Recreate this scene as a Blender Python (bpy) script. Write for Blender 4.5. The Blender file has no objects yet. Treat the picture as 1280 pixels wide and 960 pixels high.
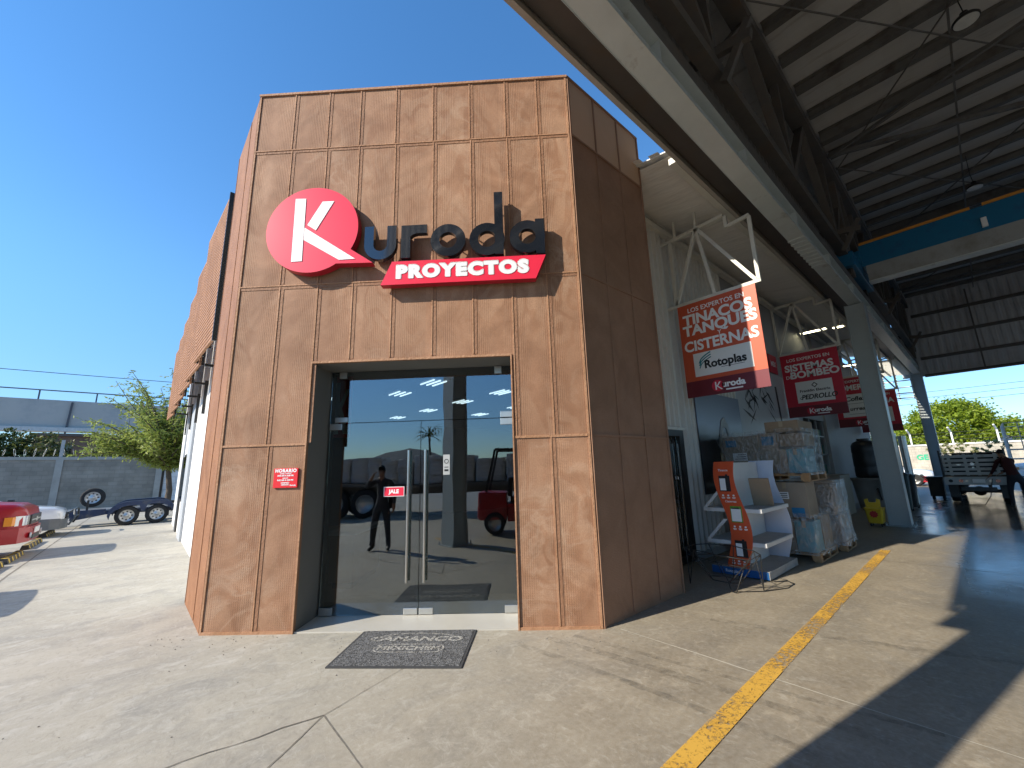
import bpy, bmesh, math, random
from mathutils import Matrix, Vector, Quaternion, noise
R = math.radians
random.seed(7)
SC = bpy.context.scene
COL = SC.collection

# ------------------------------------------------------------------ camera
cam_d = bpy.data.cameras.new('camera')
cam_d.sensor_width = 36.0
cam_d.lens = 510.3 * 36.0 / 1280.0
cam_d.clip_start = 0.05
cam_d.clip_end = 3000
cam = bpy.data.objects.new('camera', cam_d)
COL.objects.link(cam)
def _camera_matrix():
    P, RO, YR = R(11.80), R(-1.73), R(48.67)
    fw = Vector((0, math.cos(P), math.sin(P))); up = Vector((0, -math.sin(P), math.cos(P))); rt = Vector((1, 0, 0))
    r2 = rt*math.cos(RO) + up*math.sin(RO); u2 = -rt*math.sin(RO) + up*math.cos(RO)
    M = Matrix(((math.sin(YR), math.cos(YR), 0), (-math.cos(YR), math.sin(YR), 0), (0, 0, 1)))
    r2, u2, b2 = M @ r2, M @ u2, -(M @ fw)
    return Matrix(((r2.x, u2.x, b2.x, 0), (r2.y, u2.y, b2.y, 0), (r2.z, u2.z, b2.z, 1.6), (0, 0, 0, 1)))
cam.matrix_world = _camera_matrix()
SC.camera = cam

# ------------------------------------------------------------------ daylight
SUN_EL = R(34.0)
SUN_TRAVEL = Vector((0.9815*math.cos(SUN_EL), -0.1914*math.cos(SUN_EL), -math.sin(SUN_EL)))
world = bpy.data.worlds.new('World'); SC.world = world; world.use_nodes = True
wn = world.node_tree.nodes; wl = world.node_tree.links
sky = wn.new('ShaderNodeTexSky'); sky.sky_type = 'NISHITA'; sky.sun_disc = False
sky.sun_elevation = SUN_EL; sky.sun_rotation = math.atan2(-SUN_TRAVEL.x, -SUN_TRAVEL.y)
sky.air_density = 1.0; sky.dust_density = 0.0; sky.ozone_density = 2.0; sky.altitude = 100
hs = wn.new('ShaderNodeHueSaturation'); hs.inputs['Saturation'].default_value = 1.25; wl.new(sky.outputs[0], hs.inputs['Color'])
_tc = wn.new('ShaderNodeTexCoord'); _sp = wn.new('ShaderNodeSeparateXYZ'); wl.new(_tc.outputs['Generated'], _sp.inputs[0])
_mr = wn.new('ShaderNodeMapRange'); _mr.interpolation_type = 'SMOOTHSTEP'; _mr.inputs['From Min'].default_value = -0.02; _mr.inputs['From Max'].default_value = 0.42; wl.new(_sp.outputs['Z'], _mr.inputs['Value'])
_tn = wn.new('ShaderNodeMix'); _tn.data_type = 'RGBA'; _tn.inputs['A'].default_value = (0.36, 0.47, 0.62, 1); _tn.inputs['B'].default_value = (1, 1, 1, 1); wl.new(_mr.outputs[0], _tn.inputs['Factor'])   # clear desert air: the horizon band stays blue
_ml = wn.new('ShaderNodeMix'); _ml.data_type = 'RGBA'; _ml.blend_type = 'MULTIPLY'; _ml.inputs['Factor'].default_value = 1; wl.new(hs.outputs[0], _ml.inputs['A']); wl.new(_tn.outputs['Result'], _ml.inputs['B'])
wl.new(_ml.outputs['Result'], wn['Background'].inputs['Color']); wn['Background'].inputs['Strength'].default_value = 0.15
sun_d = bpy.data.lights.new('sun', 'SUN'); sun_d.energy = 3.75; sun_d.angle = R(0.53); sun_d.color = (1.0, 0.915, 0.775)
sun = bpy.data.objects.new('sun', sun_d); COL.objects.link(sun)
sun.rotation_euler = SUN_TRAVEL.to_track_quat('-Z', 'Y').to_euler(); sun.location = (-30, 8, 25)
SC.view_settings.view_transform = 'Standard'; SC.view_settings.look = 'None'
SC.view_settings.exposure = 0.88; SC.view_settings.gamma = 1.0
SC.render.engine = 'CYCLES'
SC.cycles.max_bounces = 8; SC.cycles.diffuse_bounces = 4; SC.cycles.glossy_bounces = 4; SC.cycles.transparent_max_bounces = 16
SC.cycles.use_denoising = True
SC.cycles.sample_clamp_indirect = 8.0

# ------------------------------------------------------------------ materials
MATS = {}
def mat(name, col, rough=0.6, metal=0.0, var=0.12, scale=6.0, bump=0.0, bscale=60.0, spec=0.5, coat=0.0, dirt=None, dirt_scale=1.5, dirt_lo=0.52, dirt_hi=0.72, stretch=(1, 1, 1), emit=None, estr=0.0):
    """Principled material with a two-octave value variation, optional dirt patches and bump."""
    if name in MATS: return MATS[name]
    m = bpy.data.materials.new(name); m.use_nodes = True; MATS[name] = m
    nt = m.node_tree; n = nt.nodes; l = nt.links; b = n['Principled BSDF']
    m.diffuse_color = (*col[:3], 1)
    tc = n.new('ShaderNodeTexCoord'); mp = n.new('ShaderNodeMapping'); mp.inputs['Scale'].default_value = stretch
    l.new(tc.outputs['Object'], mp.inputs['Vector'])
    ns = n.new('ShaderNodeTexNoise'); ns.inputs['Scale'].default_value = scale; ns.inputs['Detail'].default_value = 6; ns.inputs['Roughness'].default_value = 0.62
    l.new(mp.outputs[0], ns.inputs['Vector'])
    rp = n.new('ShaderNodeMapRange'); rp.inputs['From Min'].default_value = 0.3; rp.inputs['From Max'].default_value = 0.7
    rp.inputs['To Min'].default_value = 1-var; rp.inputs['To Max'].default_value = 1+var
    l.new(ns.outputs['Fac'], rp.inputs['Value'])
    mx = n.new('ShaderNodeVectorMath'); mx.operation = 'SCALE'; mx.inputs[0].default_value = col[:3]
    l.new(rp.outputs[0], mx.inputs['Scale'])
    out = mx.outputs[0]
    if dirt:
        d = n.new('ShaderNodeTexNoise'); d.inputs['Scale'].default_value = dirt_scale; d.inputs['Detail'].default_value = 8; d.inputs['Roughness'].default_value = 0.68
        l.new(mp.outputs[0], d.inputs['Vector'])
        dr = n.new('ShaderNodeMapRange'); dr.inputs['From Min'].default_value = dirt_lo; dr.inputs['From Max'].default_value = dirt_hi
        l.new(d.outputs['Fac'], dr.inputs['Value'])
        mi = n.new('ShaderNodeMix'); mi.data_type = 'RGBA'; l.new(dr.outputs[0], mi.inputs['Factor'])
        l.new(out, mi.inputs['A']); mi.inputs['B'].default_value = (*dirt, 1); out = mi.outputs['Result']
    l.new(out, b.inputs['Base Color'])
    b.inputs['Roughness'].default_value = rough; b.inputs['Metallic'].default_value = metal
    b.inputs['Specular IOR Level'].default_value = spec
    if coat: b.inputs['Coat Weight'].default_value = coat; b.inputs['Coat Roughness'].default_value = 0.05
    if bump:
        n2 = n.new('ShaderNodeTexNoise'); n2.inputs['Scale'].default_value = bscale; n2.inputs['Detail'].default_value = 4
        l.new(mp.outputs[0], n2.inputs['Vector'])
        bp = n.new('ShaderNodeBump'); bp.inputs['Strength'].default_value = bump; bp.inputs['Distance'].default_value = 0.02
        l.new(n2.outputs['Fac'], bp.inputs['Height']); l.new(bp.outputs[0], b.inputs['Normal'])
    if emit:
        b.inputs['Emission Color'].default_value = (*emit, 1); b.inputs['Emission Strength'].default_value = estr
    return m

def node_mat(name):
    m = bpy.data.materials.new(name); m.use_nodes = True; MATS[name] = m
    return m, m.node_tree.nodes, m.node_tree.links, m.node_tree.nodes['Principled BSDF']

# ------------------------------------------------------------------ mesh collector
class MB:
    def __init__(s): s.v = []; s.f = []; s.mi = []; s.sm = []
    def add(s, verts, faces, mi=0, smooth=False, M=None):
        o = len(s.v)
        s.v += [(M @ Vector(p)) if M is not None else Vector(p) for p in verts]
        s.f += [tuple(i+o for i in f) for f in faces]; s.mi += [mi]*len(faces); s.sm += [smooth]*len(faces)
        return s
    def box(s, x0, x1, y0, y1, z0, z1, M=None, mi=0):
        v = [(x0,y0,z0),(x1,y0,z0),(x1,y1,z0),(x0,y1,z0),(x0,y0,z1),(x1,y0,z1),(x1,y1,z1),(x0,y1,z1)]
        return s.add(v, [(0,3,2,1),(4,5,6,7),(0,1,5,4),(1,2,6,5),(2,3,7,6),(3,0,4,7)], mi, False, M)
    def cbox(s, x0, x1, y0, y1, z0, z1, c=0.01, M=None, mi=0):
        """box with chamfered edges"""
        bm = bmesh.new(); bmesh.ops.create_cube(bm, size=1.0)
        for w in bm.verts: w.co = Vector(((x0+x1)/2 + w.co.x*(x1-x0), (y0+y1)/2 + w.co.y*(y1-y0), (z0+z1)/2 + w.co.z*(z1-z0)))
        bmesh.ops.bevel(bm, geom=bm.edges[:], offset=c, segments=2, profile=0.6, affect='EDGES')
        return s.frombm(bm, M, mi)
    def frombm(s, bm, M=None, mi=0, smooth=False):
        bm.verts.index_update()
        s.add([w.co.copy() for w in bm.verts], [[w.index for w in f.verts] for f in bm.faces], mi, smooth, M); bm.free(); return s
    def frommesh(s, me, M=None, mi=0, smooth=False):
        return s.add([w.co.copy() for w in me.vertices], [tuple(p.vertices) for p in me.polygons], mi, smooth, M)
    def prism(s, poly, t0, t1, M=None, mi=0, side_mi=None, smooth_side=False):
        """2-D polygon (a,b) extruded along the third axis from t0 to t1: points are (a,b,t)"""
        n = len(poly); v = [(a,b,t0) for a,b in poly] + [(a,b,t1) for a,b in poly]
        s.add(v, [tuple(range(n-1,-1,-1)), tuple(range(n,2*n))], mi, False, M)
        s.add(v, [(i,(i+1)%n,n+(i+1)%n,n+i) for i in range(n)], mi if side_mi is None else side_mi, smooth_side, M)
        return s
    def cyl(s, p0, p1, r, seg=12, r1=None, mi=0, caps=True, M=None, smooth=True):
        p0, p1 = Vector(p0), Vector(p1); d = (p1-p0); r1 = r if r1 is None else r1
        q = Vector((0,0,1)).rotation_difference(d.normalized()) if d.length > 1e-9 else Quaternion()
        v = []
        for p, rr in ((p0,r),(p1,r1)):
            for i in range(seg):
                a = 2*math.pi*i/seg; v.append(p + q @ Vector((rr*math.cos(a), rr*math.sin(a), 0)))
        s.add(v, [(i,(i+1)%seg,seg+(i+1)%seg,seg+i) for i in range(seg)], mi, smooth, M)
        if caps: s.add(v, [tuple(range(seg-1,-1,-1)), tuple(range(seg,2*seg))], mi, False, M)
        return s
    def tube(s, pts, r, seg=8, mi=0, M=None, closed=False):
        pts = [Vector(p) for p in pts]; n = len(pts); v = []; prev = None
        for i, p in enumerate(pts):
            a = pts[(i-1) % n] if (closed or i > 0) else p; b = pts[(i+1) % n] if (closed or i < n-1) else p
            d = (b-a).normalized()
            if prev is None:
                ref = Vector((0,0,1)) if abs(d.z) < 0.9 else Vector((1,0,0)); u = d.cross(ref).normalized()
            else: u = (prev - d*prev.dot(d)).normalized()
            prev = u; w = d.cross(u); rr = r[i] if isinstance(r, (list, tuple)) else r
            for k in range(seg):
                t = 2*math.pi*k/seg; v.append(p + u*rr*math.cos(t) + w*rr*math.sin(t))
        f = []
        for i in range(n if closed else n-1):
            j = (i+1) % n
            f += [(i*seg+k, i*seg+(k+1)%seg, j*seg+(k+1)%seg, j*seg+k) for k in range(seg)]
        s.add(v, f, mi, True, M)
        if not closed: s.add(v, [tuple(range(seg-1,-1,-1)), tuple(range((n-1)*seg, n*seg))], mi, False, M)
        return s
    def bar(s, p0, p1, w, h=None, mi=0, up=(0,0,1), M=None):
        """rectangular bar between two points"""
        p0, p1 = Vector(p0), Vector(p1); h = w if h is None else h; d = (p1-p0).normalized(); up = Vector(up)
        if abs(d.dot(up)) > 0.98: up = Vector((1,0,0))
        a = d.cross(up).normalized()*(w/2); b = a.cross(d).normalized()*(h/2)
        v = [p0-a-b, p0+a-b, p0+a+b, p0-a+b, p1-a-b, p1+a-b, p1+a+b, p1-a+b]
        return s.add(v, [(0,3,2,1),(4,5,6,7),(0,1,5,4),(1,2,6,5),(2,3,7,6),(3,0,4,7)], mi, False, M)
    def loft(s, rings, mi=0, smooth=True, caps=True, M=None, closed=True):
        n = len(rings[0]); v = [p for r in rings for p in r]; f = []
        for i in range(len(rings)-1):
            for k in range(n if closed else n-1):
                f.append((i*n+k, i*n+(k+1)%n, (i+1)*n+(k+1)%n, (i+1)*n+k))
        s.add(v, f, mi, smooth, M)
        if caps and closed: s.add(v, [tuple(range(n-1,-1,-1)), tuple(range((len(rings)-1)*n, len(rings)*n))], mi, False, M)
        return s
    def ball(s, c, rx, ry=None, rz=None, seg=14, mi=0, M=None):
        ry = rx if ry is None else ry; rz = rx if rz is None else rz
        bm = bmesh.new(); bmesh.ops.create_uvsphere(bm, u_segments=seg, v_segments=max(6, seg*2//3), radius=1)
        for w in bm.verts: w.co = Vector((c[0]+w.co.x*rx, c[1]+w.co.y*ry, c[2]+w.co.z*rz))
        return s.frombm(bm, M, mi, True)
    def torus(s, c, axis, r, t, seg=28, sub=10, mi=0, flat=1.0):
        ax = Vector(axis).normalized(); u = ax.orthogonal().normalized(); w = ax.cross(u); v = []
        for i in range(seg):
            a = 2*math.pi*i/seg; d = u*math.cos(a) + w*math.sin(a)
            for k in range(sub):
                b = 2*math.pi*k/sub; v.append(Vector(c) + d*(r+t*math.cos(b)) + ax*(t*flat*math.sin(b)))
        return s.add(v, [(i*sub+k, ((i+1)%seg)*sub+k, ((i+1)%seg)*sub+(k+1)%sub, i*sub+(k+1)%sub) for i in range(seg) for k in range(sub)], mi, True)
    def text(s, body, size, M, depth=0.004, offset=0.0, align='CENTER', mi=0, sx=1.0, spacing=1.0, shear=0.0):
        cu = bpy.data.curves.new('lettering', 'FONT'); cu.body = body; cu.size = size; cu.extrude = depth/2; cu.offset = offset
        cu.align_x = align; cu.align_y = 'CENTER'; cu.space_character = spacing; cu.shear = shear; cu.resolution_u = 4
        o = bpy.data.objects.new('lettering', cu); COL.objects.link(o)
        dg = bpy.context.evaluated_depsgraph_get(); dg.update()
        me = bpy.data.meshes.new_from_object(o.evaluated_get(dg))
        s.frommesh(me, M @ Matrix.Diagonal((sx, 1, 1, 1)) @ Matrix.Translation((0, 0, depth/2)), mi)
        bpy.data.objects.remove(o); bpy.data.curves.remove(cu); bpy.data.meshes.remove(me)
        return s
    def build(s, name, m, parent=None, autosmooth=35):
        me = bpy.data.meshes.new(name)
        inv = WORLD[parent].inverted() if parent is not None else Matrix.Identity(4)
        if parent is None and s.v:
            xs = [p.x for p in s.v]; ys = [p.y for p in s.v]
            org = Vector(((min(xs)+max(xs))/2, (min(ys)+max(ys))/2, min(p.z for p in s.v))); inv = Matrix.Translation(-org)
        me.from_pydata([inv @ p for p in s.v], [], s.f)
        ms = m if isinstance(m, (list, tuple)) else [m]
        for q in ms: me.materials.append(q)
        me.polygons.foreach_set('material_index', s.mi); me.polygons.foreach_set('use_smooth', s.sm); me.update()
        o = bpy.data.objects.new(name, me); COL.objects.link(o)
        if parent is not None: o.parent = parent; WORLD[o] = WORLD[parent]
        else: o.location = org; WORLD[o] = Matrix.Translation(org)
        return o
WORLD = {}
def tag(o, label=None, cat=None, group=None, kind=None):
    if label: o['label'] = label
    if cat: o['category'] = cat
    if group: o['group'] = group
    if kind: o['kind'] = kind
    return o
def thing(name, loc, label, cat, group=None, rz=0.0):
    o = bpy.data.objects.new(name, None); COL.objects.link(o); o.location = loc; o.rotation_euler = (0, 0, rz); o.empty_display_size = 0.2
    WORLD[o] = Matrix.Translation(loc) @ Matrix.Rotation(rz, 4, 'Z')
    return tag(o, label, cat, group)
def struct(o): o['kind'] = 'structure'; return o
def kids(o): return [c for c in bpy.data.objects if c.parent == o]
def dup(o, loc, rz=None, label=None, group=None):
    def cp(x, par):
        c = x.copy(); COL.objects.link(c); c.parent = par
        for ch in kids(x): cp(ch, c)
        return c
    src = kids(o); r = o.copy(); COL.objects.link(r); r.location = loc
    if rz is not None: r.rotation_euler = (0, 0, rz)
    for ch in src: cp(ch, r)
    WORLD[r] = Matrix.Translation(loc) @ Matrix.Rotation(r.rotation_euler.z, 4, 'Z')
    if label: r['label'] = label
    if group: r['group'] = group
    return r
def frame(o, ux, uy):
    """matrix whose local x,y axes run along ux, uy from origin o (z = ux x uy)"""
    ux = Vector(ux).normalized(); uy = Vector(uy).normalized(); uz = ux.cross(uy)
    return Matrix(((ux.x,uy.x,uz.x,o[0]),(ux.y,uy.y,uz.y,o[1]),(ux.z,uy.z,uz.z,o[2]),(0,0,0,1)))
def ring_poly(r, n=40, a0=0, a1=360, cx=0, cy=0):
    return [(cx+r*math.cos(R(a0+(a1-a0)*i/n)), cy+r*math.sin(R(a0+(a1-a0)*i/n))) for i in range(n+(0 if (a1-a0) == 360 else 1))]
# ------------------------------------------------------------------ shared materials
def mk_ground():
    m, n, l, b = node_mat('concrete_ground')
    geo = n.new('ShaderNodeNewGeometry'); sep = n.new('ShaderNodeSeparateXYZ'); l.new(geo.outputs['Position'], sep.inputs[0])
    def noise_(scale, detail=8, rough=0.62, dist=0.0, st=(1,1,1)):
        mp = n.new('ShaderNodeMapping'); mp.inputs['Scale'].default_value = st; l.new(geo.outputs['Position'], mp.inputs[0])
        q = n.new('ShaderNodeTexNoise'); q.inputs['Scale'].default_value = scale; q.inputs['Detail'].default_value = detail
        q.inputs['Roughness'].default_value = rough; q.inputs['Distortion'].default_value = dist; l.new(mp.outputs[0], q.inputs['Vector']); return q.outputs['Fac']
    def rng(v, a, c, t0=0.0, t1=1.0, smooth=False):
        q = n.new('ShaderNodeMapRange'); q.inputs['From Min'].default_value = a; q.inputs['From Max'].default_value = c
        q.inputs['To Min'].default_value = t0; q.inputs['To Max'].default_value = t1
        if smooth: q.interpolation_type = 'SMOOTHSTEP'
        l.new(v, q.inputs['Value']); return q.outputs[0]
    def op(o, a, c):
        q = n.new('ShaderNodeMath'); q.operation = o
        for i, x in enumerate((a, c)):
            if isinstance(x, (int, float)): q.inputs[i].default_value = x
            else: l.new(x, q.inputs[i])
        return q.outputs[0]
    def mix(f, a, c):
        q = n.new('ShaderNodeMix'); q.data_type = 'RGBA'
        if isinstance(f, (int, float)): q.inputs['Factor'].default_value = f
        else: l.new(f, q.inputs['Factor'])
        for k, x in (('A', a), ('B', c)):
            if isinstance(x, tuple): q.inputs[k].default_value = (*x, 1)
            else: l.new(x, q.inputs[k])
        return q.outputs['Result']
    X, Y = sep.outputs['X'], sep.outputs['Y']
    big = noise_(0.35, 6, 0.6, 0.6); med = noise_(1.7, 9, 0.66, 0.3); fine = noise_(24, 6, 0.7); grit = noise_(140, 3, 0.6)
    streak = noise_(1.5, 10, 0.68, 0.7, (0.8, 1.25, 1)); streak2 = noise_(4.6, 10, 0.72, 0.9, (0.8, 1.2, 1)); scuff = noise_(11, 9, 0.74, 1.5, (1.5, .7, 1))
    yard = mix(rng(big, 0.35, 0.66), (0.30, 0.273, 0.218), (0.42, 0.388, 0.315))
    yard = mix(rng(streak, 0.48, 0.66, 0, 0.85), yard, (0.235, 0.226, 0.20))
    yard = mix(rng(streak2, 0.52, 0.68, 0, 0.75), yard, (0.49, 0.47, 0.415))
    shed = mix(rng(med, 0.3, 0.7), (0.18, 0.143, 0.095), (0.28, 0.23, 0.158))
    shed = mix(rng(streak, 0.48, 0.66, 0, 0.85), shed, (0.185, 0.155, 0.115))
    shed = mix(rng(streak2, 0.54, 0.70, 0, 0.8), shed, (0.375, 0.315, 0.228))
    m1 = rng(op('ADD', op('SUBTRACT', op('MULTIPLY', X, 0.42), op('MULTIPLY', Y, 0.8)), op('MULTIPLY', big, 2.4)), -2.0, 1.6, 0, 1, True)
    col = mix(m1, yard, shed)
    col = mix(rng(scuff, 0.54, 0.68, 0, 0.5), col, (0.47, 0.44, 0.37)); col = mix(rng(scuff, 0.46, 0.34, 0, 0.5), col, (0.20, 0.18, 0.145))
    # stains: oil drops and tyre-dark patches, aggregate speckle
    col = mix(rng(noise_(0.9, 10, 0.7, 1.2), 0.64, 0.74, 0, 0.45), col, (0.12, 0.105, 0.085))
    col = mix(rng(noise_(9, 5, 0.75), 0.66, 0.74, 0, 0.5), col, (0.14, 0.125, 0.10))
    col = mix(rng(fine, 0.3, 0.75, 0, 0.35), col, (0.50, 0.47, 0.40))
    spk = n.new('ShaderNodeTexVoronoi'); spk.inputs['Scale'].default_value = 9; l.new(geo.outputs['Position'], spk.inputs['Vector'])
    spt = op('MULTIPLY', rng(spk.outputs['Distance'], 0.03, 0.07, 1, 0), rng(noise_(3.1, 2), 0.55, 0.62))
    col = mix(op('MULTIPLY', spt, 0.55), col, (0.62, 0.58, 0.5))
    far = rng(op('ADD', op('ABSOLUTE', X, 0.0), op('ABSOLUTE', Y, 0.0)), 75, 95, 0, 1, True)
    col = mix(far, col, (0.21, 0.18, 0.13))
    # wet polished floor under the shed
    wA = op('MULTIPLY', rng(X, 5.2, 9.5, 0, 1, True), rng(Y, 0.30, 0.95, 1, 0, True))
    wB = op('MULTIPLY', rng(op('ADD', X, op('MULTIPLY', big, 1.2)), 12.6, 14.0, 0, 1, True), rng(op('ADD', Y, op('MULTIPLY', med, 0.9)), 1.5, 2.5, 1, 0, True))
    wx2 = rng(op('ADD', X, op('MULTIPLY', med, 2.0)), 29.5, 32, 1, 0, True)
    wet = op('MULTIPLY', op('MAXIMUM', wA, wB), wx2)
    rip = noise_(3.0, 6, 0.6, 0.3, (3.2, 0.8, 1))
    pud = op('MULTIPLY', wet, rng(noise_(0.8, 2, 0.5, 0.3, (0.7, 2.6, 1)), 0.30, 0.66, 0.72, 1))
    col = mix(op('MULTIPLY', pud, op('MULTIPLY', rng(rip, 0.35, 0.65, 0.75, 0.95), 1.0)), col, (0.055, 0.05, 0.046))
    rg = op('SUBTRACT', op('SUBTRACT', rng(med, 0.3, 0.7, 0.72, 0.9), op('MULTIPLY', m1, 0.26)), op('MULTIPLY', pud, 0.47))
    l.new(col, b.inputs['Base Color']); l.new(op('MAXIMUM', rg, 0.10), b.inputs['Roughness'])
    b.inputs['Specular IOR Level'].default_value = 0.6
    h = op('ADD', op('ADD', op('MULTIPLY', fine, 0.5), op('MULTIPLY', grit, 0.4)), op('ADD', op('MULTIPLY', med, 0.8), op('MULTIPLY', op('MULTIPLY', rip, pud), 2.6)))
    bp = n.new('ShaderNodeBump'); bp.inputs['Distance'].default_value = 0.012
    l.new(op('SUBTRACT', 0.34, op('MULTIPLY', pud, 0.24)), bp.inputs['Strength']); l.new(h, bp.inputs['Height']); l.new(bp.outputs[0], b.inputs['Normal'])
    return m
def mk_rust(name, c0, c1, c2, perf=True, lines=0.12):
    """perforated weathering-steel sheet: fine perforation, swirling water marks, rusty runs"""
    m, n, l, b = node_mat(name)
    tc = n.new('ShaderNodeTexCoord')
    def N(scale, detail=6, rough=0.6, dist=0.0, st=(1,1,1)):
        mp = n.new('ShaderNodeMapping'); mp.inputs['Scale'].default_value = st; l.new(tc.outputs['Object'], mp.inputs[0])
        q = n.new('ShaderNodeTexNoise'); q.inputs['Scale'].default_value = scale; q.inputs['Detail'].default_value = detail
        q.inputs['Roughness'].default_value = rough; q.inputs['Distortion'].default_value = dist; l.new(mp.outputs[0], q.inputs['Vector']); return q.outputs['Fac']
    def rng(v, a, c, t0=0.0, t1=1.0):
        q = n.new('ShaderNodeMapRange'); q.inputs['From Min'].default_value = a; q.inputs['From Max'].default_value = c
        q.inputs['To Min'].default_value = t0; q.inputs['To Max'].default_value = t1; l.new(v, q.inputs['Value']); return q.outputs[0]
    def mix(f, a, c):
        q = n.new('ShaderNodeMix'); q.data_type = 'RGBA'; l.new(f, q.inputs['Factor'])
        for k, x in (('A', a), ('B', c)):
            if isinstance(x, tuple): q.inputs[k].default_value = (*x, 1)
            else: l.new(x, q.inputs[k])
        return q.outputs['Result']
    col = mix(rng(N(1.3, 5, 0.55, 1.5), 0.35, 0.65), c0, c1)
    if lines > 0.06:
        # moire-like water marks, different on every sheet of the cladding
        geo = n.new('ShaderNodeNewGeometry'); dt = n.new('ShaderNodeVectorMath'); dt.operation = 'DOT_PRODUCT'; dt.inputs[1].default_value = (0.72585, -0.68785, 0); l.new(geo.outputs['Position'], dt.inputs[0])
        sz = n.new('ShaderNodeSeparateXYZ'); l.new(geo.outputs['Position'], sz.inputs[0])
        def op(o, a, c):
            q = n.new('ShaderNodeMath'); q.operation = o
            for i, x in enumerate((a, c)):
                if isinstance(x, (int, float)): q.inputs[i].default_value = x
                else: l.new(x, q.inputs[i])
            return q.outputs[0]
        pid = op('ADD', op('MULTIPLY', op('FLOOR', op('MULTIPLY', op('ADD', dt.outputs['Value'], 3.5245), 2.13), 0), 2.37), op('MULTIPLY', op('FLOOR', op('DIVIDE', sz.outputs['Z'], 1.95), 0), 7.73))
        q4 = n.new('ShaderNodeTexNoise'); q4.noise_dimensions = '4D'; q4.inputs['Scale'].default_value = 1.15; q4.inputs['Detail'].default_value = 2.2; q4.inputs['Roughness'].default_value = 0.45; q4.inputs['Distortion'].default_value = 0.9
        mp = n.new('ShaderNodeMapping'); mp.inputs['Scale'].default_value = (1.5, 1.5, 0.8); l.new(geo.outputs['Position'], mp.inputs[0]); l.new(mp.outputs[0], q4.inputs['Vector']); l.new(pid, q4.inputs['W'])
        sw = op('MULTIPLY_ADD', op('SINE', op('MULTIPLY', q4.outputs['Fac'], 46.0), 0), 0.5)
        amp = rng(N(0.9, 3, 0.5), 0.42, 0.62, 0.15, 1.0)
        col = mix(op('MULTIPLY', rng(sw, 0.1, 0.5, 0, 1), op('MULTIPLY', amp, lines*2.6)), col, c2)
        wn2 = n.new('ShaderNodeTexWhiteNoise'); wn2.noise_dimensions = '1D'; l.new(pid, wn2.inputs['W'])
        col = mix(rng(wn2.outputs['Value'], 0, 1, 0, 0.30), col, tuple(x*0.80 for x in c0))
    col = mix(rng(N(1.5, 8, 0.66, 0.9), 0.52, 0.70, 0, 0.45), col, tuple(x*0.70 for x in c0))
    if lines > 0.06:
        wl_ = N(1.25, 4, 0.55, 2.2); col = mix(op('MULTIPLY', rng(op('ABSOLUTE', op('SUBTRACT', wl_, 0.5), 0), 0.0, 0.07, 1, 0), rng(N(0.8, 3, 0.5, 0.3), 0.48, 0.66, 0, 0.30)), col, (0.56, 0.41, 0.29))
    col = mix(rng(N(2.2, 6, 0.6, 0.4, (2.5, 2.5, 0.35)), 0.58, 0.72, 0, 0.5), col, (0.31, 0.165, 0.098))
    col = mix(rng(N(90, 2, 0.5), 0.35, 0.68, 0, 0.28), col, tuple(x*0.55 for x in c0))
    l.new(col, b.inputs['Base Color']); b.inputs['Roughness'].default_value = 0.68; b.inputs['Specular IOR Level'].default_value = 0.35
    bp = n.new('ShaderNodeBump'); bp.inputs['Strength'].default_value = 0.5; bp.inputs['Distance'].default_value = 0.02
    if perf:
        v = n.new('ShaderNodeTexVoronoi'); v.feature = 'F1'; v.inputs['Randomness'].default_value = 0.05; v.inputs['Scale'].default_value = 62
        l.new(tc.outputs['Object'], v.inputs['Vector'])
        l.new(rng(v.outputs['Distance'], 0.12, 0.35), bp.inputs['Height'])
        bp2 = n.new('ShaderNodeBump'); bp2.inputs['Strength'].default_value = 0.35; bp2.inputs['Distance'].default_value = 0.05
        l.new(N(1.9, 2, 0.5, 0.6), bp2.inputs['Height']); l.new(bp2.outputs[0], bp.inputs['Normal'])
    else: l.new(N(30, 5, 0.6), bp.inputs['Height'])
    l.new(bp.outputs[0], b.inputs['Normal'])
    return m
GROUND = mk_ground()
RUST = mk_rust('rusted_perforated_steel', (0.275, 0.138, 0.074), (0.405, 0.218, 0.124), (0.56, 0.365, 0.235))
RUST_SIDE = mk_rust('rusted_steel_side_sheet', (0.30, 0.165, 0.098), (0.37, 0.21, 0.13), (0.42, 0.26, 0.17), True, 0.02)
RUST_EDGE = mk_rust('rusted_steel_trim', (0.38, 0.195, 0.10), (0.47, 0.26, 0.15), (0.52, 0.33, 0.21), False, 0.03)
RUST_SMOOTH = mk_rust('rusted_smooth_sheet', (0.26, 0.118, 0.056), (0.345, 0.165, 0.082), (0.41, 0.225, 0.125), False, 0.05)
RUST_GLOW_TINT = RUST_SIDE.copy(); RUST_GLOW_TINT.name = 'perforated_parapet_glow_tint'  # base colour lightened to stand in for sky light through the perforations
_nt = RUST_GLOW_TINT.node_tree; _b = _nt.nodes['Principled BSDF']; _b.inputs['Base Color'].default_value = (0.60, 0.40, 0.26, 1); _nt.links.remove(_b.inputs['Base Color'].links[0]); _t = _nt.nodes.new('ShaderNodeBsdfTransparent'); _m = _nt.nodes.new('ShaderNodeMixShader'); _m.inputs[0].default_value = 0.94
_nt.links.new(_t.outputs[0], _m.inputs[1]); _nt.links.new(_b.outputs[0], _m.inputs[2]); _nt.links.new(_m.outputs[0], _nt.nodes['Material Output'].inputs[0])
GREY_PANEL = mat('olive_grey_panel', (0.15, 0.148, 0.135), 0.55, var=0.05, scale=2)
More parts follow.
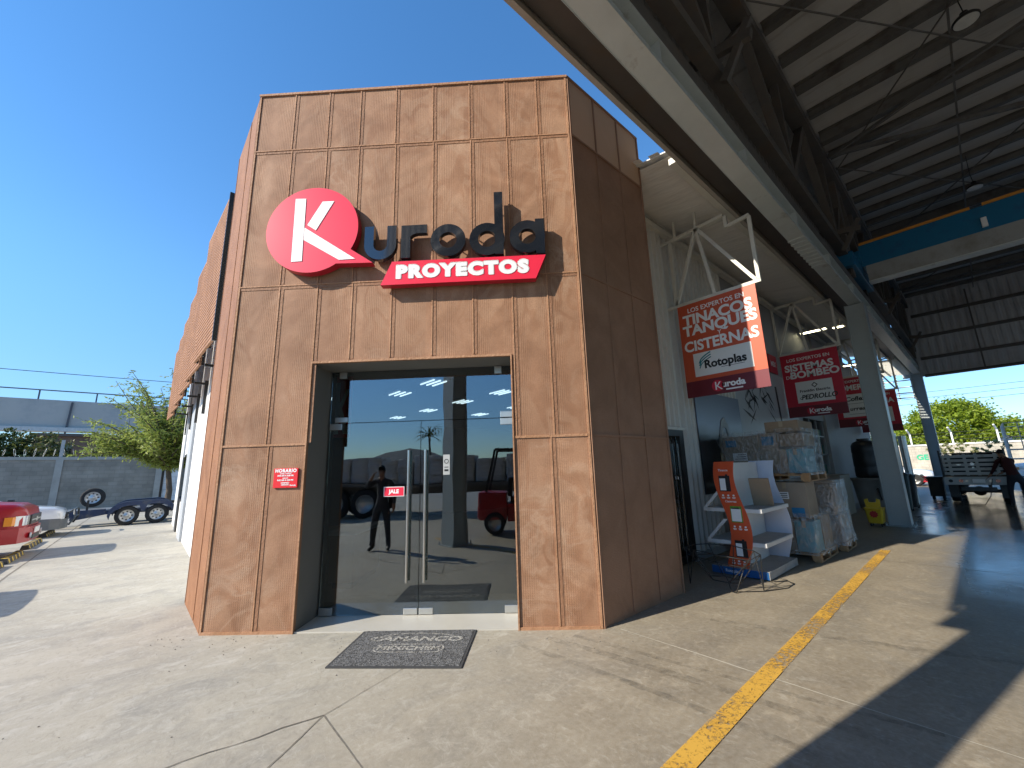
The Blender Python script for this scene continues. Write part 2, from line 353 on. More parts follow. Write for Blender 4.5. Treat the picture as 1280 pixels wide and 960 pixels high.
WHITE_WALL = mat('white_render', (0.78, 0.77, 0.74), 0.8, var=0.04, scale=3, bump=0.1, bscale=120, dirt=(0.55, 0.52, 0.47), dirt_scale=0.9, dirt_lo=0.6, dirt_hi=0.85)
CORR_WHITE = mat('cream_corrugated_sheet', (0.66, 0.64, 0.575), 0.5, var=0.05, scale=4, dirt=(0.42, 0.39, 0.32), dirt_scale=1.2, dirt_lo=0.56, dirt_hi=0.8)
INSUL = mat('white_foil_insulation', (0.83, 0.80, 0.74), 0.5, var=0.06, scale=3, bump=1.0, bscale=4, stretch=(2.6, 0.5, 1), dirt=(0.58, 0.54, 0.47), dirt_scale=1.0, dirt_lo=0.58, dirt_hi=0.8)
CREAM_STEEL = mat('cream_painted_steel', (0.66, 0.64, 0.56), 0.45, var=0.06, scale=5, dirt=(0.33, 0.29, 0.22), dirt_scale=3, dirt_lo=0.6, dirt_hi=0.8)
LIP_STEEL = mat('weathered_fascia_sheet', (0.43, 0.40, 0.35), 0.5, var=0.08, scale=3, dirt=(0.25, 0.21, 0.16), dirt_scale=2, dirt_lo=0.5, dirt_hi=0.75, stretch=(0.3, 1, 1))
DARK_STEEL = mat('dark_primer_steel', (0.115, 0.104, 0.092), 0.55, var=0.15, scale=4, dirt=(0.13, 0.09, 0.06), dirt_scale=2)
PURLIN_STEEL = mat('grey_purlin_steel', (0.15, 0.142, 0.13), 0.55, var=0.1, scale=3, dirt=(0.08, 0.06, 0.045), dirt_scale=2)
ROOF_SHEET = mat('galvanised_roof_sheet', (0.60, 0.585, 0.555), 0.55, var=0.08, scale=1.6, stretch=(3, 0.3, 1), dirt=(0.36, 0.32, 0.28), dirt_scale=1.6, dirt_lo=0.54, dirt_hi=0.74)
SILVER_STEEL = mat('grey_painted_girder', (0.53, 0.575, 0.56), 0.4, var=0.06, scale=3, dirt=(0.2, 0.17, 0.13), dirt_scale=2.5, dirt_lo=0.6, dirt_hi=0.8)
COLUMN_STEEL = mat('blue_grey_painted_column', (0.34, 0.385, 0.39), 0.42, var=0.05, scale=3, dirt=(0.16, 0.15, 0.13), dirt_scale=3, dirt_lo=0.62, dirt_hi=0.8)
CRANE_BLUE = mat('blue_crane_paint', (0.010, 0.155, 0.31), 0.4, var=0.07, scale=2, dirt=(0.02, 0.09, 0.2), dirt_scale=2)
CRANE_ORANGE = mat('orange_crane_rail', (0.62, 0.27, 0.04), 0.5, var=0.08)
BLACK_METAL = mat('black_metal', (0.022, 0.021, 0.02), 0.45, var=0.1)
CHROME = mat('brushed_stainless', (0.62, 0.62, 0.60), 0.25, 1.0, var=0.04, scale=30, stretch=(8, 8, 0.5))
RUBBER = mat('tyre_rubber', (0.022, 0.022, 0.022), 0.85, var=0.15, bump=0.2)
BLOCK_GREY = None
RED = mat('red_sign_acrylic', (0.78, 0.028, 0.065), 0.32, var=0.02, scale=2)
RED_SIDE = mat('red_sign_return', (0.42, 0.012, 0.03), 0.4, var=0.03)
NAVY = mat('glossy_black_sign_face', (0.012, 0.015, 0.021), 0.12, var=0.1, coat=0.6, spec=0.8)
SIGN_WHITE = mat('white_lettering', (0.86, 0.86, 0.85), 0.4, var=0.02)
BLACK_INK = mat('black_lettering', (0.015, 0.015, 0.016), 0.5, var=0.02)
CARD = mat('brown_cardboard', (0.33, 0.235, 0.15), 0.8, var=0.07, scale=4, bump=0.1, bscale=40, dirt=(0.25, 0.17, 0.10), dirt_scale=1.2)
WOOD = mat('pallet_wood', (0.36, 0.215, 0.10), 0.75, var=0.18, scale=5, stretch=(1, 6, 6), bump=0.2)
def mk_glass(name, tint, refl, rough=0.0):
    m, n, l, b = node_mat(name); n.remove(b); out = n['Material Output']
    t = n.new('ShaderNodeBsdfTransparent'); t.inputs[0].default_value = (*tint, 1)
    g = n.new('ShaderNodeBsdfGlossy'); g.inputs['Roughness'].default_value = rough; g.inputs[0].default_value = (0.93, 0.97, 1.0, 1)
    lw = n.new('ShaderNodeLayerWeight'); lw.inputs['Blend'].default_value = 0.35
    mr = n.new('ShaderNodeMapRange'); mr.inputs['To Min'].default_value = refl; mr.inputs['To Max'].default_value = 0.9; l.new(lw.outputs['Fresnel'], mr.inputs['Value'])
    tc = n.new('ShaderNodeTexCoord'); nz = n.new('ShaderNodeTexNoise'); nz.inputs['Scale'].default_value = 1.6; nz.inputs['Detail'].default_value = 1; l.new(tc.outputs['Object'], nz.inputs['Vector'])
    bp = n.new('ShaderNodeBump'); bp.inputs['Strength'].default_value = 0.12; bp.inputs['Distance'].default_value = 0.02; l.new(nz.outputs['Fac'], bp.inputs['Height']); l.new(bp.outputs[0], g.inputs['Normal'])
    mx = n.new('ShaderNodeMixShader'); l.new(mr.outputs[0], mx.inputs[0]); l.new(t.outputs[0], mx.inputs[1]); l.new(g.outputs[0], mx.inputs[2]); l.new(mx.outputs[0], out.inputs[0])
    return m
GLASS = mk_glass('storefront_glass', (0.62, 0.68, 0.68), 0.105)
CARGLASS = mk_glass('car_window_glass', (0.10, 0.12, 0.13), 0.06)
FILM = mk_glass('stretch_film', (0.93, 0.94, 0.95), 0.10, 0.12)

# ------------------------------------------------------------------ ground
g = MB(); g.add([(-400,-400,0),(600,-400,0),(600,600,0),(-400,600,0)], [(0,1,2,3)])
struct(g.build('ground', GROUND))
JOINT = mat('joint_dark_filler', (0.19, 0.17, 0.138), 0.9, var=0.3, scale=20)
def strip(pts, w, z, m, name, jitter=0.0):
    q = MB(); P = []
    for i, p in enumerate(pts):
        p = Vector((p[0], p[1], z)); a = Vector((*pts[max(0,i-1)][:2], z)); c = Vector((*pts[min(len(pts)-1,i+1)][:2], z))
        d = (c-a).normalized(); s_ = Vector((-d.y, d.x, 0))*(w/2*(1+random.uniform(-jitter, jitter))); P += [p-s_, p+s_]
    q.add(P, [(2*i, 2*i+2, 2*i+3, 2*i+1) for i in range(len(pts)-1)])
    return struct(q.build(name, m))
def wobble(a, b, n, amp):
    a, b = Vector(a), Vector(b); d = (b-a).normalized(); s_ = Vector((-d.y, d.x))
    return [a.lerp(b, i/n) + s_*(amp*noise.noise((a.x+i*0.37, b.y+i*0.21, 3.3)) if 0 < i < n else 0) for i in range(n+1)]
strip(wobble((-6.5, 3.98), (1.08, 3.27), 60, 0.05), 0.009, 0.004, JOINT, 'pavement_joint', 0.5)
strip(wobble((-0.2, 2.25), (1.08, 3.27), 14, 0.01), 0.006, 0.004, JOINT, 'pavement_joint', 0.3)
strip(wobble((1.08, 3.27), (2.55, 3.78), 14, 0.01), 0.005, 0.004, JOINT, 'pavement_joint', 0.4)
strip(wobble((1.08, 3.27), (1.06, 1.2), 14, 0.01), 0.007, 0.004, JOINT, 'pavement_joint', 0.3)
strip(wobble((-1.66, 6.0), (-1.83, 29.5), 60, 0.02), 0.028, 0.004, JOINT, 'pavement_joint', 0.3)
strip(wobble((3.74, 2.72), (3.66, -3.0), 30, 0.01), 0.010, 0.004, mat('joint_pale_filler', (0.50, 0.46, 0.38), 0.9, var=0.2, scale=10), 'pavement_joint', 0.3)
strip(wobble((9.0, 2.0), (9.1, -9.0), 40, 0.01), 0.010, 0.004, JOINT, 'pavement_joint', 0.3)
strip(wobble((15.0, 3.4), (15.1, -9.0), 40, 0.01), 0.012, 0.004, JOINT, 'pavement_joint', 0.3)
# worn yellow floor line (flakes reveal the concrete through real transparency)
def mk_yellow():
    m, n, l, b = node_mat('worn_yellow_floor_paint'); out = n['Material Output']
    geo = n.new('ShaderNodeNewGeometry')
    q = n.new('ShaderNodeTexNoise'); q.inputs['Scale'].default_value = 34; q.inputs['Detail'].default_value = 10; q.inputs['Roughness'].default_value = 0.75; q.inputs['Distortion'].default_value = 0.6
    l.new(geo.outputs['Position'], q.inputs['Vector'])
    q2 = n.new('ShaderNodeTexNoise'); q2.inputs['Scale'].default_value = 1.9; q2.inputs['Detail'].default_value = 4; l.new(geo.outputs['Position'], q2.inputs['Vector'])
    ad = n.new('ShaderNodeMath'); ad.operation = 'MULTIPLY_ADD'; l.new(q2.outputs['Fac'], ad.inputs[0]); ad.inputs[1].default_value = 0.38; l.new(q.outputs['Fac'], ad.inputs[2])
    mr = n.new('ShaderNodeMapRange'); mr.inputs['From Min'].default_value = 0.59; mr.inputs['From Max'].default_value = 0.70; l.new(ad.outputs[0], mr.inputs['Value'])
    r = n.new('ShaderNodeMix'); r.data_type = 'RGBA'; l.new(q2.outputs['Fac'], r.inputs['Factor']); r.inputs['A'].default_value = (0.52, 0.27, 0.035, 1); r.inputs['B'].default_value = (0.66, 0.40, 0.07, 1)
    l.new(r.outputs['Result'], b.inputs['Base Color']); b.inputs['Roughness'].default_value = 0.6
    t = n.new('ShaderNodeBsdfTransparent'); mx = n.new('ShaderNodeMixShader')
    l.new(mr.outputs[0], mx.inputs[0]); l.new(t.outputs[0], mx.inputs[1]); l.new(b.outputs[0], mx.inputs[2]); l.new(mx.outputs[0], out.inputs[0])
    return m
strip([(-2 + i*0.5, 1.325 + 0.0135*(i*0.5)) for i in range(25)], 0.135, 0.0065, mk_yellow(), 'yellow_line_marking')

# ------------------------------------------------------------------ entrance tower
A = Vector((0.583, 5.739, 0)); FX = Vector((0.72585, -0.68785, 0)); FN = Vector((0.68785, 0.72585, 0))
FM = Matrix(((FX.x, FN.x, 0, A.x), (FX.y, FN.y, 0, A.y), (0, 0, 1, 0), (0, 0, 0, 1)))   # (u along facade, d inward, z)
FW, TOP = 4.205, 6.75
B = A + FX*FW
PLAN = lambda: frame((0,0,0), (1,0,0), (0,1,0))
tower = thing('entrance_tower', (2.9, 4.6, 0), 'rust brown perforated metal entrance tower with a tall glass double door', 'building')
FP = FM @ Matrix(((1,0,0,0),(0,0,1,0),(0,1,0,0),(0,0,0,1)))         # polygon (u,z) extruded along d
q = MB(); q.prism([(0,0),(1.01,0),(1.01,2.89),(3.346,2.89),(3.346,0),(FW,0),(FW,TOP),(0,TOP)], 0.0, 0.03, FP)
q.build('front_cladding', RUST, tower)
q = MB(); S0 = Vector((0.547, 7.265)); q.add([(A.x,A.y,0),(S0.x,S0.y,0),(S0.x+0.04,S0.y,0),(A.x+0.045,A.y+0.02,0),(A.x,A.y,TOP-.003),(S0.x,S0.y,TOP-.003),(S0.x+0.04,S0.y,TOP-.003),(A.x+0.045,A.y+0.02,TOP-.003)], [(0,4,5,1),(1,5,6,2),(2,6,7,3),(3,7,4,0),(4,7,6,5),(0,1,2,3)])
q.build('side_cladding', RUST_SMOOTH, tower)
q = MB(); q.box(B.x+0.002, 5.318, B.y, B.y+0.04, 0, 5.838); q.box(5.278, 5.318, B.y+0.041, 3.50, 0, TOP-.003)
q.build('side_cladding', RUST_SIDE, tower)
MB().box(B.x+0.002, 5.318, B.y+.002, B.y+0.012, 5.8385, TOP-.003).build('parapet_screen', RUST_GLOW_TINT, tower)
q = MB(); q.add([(A.x+.10,A.y+.10,5.8),(B.x+.06,B.y+.10,5.8),(5.27,2.90,5.8),(5.27,9,5.8),(0.60,7.2,5.8)], [(0,1,2,3,4)]); q.build('roof', GREY_PANEL, tower)
# seams: standing trims between the perforated sheets
us = [0.0, 0.51, 0.985, 1.42, 1.905, 2.405, 2.895, 3.37, 3.79, FW]
q = MB()
flat = MB()  # flat seam strips; their darker rust paints in the trims' shadow band
def vtrim(u, z0, z1, w=0.014, t=0.011):
    q.box(u-w/2, u+w/2, -t, -0.001, z0, z1, FM)
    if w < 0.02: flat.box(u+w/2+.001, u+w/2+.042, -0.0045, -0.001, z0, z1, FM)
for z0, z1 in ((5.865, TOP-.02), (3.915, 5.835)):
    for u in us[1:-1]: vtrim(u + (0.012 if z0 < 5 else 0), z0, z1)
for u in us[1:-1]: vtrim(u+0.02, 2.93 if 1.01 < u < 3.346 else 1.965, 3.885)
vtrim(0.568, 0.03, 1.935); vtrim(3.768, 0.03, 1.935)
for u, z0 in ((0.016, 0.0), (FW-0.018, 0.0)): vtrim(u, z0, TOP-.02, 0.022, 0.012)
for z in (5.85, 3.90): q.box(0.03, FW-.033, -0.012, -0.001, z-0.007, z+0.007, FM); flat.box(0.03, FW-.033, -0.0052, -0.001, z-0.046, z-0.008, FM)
q.box(0.03, 1.008, -0.011, -0.001, 1.938, 1.960, FM); q.box(3.348, FW-.033, -0.011, -0.001, 1.936, 1.964, FM)
q.box(-0.004, FW+.004, -0.020, -0.001, TOP-.020, TOP+.012, FM)
q.box(0.03, 0.995, -0.015, -0.001, 0.0, 0.028, FM); q.box(3.362, FW-.033, -0.015, -0.001, 0.0, 0.028, FM)
q.box(1.012, 3.344, -0.020, -0.001, 2.888, 2.914, FM); q.box(0.996, 1.0115, -0.021, -0.001, 0, 2.914, FM); q.box(3.3445, 3.360, -0.021, -0.001, 0, 2.914, FM)
q.build('front_seam_trim', RUST_EDGE, tower); flat.build('front_seam_shade_strip', mk_rust('rusted_seam_shade_strip', (0.265, 0.132, 0.072), (0.34, 0.178, 0.098), (0.40, 0.23, 0.14), False, 0.03), tower)
q = MB()
for x in (4.19, 4.75): q.box(x-.012, x+.012, B.y-.012, B.y-.001, 0.03, TOP-.02)
for z in (5.85, 3.90, 1.95): q.box(B.x+.035, 5.285, B.y-.014, B.y-.001, z-.012, z+.012)
q.box(5.29, 5.318, B.y-.016, B.y-.001, 0, TOP-.02); q.box(B.x+.004, B.x+.03, B.y-.016, B.y-.001, 0, TOP-.02); q.box(B.x, 5.318, B.y-.02, B.y-.001, TOP-.018, TOP+.01)
q.build('side_seam_trim', RUST_SIDE, tower)
q = MB(); sd = (Vector((S0.x, S0.y, 0)) - A).normalized(); sM = frame((A.x, A.y, 0), sd, (0,0,1))
for t in (0.015, 0.55, 1.50): q.box(t-.010, t+.010, 0.02, TOP-.02, -0.006, -0.001, sM)
q.build('side_seam_trim', RUST_SMOOTH, tower)
# recessed entrance: grey reveals
q = MB(); q.box(0.93, 1.010, 0.031, 0.62, 0, 2.93, FM); q.box(3.346, 3.42, 0.031, 0.62, 0, 2.93, FM); q.box(1.0105, 3.3455, 0.031, 0.62, 2.89, 2.96, FM)
q.build('door_reveal', GREY_PANEL, tower)
FG = 0.46
def pane(name, u0, u1, z0, z1, parent):
    return MB().box(u0, u1, FG, FG+0.012, z0, z1, FM).build(name, GLASS, parent)
pane('transom_window', 1.03, 3.335, 2.232, 2.885, tower)
STEEL_DULL = mat('satin_patch_fitting', (0.55, 0.55, 0.52), 0.35, 0.8, var=0.05)
for u0, u1, hu, hinge in ((1.035, 2.186, 2.058, 1.0), (2.194, 3.335, 2.262, 3.0)):
    leaf = pane('glass_door', u0, u1, 0.018, 2.224, tower)
    h = MB()
    for d in (FG-0.055, FG+0.067): h.cyl((hu, d, 0.366), (hu, d, 1.865), 0.016, 14, M=FM)
    for z in (0.62, 1.60): h.cyl((hu, FG-0.055, z), (hu, FG+0.067, z), 0.009, 10, M=FM)
    h.build('door_handle', CHROME, leaf)
    a = u0 if hinge < 2 else u1-0.155; c = 2.02 if hinge < 2 else 2.20
    for f0, f1, z0, z1 in ((a, a+.155, .020, .100), (a, a+.155, 2.145, 2.222), (c, c+.16, .020, .085)): MB().cbox(f0, f1, FG-.012, FG+.024, z0, z1, .004, FM).build('patch_fitting', STEEL_DULL, leaf)
for u0, u1, e, z0, z1 in ((1.10,1.26,.014,2.236,2.30), (3.18,3.333,.014,2.236,2.315), (1.13,1.22,.02,2.80,2.884), (3.12,3.21,.03,2.79,2.884)): MB().cbox(u0, u1, FG-e, FG+.026, z0, z1, .004, FM).build('transom_bracket', STEEL_DULL, tower)
# threshold slab inside the recess
MB().box(1.012, 3.344, 0.0, 1.2, 0.0005, 0.014, FM).build('threshold', mat('pale_tile_floor', (0.50, 0.475, 0.415), 0.28, var=0.05, scale=3), tower)

# ------------------------------------------------------------------ shop building behind the tower
shop = thing('shop_building', (6, 12, 0), 'white rendered shop building behind the rust tower, with cream corrugated wall under the lean-to roof', 'building')
MB().box(0.84, 1.04, 7.27, 20.25, 0, 6.3).build('white_wall', WHITE_WALL, shop)
MB().box(0.60, 0.84, 7.27, 7.45, 0.0, 6.2).build('wall_return', GREY_PANEL, shop)
q = MB(); q.box(1.045, 22.5, 20.05, 20.25, 0, 6.3); q.build('rear_wall', WHITE_WALL, shop)
MB().box(5.4, 22.5, 3.75, 20.04, 6.43, 6.5).build('roof', GREY_PANEL, shop)
MB().box(1.045, 5.39, 7.6, 20.04, 6.43, 6.5).build('roof', GREY_PANEL, shop)
PIL = mat('light_grey_pilaster', (0.42, 0.44, 0.46), 0.6, var=0.05)
MB().box(0.785, 0.838, 14.3, 15.5, 0, 5.2).build('grey_pilaster', PIL, shop); MB().box(0.80, 0.838, 17.7, 18.0, 0, 5.0).build('grey_pilaster', PIL, shop)
q = MB(); q.box(0.80, 0.838, 15.55, 16.75, 0.95, 2.35); fr = q.build('window', BLACK_METAL, shop)
MB().box(0.792, 0.80, 15.62, 16.68, 1.02, 2.28).build('pane', CARGLASS, fr)
q = MB(); q.box(0.80, 0.838, 17.0, 17.66, 0.0, 2.3); q.build('side_door', BLACK_METAL, shop)
# corrugated wall facing the shed
def corr(x0, x1, y, z0, z1, pitch, depth, axis='x', sgn=-1):
    n = max(2, int((x1-x0)/pitch)); v = []; f = []; prof = [(0, 0), (0.32, 0), (0.5, 1), (0.82, 1)]
    pts = []
    for i in range(n):
        for a, d in prof: pts.append((x0+(i+a)*(x1-x0)/n, d))
    pts.append((x1, 0))
    for x, d in pts:
        yy = y + sgn*depth*d
        v += [(x, yy, z0), (x, yy, z1)] if axis == 'x' else [(yy, x, z0), (yy, x, z1)]
    f = [(2*i, 2*i+2, 2*i+3, 2*i+1) for i in range(len(pts)-1)]
    return v, f
q = MB()
v, f = corr(5.33, 7.05, 3.55, 2.24, 6.28, 0.17, 0.07); q.add(v, f)
v, f = corr(7.12, 9.75, 3.55, 0.13, 6.28, 0.17, 0.07); q.add(v, f)
q.build('corrugated_wall', CORR_WHITE, shop)
q = MB(); q.box(5.33, 7.05, 3.60, 3.75, 2.24, 6.28); q.box(7.12, 9.75, 3.56, 3.75, 0.13, 6.28); q.box(7.05, 9.75, 3.50, 3.75, 0, 0.129); q.box(5.33, 5.55, 3.52, 3.75, 0, 2.235)
q.build('wall_backing', mat('wall_plinth', (0.42, 0.42, 0.40), 0.85, var=0.1, bump=0.2), shop)
q = MB(); q.box(5.33, 7.16, 3.49, 3.55, 2.19, 2.238); q.build('door_canopy_flashing', CREAM_STEEL, shop)
q = MB(); q.box(6.95, 7.10, 3.50, 3.60, 0.02, 2.19); q.box(5.56, 6.95, 3.50, 3.60, 2.08, 2.19); q.box(6.0, 6.06, 3.51, 3.59, 0.02, 2.08); q.box(5.56, 6.95, 3.51, 3.59, 0.02, 0.12)
dr = q.build('side_door', BLACK_METAL, shop)
MB().box(6.07, 6.94, 3.545, 3.555, 0.13, 2.07).build('pane', GLASS, dr)
MB().box(6.84, 6.875, 3.50, 3.515, 0.2, 1.95).build('handle', CHROME, dr)
GREYWALL = mat('light_grey_painted_wall', (0.30, 0.30, 0.295), 0.7, var=0.05, scale=2, dirt=(0.33, 0.32, 0.30), dirt_scale=1, dirt_lo=0.55, dirt_hi=0.8)
MB().box(9.755, 14.9, 3.53, 3.75, 0, 6.28).build('painted_wall', GREYWALL, shop)
q = MB(); q.box(14.905, 17.5, 3.55, 3.75, 2.9, 6.28); q.box(17.505, 22.5, 3.50, 3.75, 0, 6.28); q.box(22.3, 22.49, 3.76, 20.04, 0, 6.28); q.box(22.505, 25.6, 3.52, 3.62, 0, 5.8); q.build('painted_wall', GREYWALL, shop)
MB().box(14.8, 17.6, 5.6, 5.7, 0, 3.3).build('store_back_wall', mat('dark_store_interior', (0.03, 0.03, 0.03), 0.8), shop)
# inside the shop, seen through the glass
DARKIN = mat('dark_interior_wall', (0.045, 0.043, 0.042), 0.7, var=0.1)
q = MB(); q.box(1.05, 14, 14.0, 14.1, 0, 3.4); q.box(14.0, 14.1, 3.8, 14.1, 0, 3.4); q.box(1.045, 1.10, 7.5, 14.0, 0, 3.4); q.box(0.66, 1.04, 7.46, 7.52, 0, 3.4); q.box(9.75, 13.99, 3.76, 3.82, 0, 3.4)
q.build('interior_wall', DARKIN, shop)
q = MB(); q.add([(0.64,5.9,3.32),(3.66,2.95,3.32),(5.27,2.92,3.32),(5.27,3.8,3.32),(14,3.8,3.32),(14,14,3.32),(1.05,14,3.32),(1.05,7.5,3.32),(0.64,7.4,3.32)], [(0,1,2,3,4,5,6,7,8)])
q.build('interior_ceiling', mat('grey_ceiling_tile', (0.22, 0.22, 0.22), 0.8), shop)
q = MB(); q.add([(0.64,7.0,0.010),(2.2,5.6,0.010),(3.9,3.99,0.010),(5.2,3.2,0.010),(5.27,3.8,0.010),(14,3.8,0.010),(14,14,0.010),(1.06,14,0.010),(1.06,7.5,0.010),(0.64,7.4,0.010)], [(0,1,2,3,4,5,6,7,8,9)])
q.build('interior_floor', mat('shop_floor_tile', (0.33, 0.32, 0.30), 0.3, var=0.06, scale=2), shop)
# ------------------------------------------------------------------ rust slat screen on the white side
scr = thing('slat_screen', (0.5, 13, 3.8), 'rust coloured slatted metal sunscreen fixed high along the white side wall', 'sunscreen')
q = MB(); fr = MB(); br = MB(); ny = 6
RUST_SLAT = mk_rust('rust_slat', (0.32, 0.158, 0.078), (0.41, 0.21, 0.108), (0.46, 0.26, 0.15), False, 0.04)
for i in range(ny):
    y0 = 7.85 + i*2.05; y1 = y0 + 1.96
    xa = 0.545 - 0.026*i; xb = xa - 0.12                      # each panel fans outwards a little
    d = Vector((xb-xa, y1-y0, 0)).normalized(); M = frame((xa, y0, 3.8), d, (0,0,1)); L = (Vector((xb,y1,0))-Vector((xa,y0,0))).length
    k = 34
    for j in range(k): q.box(0, L, j*2.6/k, j*2.6/k+2.6/k*0.74, -0.02, 0.02, M)
    for t in (0.0, L*.33, L*.66, L-.04): fr.box(t, t+.04, 0.0, 2.6, 0.021, 0.06, M)
    if i == 0: fr.box(-0.05, -0.002, -0.04, 2.64, -0.03, 0.16, M)
    br = MB(); br.bar((xa+0.08, y0+0.05, 3.82), (0.84, y0+0.05, 3.82), 0.05); br.bar((0.80, y0+0.05, 3.1), (0.80, y0+0.05, 3.9), 0.06); br.build('bracket', BLACK_METAL, scr)
q.build('slats', RUST_SLAT, scr); fr.build('frame', BLACK_METAL, scr)

# ------------------------------------------------------------------ shed
shed = thing('crane_shed', (13.8, 1.6, 0), 'large steel crane shed with grey columns, dark trusses and ribbed metal roof', 'building')
CX = [-0.95, 13.78, 28.2]; CY = 1.66
def column(x, top):
    CY = 1.52 if x < 0 else 1.66
    q = MB(); w, t = 0.20, 0.018
    q.box(x-w, x+w, CY-w, CY-w+t, 0.02, top); q.box(x-w, x+w, CY+w-t, CY+w, 0.02, top); q.box(x-w+.05, x-w+.05+t, CY-w+t+.0005, CY+w-t-.0005, 0.02, top); q.box(x+w-.05-t, x+w-.05, CY-w+t+.0005, CY+w-t-.0005, 0.02, top)
    q.box(x-w-.06, x+w+.06, CY-w-.06, CY+w+.06, 0.0005, 0.019)
    for sx in (-1, 1):
        for sy in (-1, 1): q.cyl((x+sx*(w+.035), CY+sy*(w+.035), 0.015), (x+sx*(w+.035), CY+sy*(w+.035), 0.08), 0.014, 8)
    return q.build('column', COLUMN_STEEL, shed)
for x in CX: column(x, 5.62)
for x in CX: MB().box(x-.17, x+.17, CY-.14, CY+.16, 6.44, 9.3).build('upper_column', DARK_STEEL, shed)
# crane runway beam with stiffeners
q = MB(); q.box(-2, 29.4, 1.52, 1.775, 5.65, 5.672); q.box(-2, 29.4, 1.54, 1.76, 6.06, 6.082); q.box(-2, 29.4, 1.645, 1.657, 5.6725, 6.0595); q.box(-2, 29.4, 1.517, 1.5195, 5.64, 5.68); q.box(-2, 29.4, 1.7755, 1.778, 5.64, 5.68)
x = -1.2
while x < 29: 
    q.box(x, x+.012, 1.545, 1.644, 5.6728, 6.059); q.box(x, x+.012, 1.658, 1.755, 5.6728, 6.059); x += 2.4
for i in range(9): q.box(8.6+i*0.20, 8.6+i*0.20+0.07, 1.52, 1.79, 5.635, 5.6495)
q.build('runway_beam', SILVER_STEEL, shed)
q = MB(); q.box(-2, 29.4, 1.57, 1.73, 6.083, 6.39); q.box(-2, 29.4, 1.63, 1.67, 6.391, 6.43); q.build('crane_rail', DARK_STEEL, shed)
# fascia on the long side: lip, soffit, sheet
q = MB(); q.box(-2.1, 29.5, 2.195, 2.255, 5.93, 5.955); q.box(-2.1, 29.5, 2.235, 2.255, 5.9555, 6.25); q.box(-2.1, 29.5, 2.195, 2.205, 5.9555, 6.0)
q.build('gutter_lip', LIP_STEEL, shed)
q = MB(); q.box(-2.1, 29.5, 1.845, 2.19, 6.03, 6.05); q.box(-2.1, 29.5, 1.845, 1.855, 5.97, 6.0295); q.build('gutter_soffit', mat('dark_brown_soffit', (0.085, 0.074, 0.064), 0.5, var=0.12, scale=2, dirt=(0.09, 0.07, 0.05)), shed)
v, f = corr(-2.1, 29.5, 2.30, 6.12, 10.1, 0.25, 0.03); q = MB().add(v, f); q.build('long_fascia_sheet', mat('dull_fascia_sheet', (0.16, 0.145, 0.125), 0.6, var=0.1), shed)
q = MB()
for z in (7.0, 7.9, 8.8): q.box(-2, 29.3, 2.14, 2.26, z, z+0.16)
q.build('fascia_girts', mat('pale_girt', (0.30, 0.28, 0.25), 0.5), shed)
# long truss above the runway beam
q = MB(); q.box(-2, 29.3, 1.44, 1.74, 9.32, 9.58); q.box(-2, 29.3, 1.52, 1.72, 6.95, 7.15)
x = -1.8; up = True
while x < 29:
    a, b_ = (7.15, 9.32) if up else (9.32, 7.15)
    q.bar((x, 1.62, a), (min(x+1.8, 29.2), 1.62, b_), 0.13, 0.16, up=(0,1,0)); 
    if up: q.box(x-.06, x+.06, 1.55, 1.69, 7.151, 9.319)
    x += 1.8; up = not up
q.build('long_truss', DARK_STEEL, shed)
x = 5.4
while x < 29:
    q = MB(); q.bar((x+0.0, 1.50, 6.75), (x+0.0, 1.10, 7.45), 0.08, 0.10); q.bar((x, 2.1, 7.4), (x, 1.1, 7.2), 0.09, 0.14); x += 7.2
    q.build('knee_brace', DARK_STEEL, shed)
# purlins (Z sections along y), sag rods, roof sheet
q = MB(); YB = -30.0
for k in range(-9, 21):
    x = 7.98 + 1.03*k
    if x < -2 or x > 29.2: continue
    big = k % 7 == 4
    h = 0.27 if big else 0.15
    q.box(x, x+0.012, YB, 1.44, 9.86-h, 9.86); q.box(x+0.0125, x+(0.14 if not big else 0.2), YB, 1.44, 9.86-h, 9.875-h); q.box(x-0.09, x-0.0005, YB, 1.44, 9.845, 9.86)
q.build('purlins', PURLIN_STEEL, shed)
q = MB()
for y in (-0.92, -4.2, -8, -13): q.bar((-2, y, 9.60), (29.2, y, 9.60), 0.035)
for (x0, y0, x1, y1) in ((0.5, 1.4, 11.5, -6), (7.0, 1.4, 19, -6), (13.5, 1.4, 25.5, -6), (13.6, 1.4, 2, -6), (20.5, 1.4, 9, -6), (27, 1.4, 16, -6)):
    q.cyl((x0, y0, 9.55), (x1, y1, 9.55), 0.018, 6)
q.bar((12.6, 1.4, 9.45), (17.5, -9, 9.45), 0.10); q.bar((12.6, 1.4, 9.4), (8.2, -9, 9.4), 0.07)
q.build('sag_rods', PURLIN_STEEL, shed)
def corr_flat(x0, x1, y0, y1, z, pitch, depth, along='y'):
    n = int((x1-x0)/pitch); pts = []
    for i in range(n):
        for a, d in ((0,0),(0.55,0),(0.65,1),(0.9,1)): pts.append((x0+(i+a)*(x1-x0)/n, z+d*depth))
    pts.append((x1, z)); v = []
    for p, zz in pts: v += [(p, y0, zz), (p, y1, zz)] if along == 'y' else [(y0, p, zz), (y1, p, zz)]
    return v, [(2*i, 2*i+1, 2*i+3, 2*i+2) for i in range(len(pts)-1)]
v, f = corr_flat(YB, 2.26, -2.05, 29.45, 9.88, 1.05, 0.012, 'x'); q = MB().add(v, f); q.build('roof_sheet', ROOF_SHEET, shed)
MB().box(-2.1, 29.5, YB, 2.25, 10.02, 10.06).build('roof_top', ROOF_SHEET, shed)
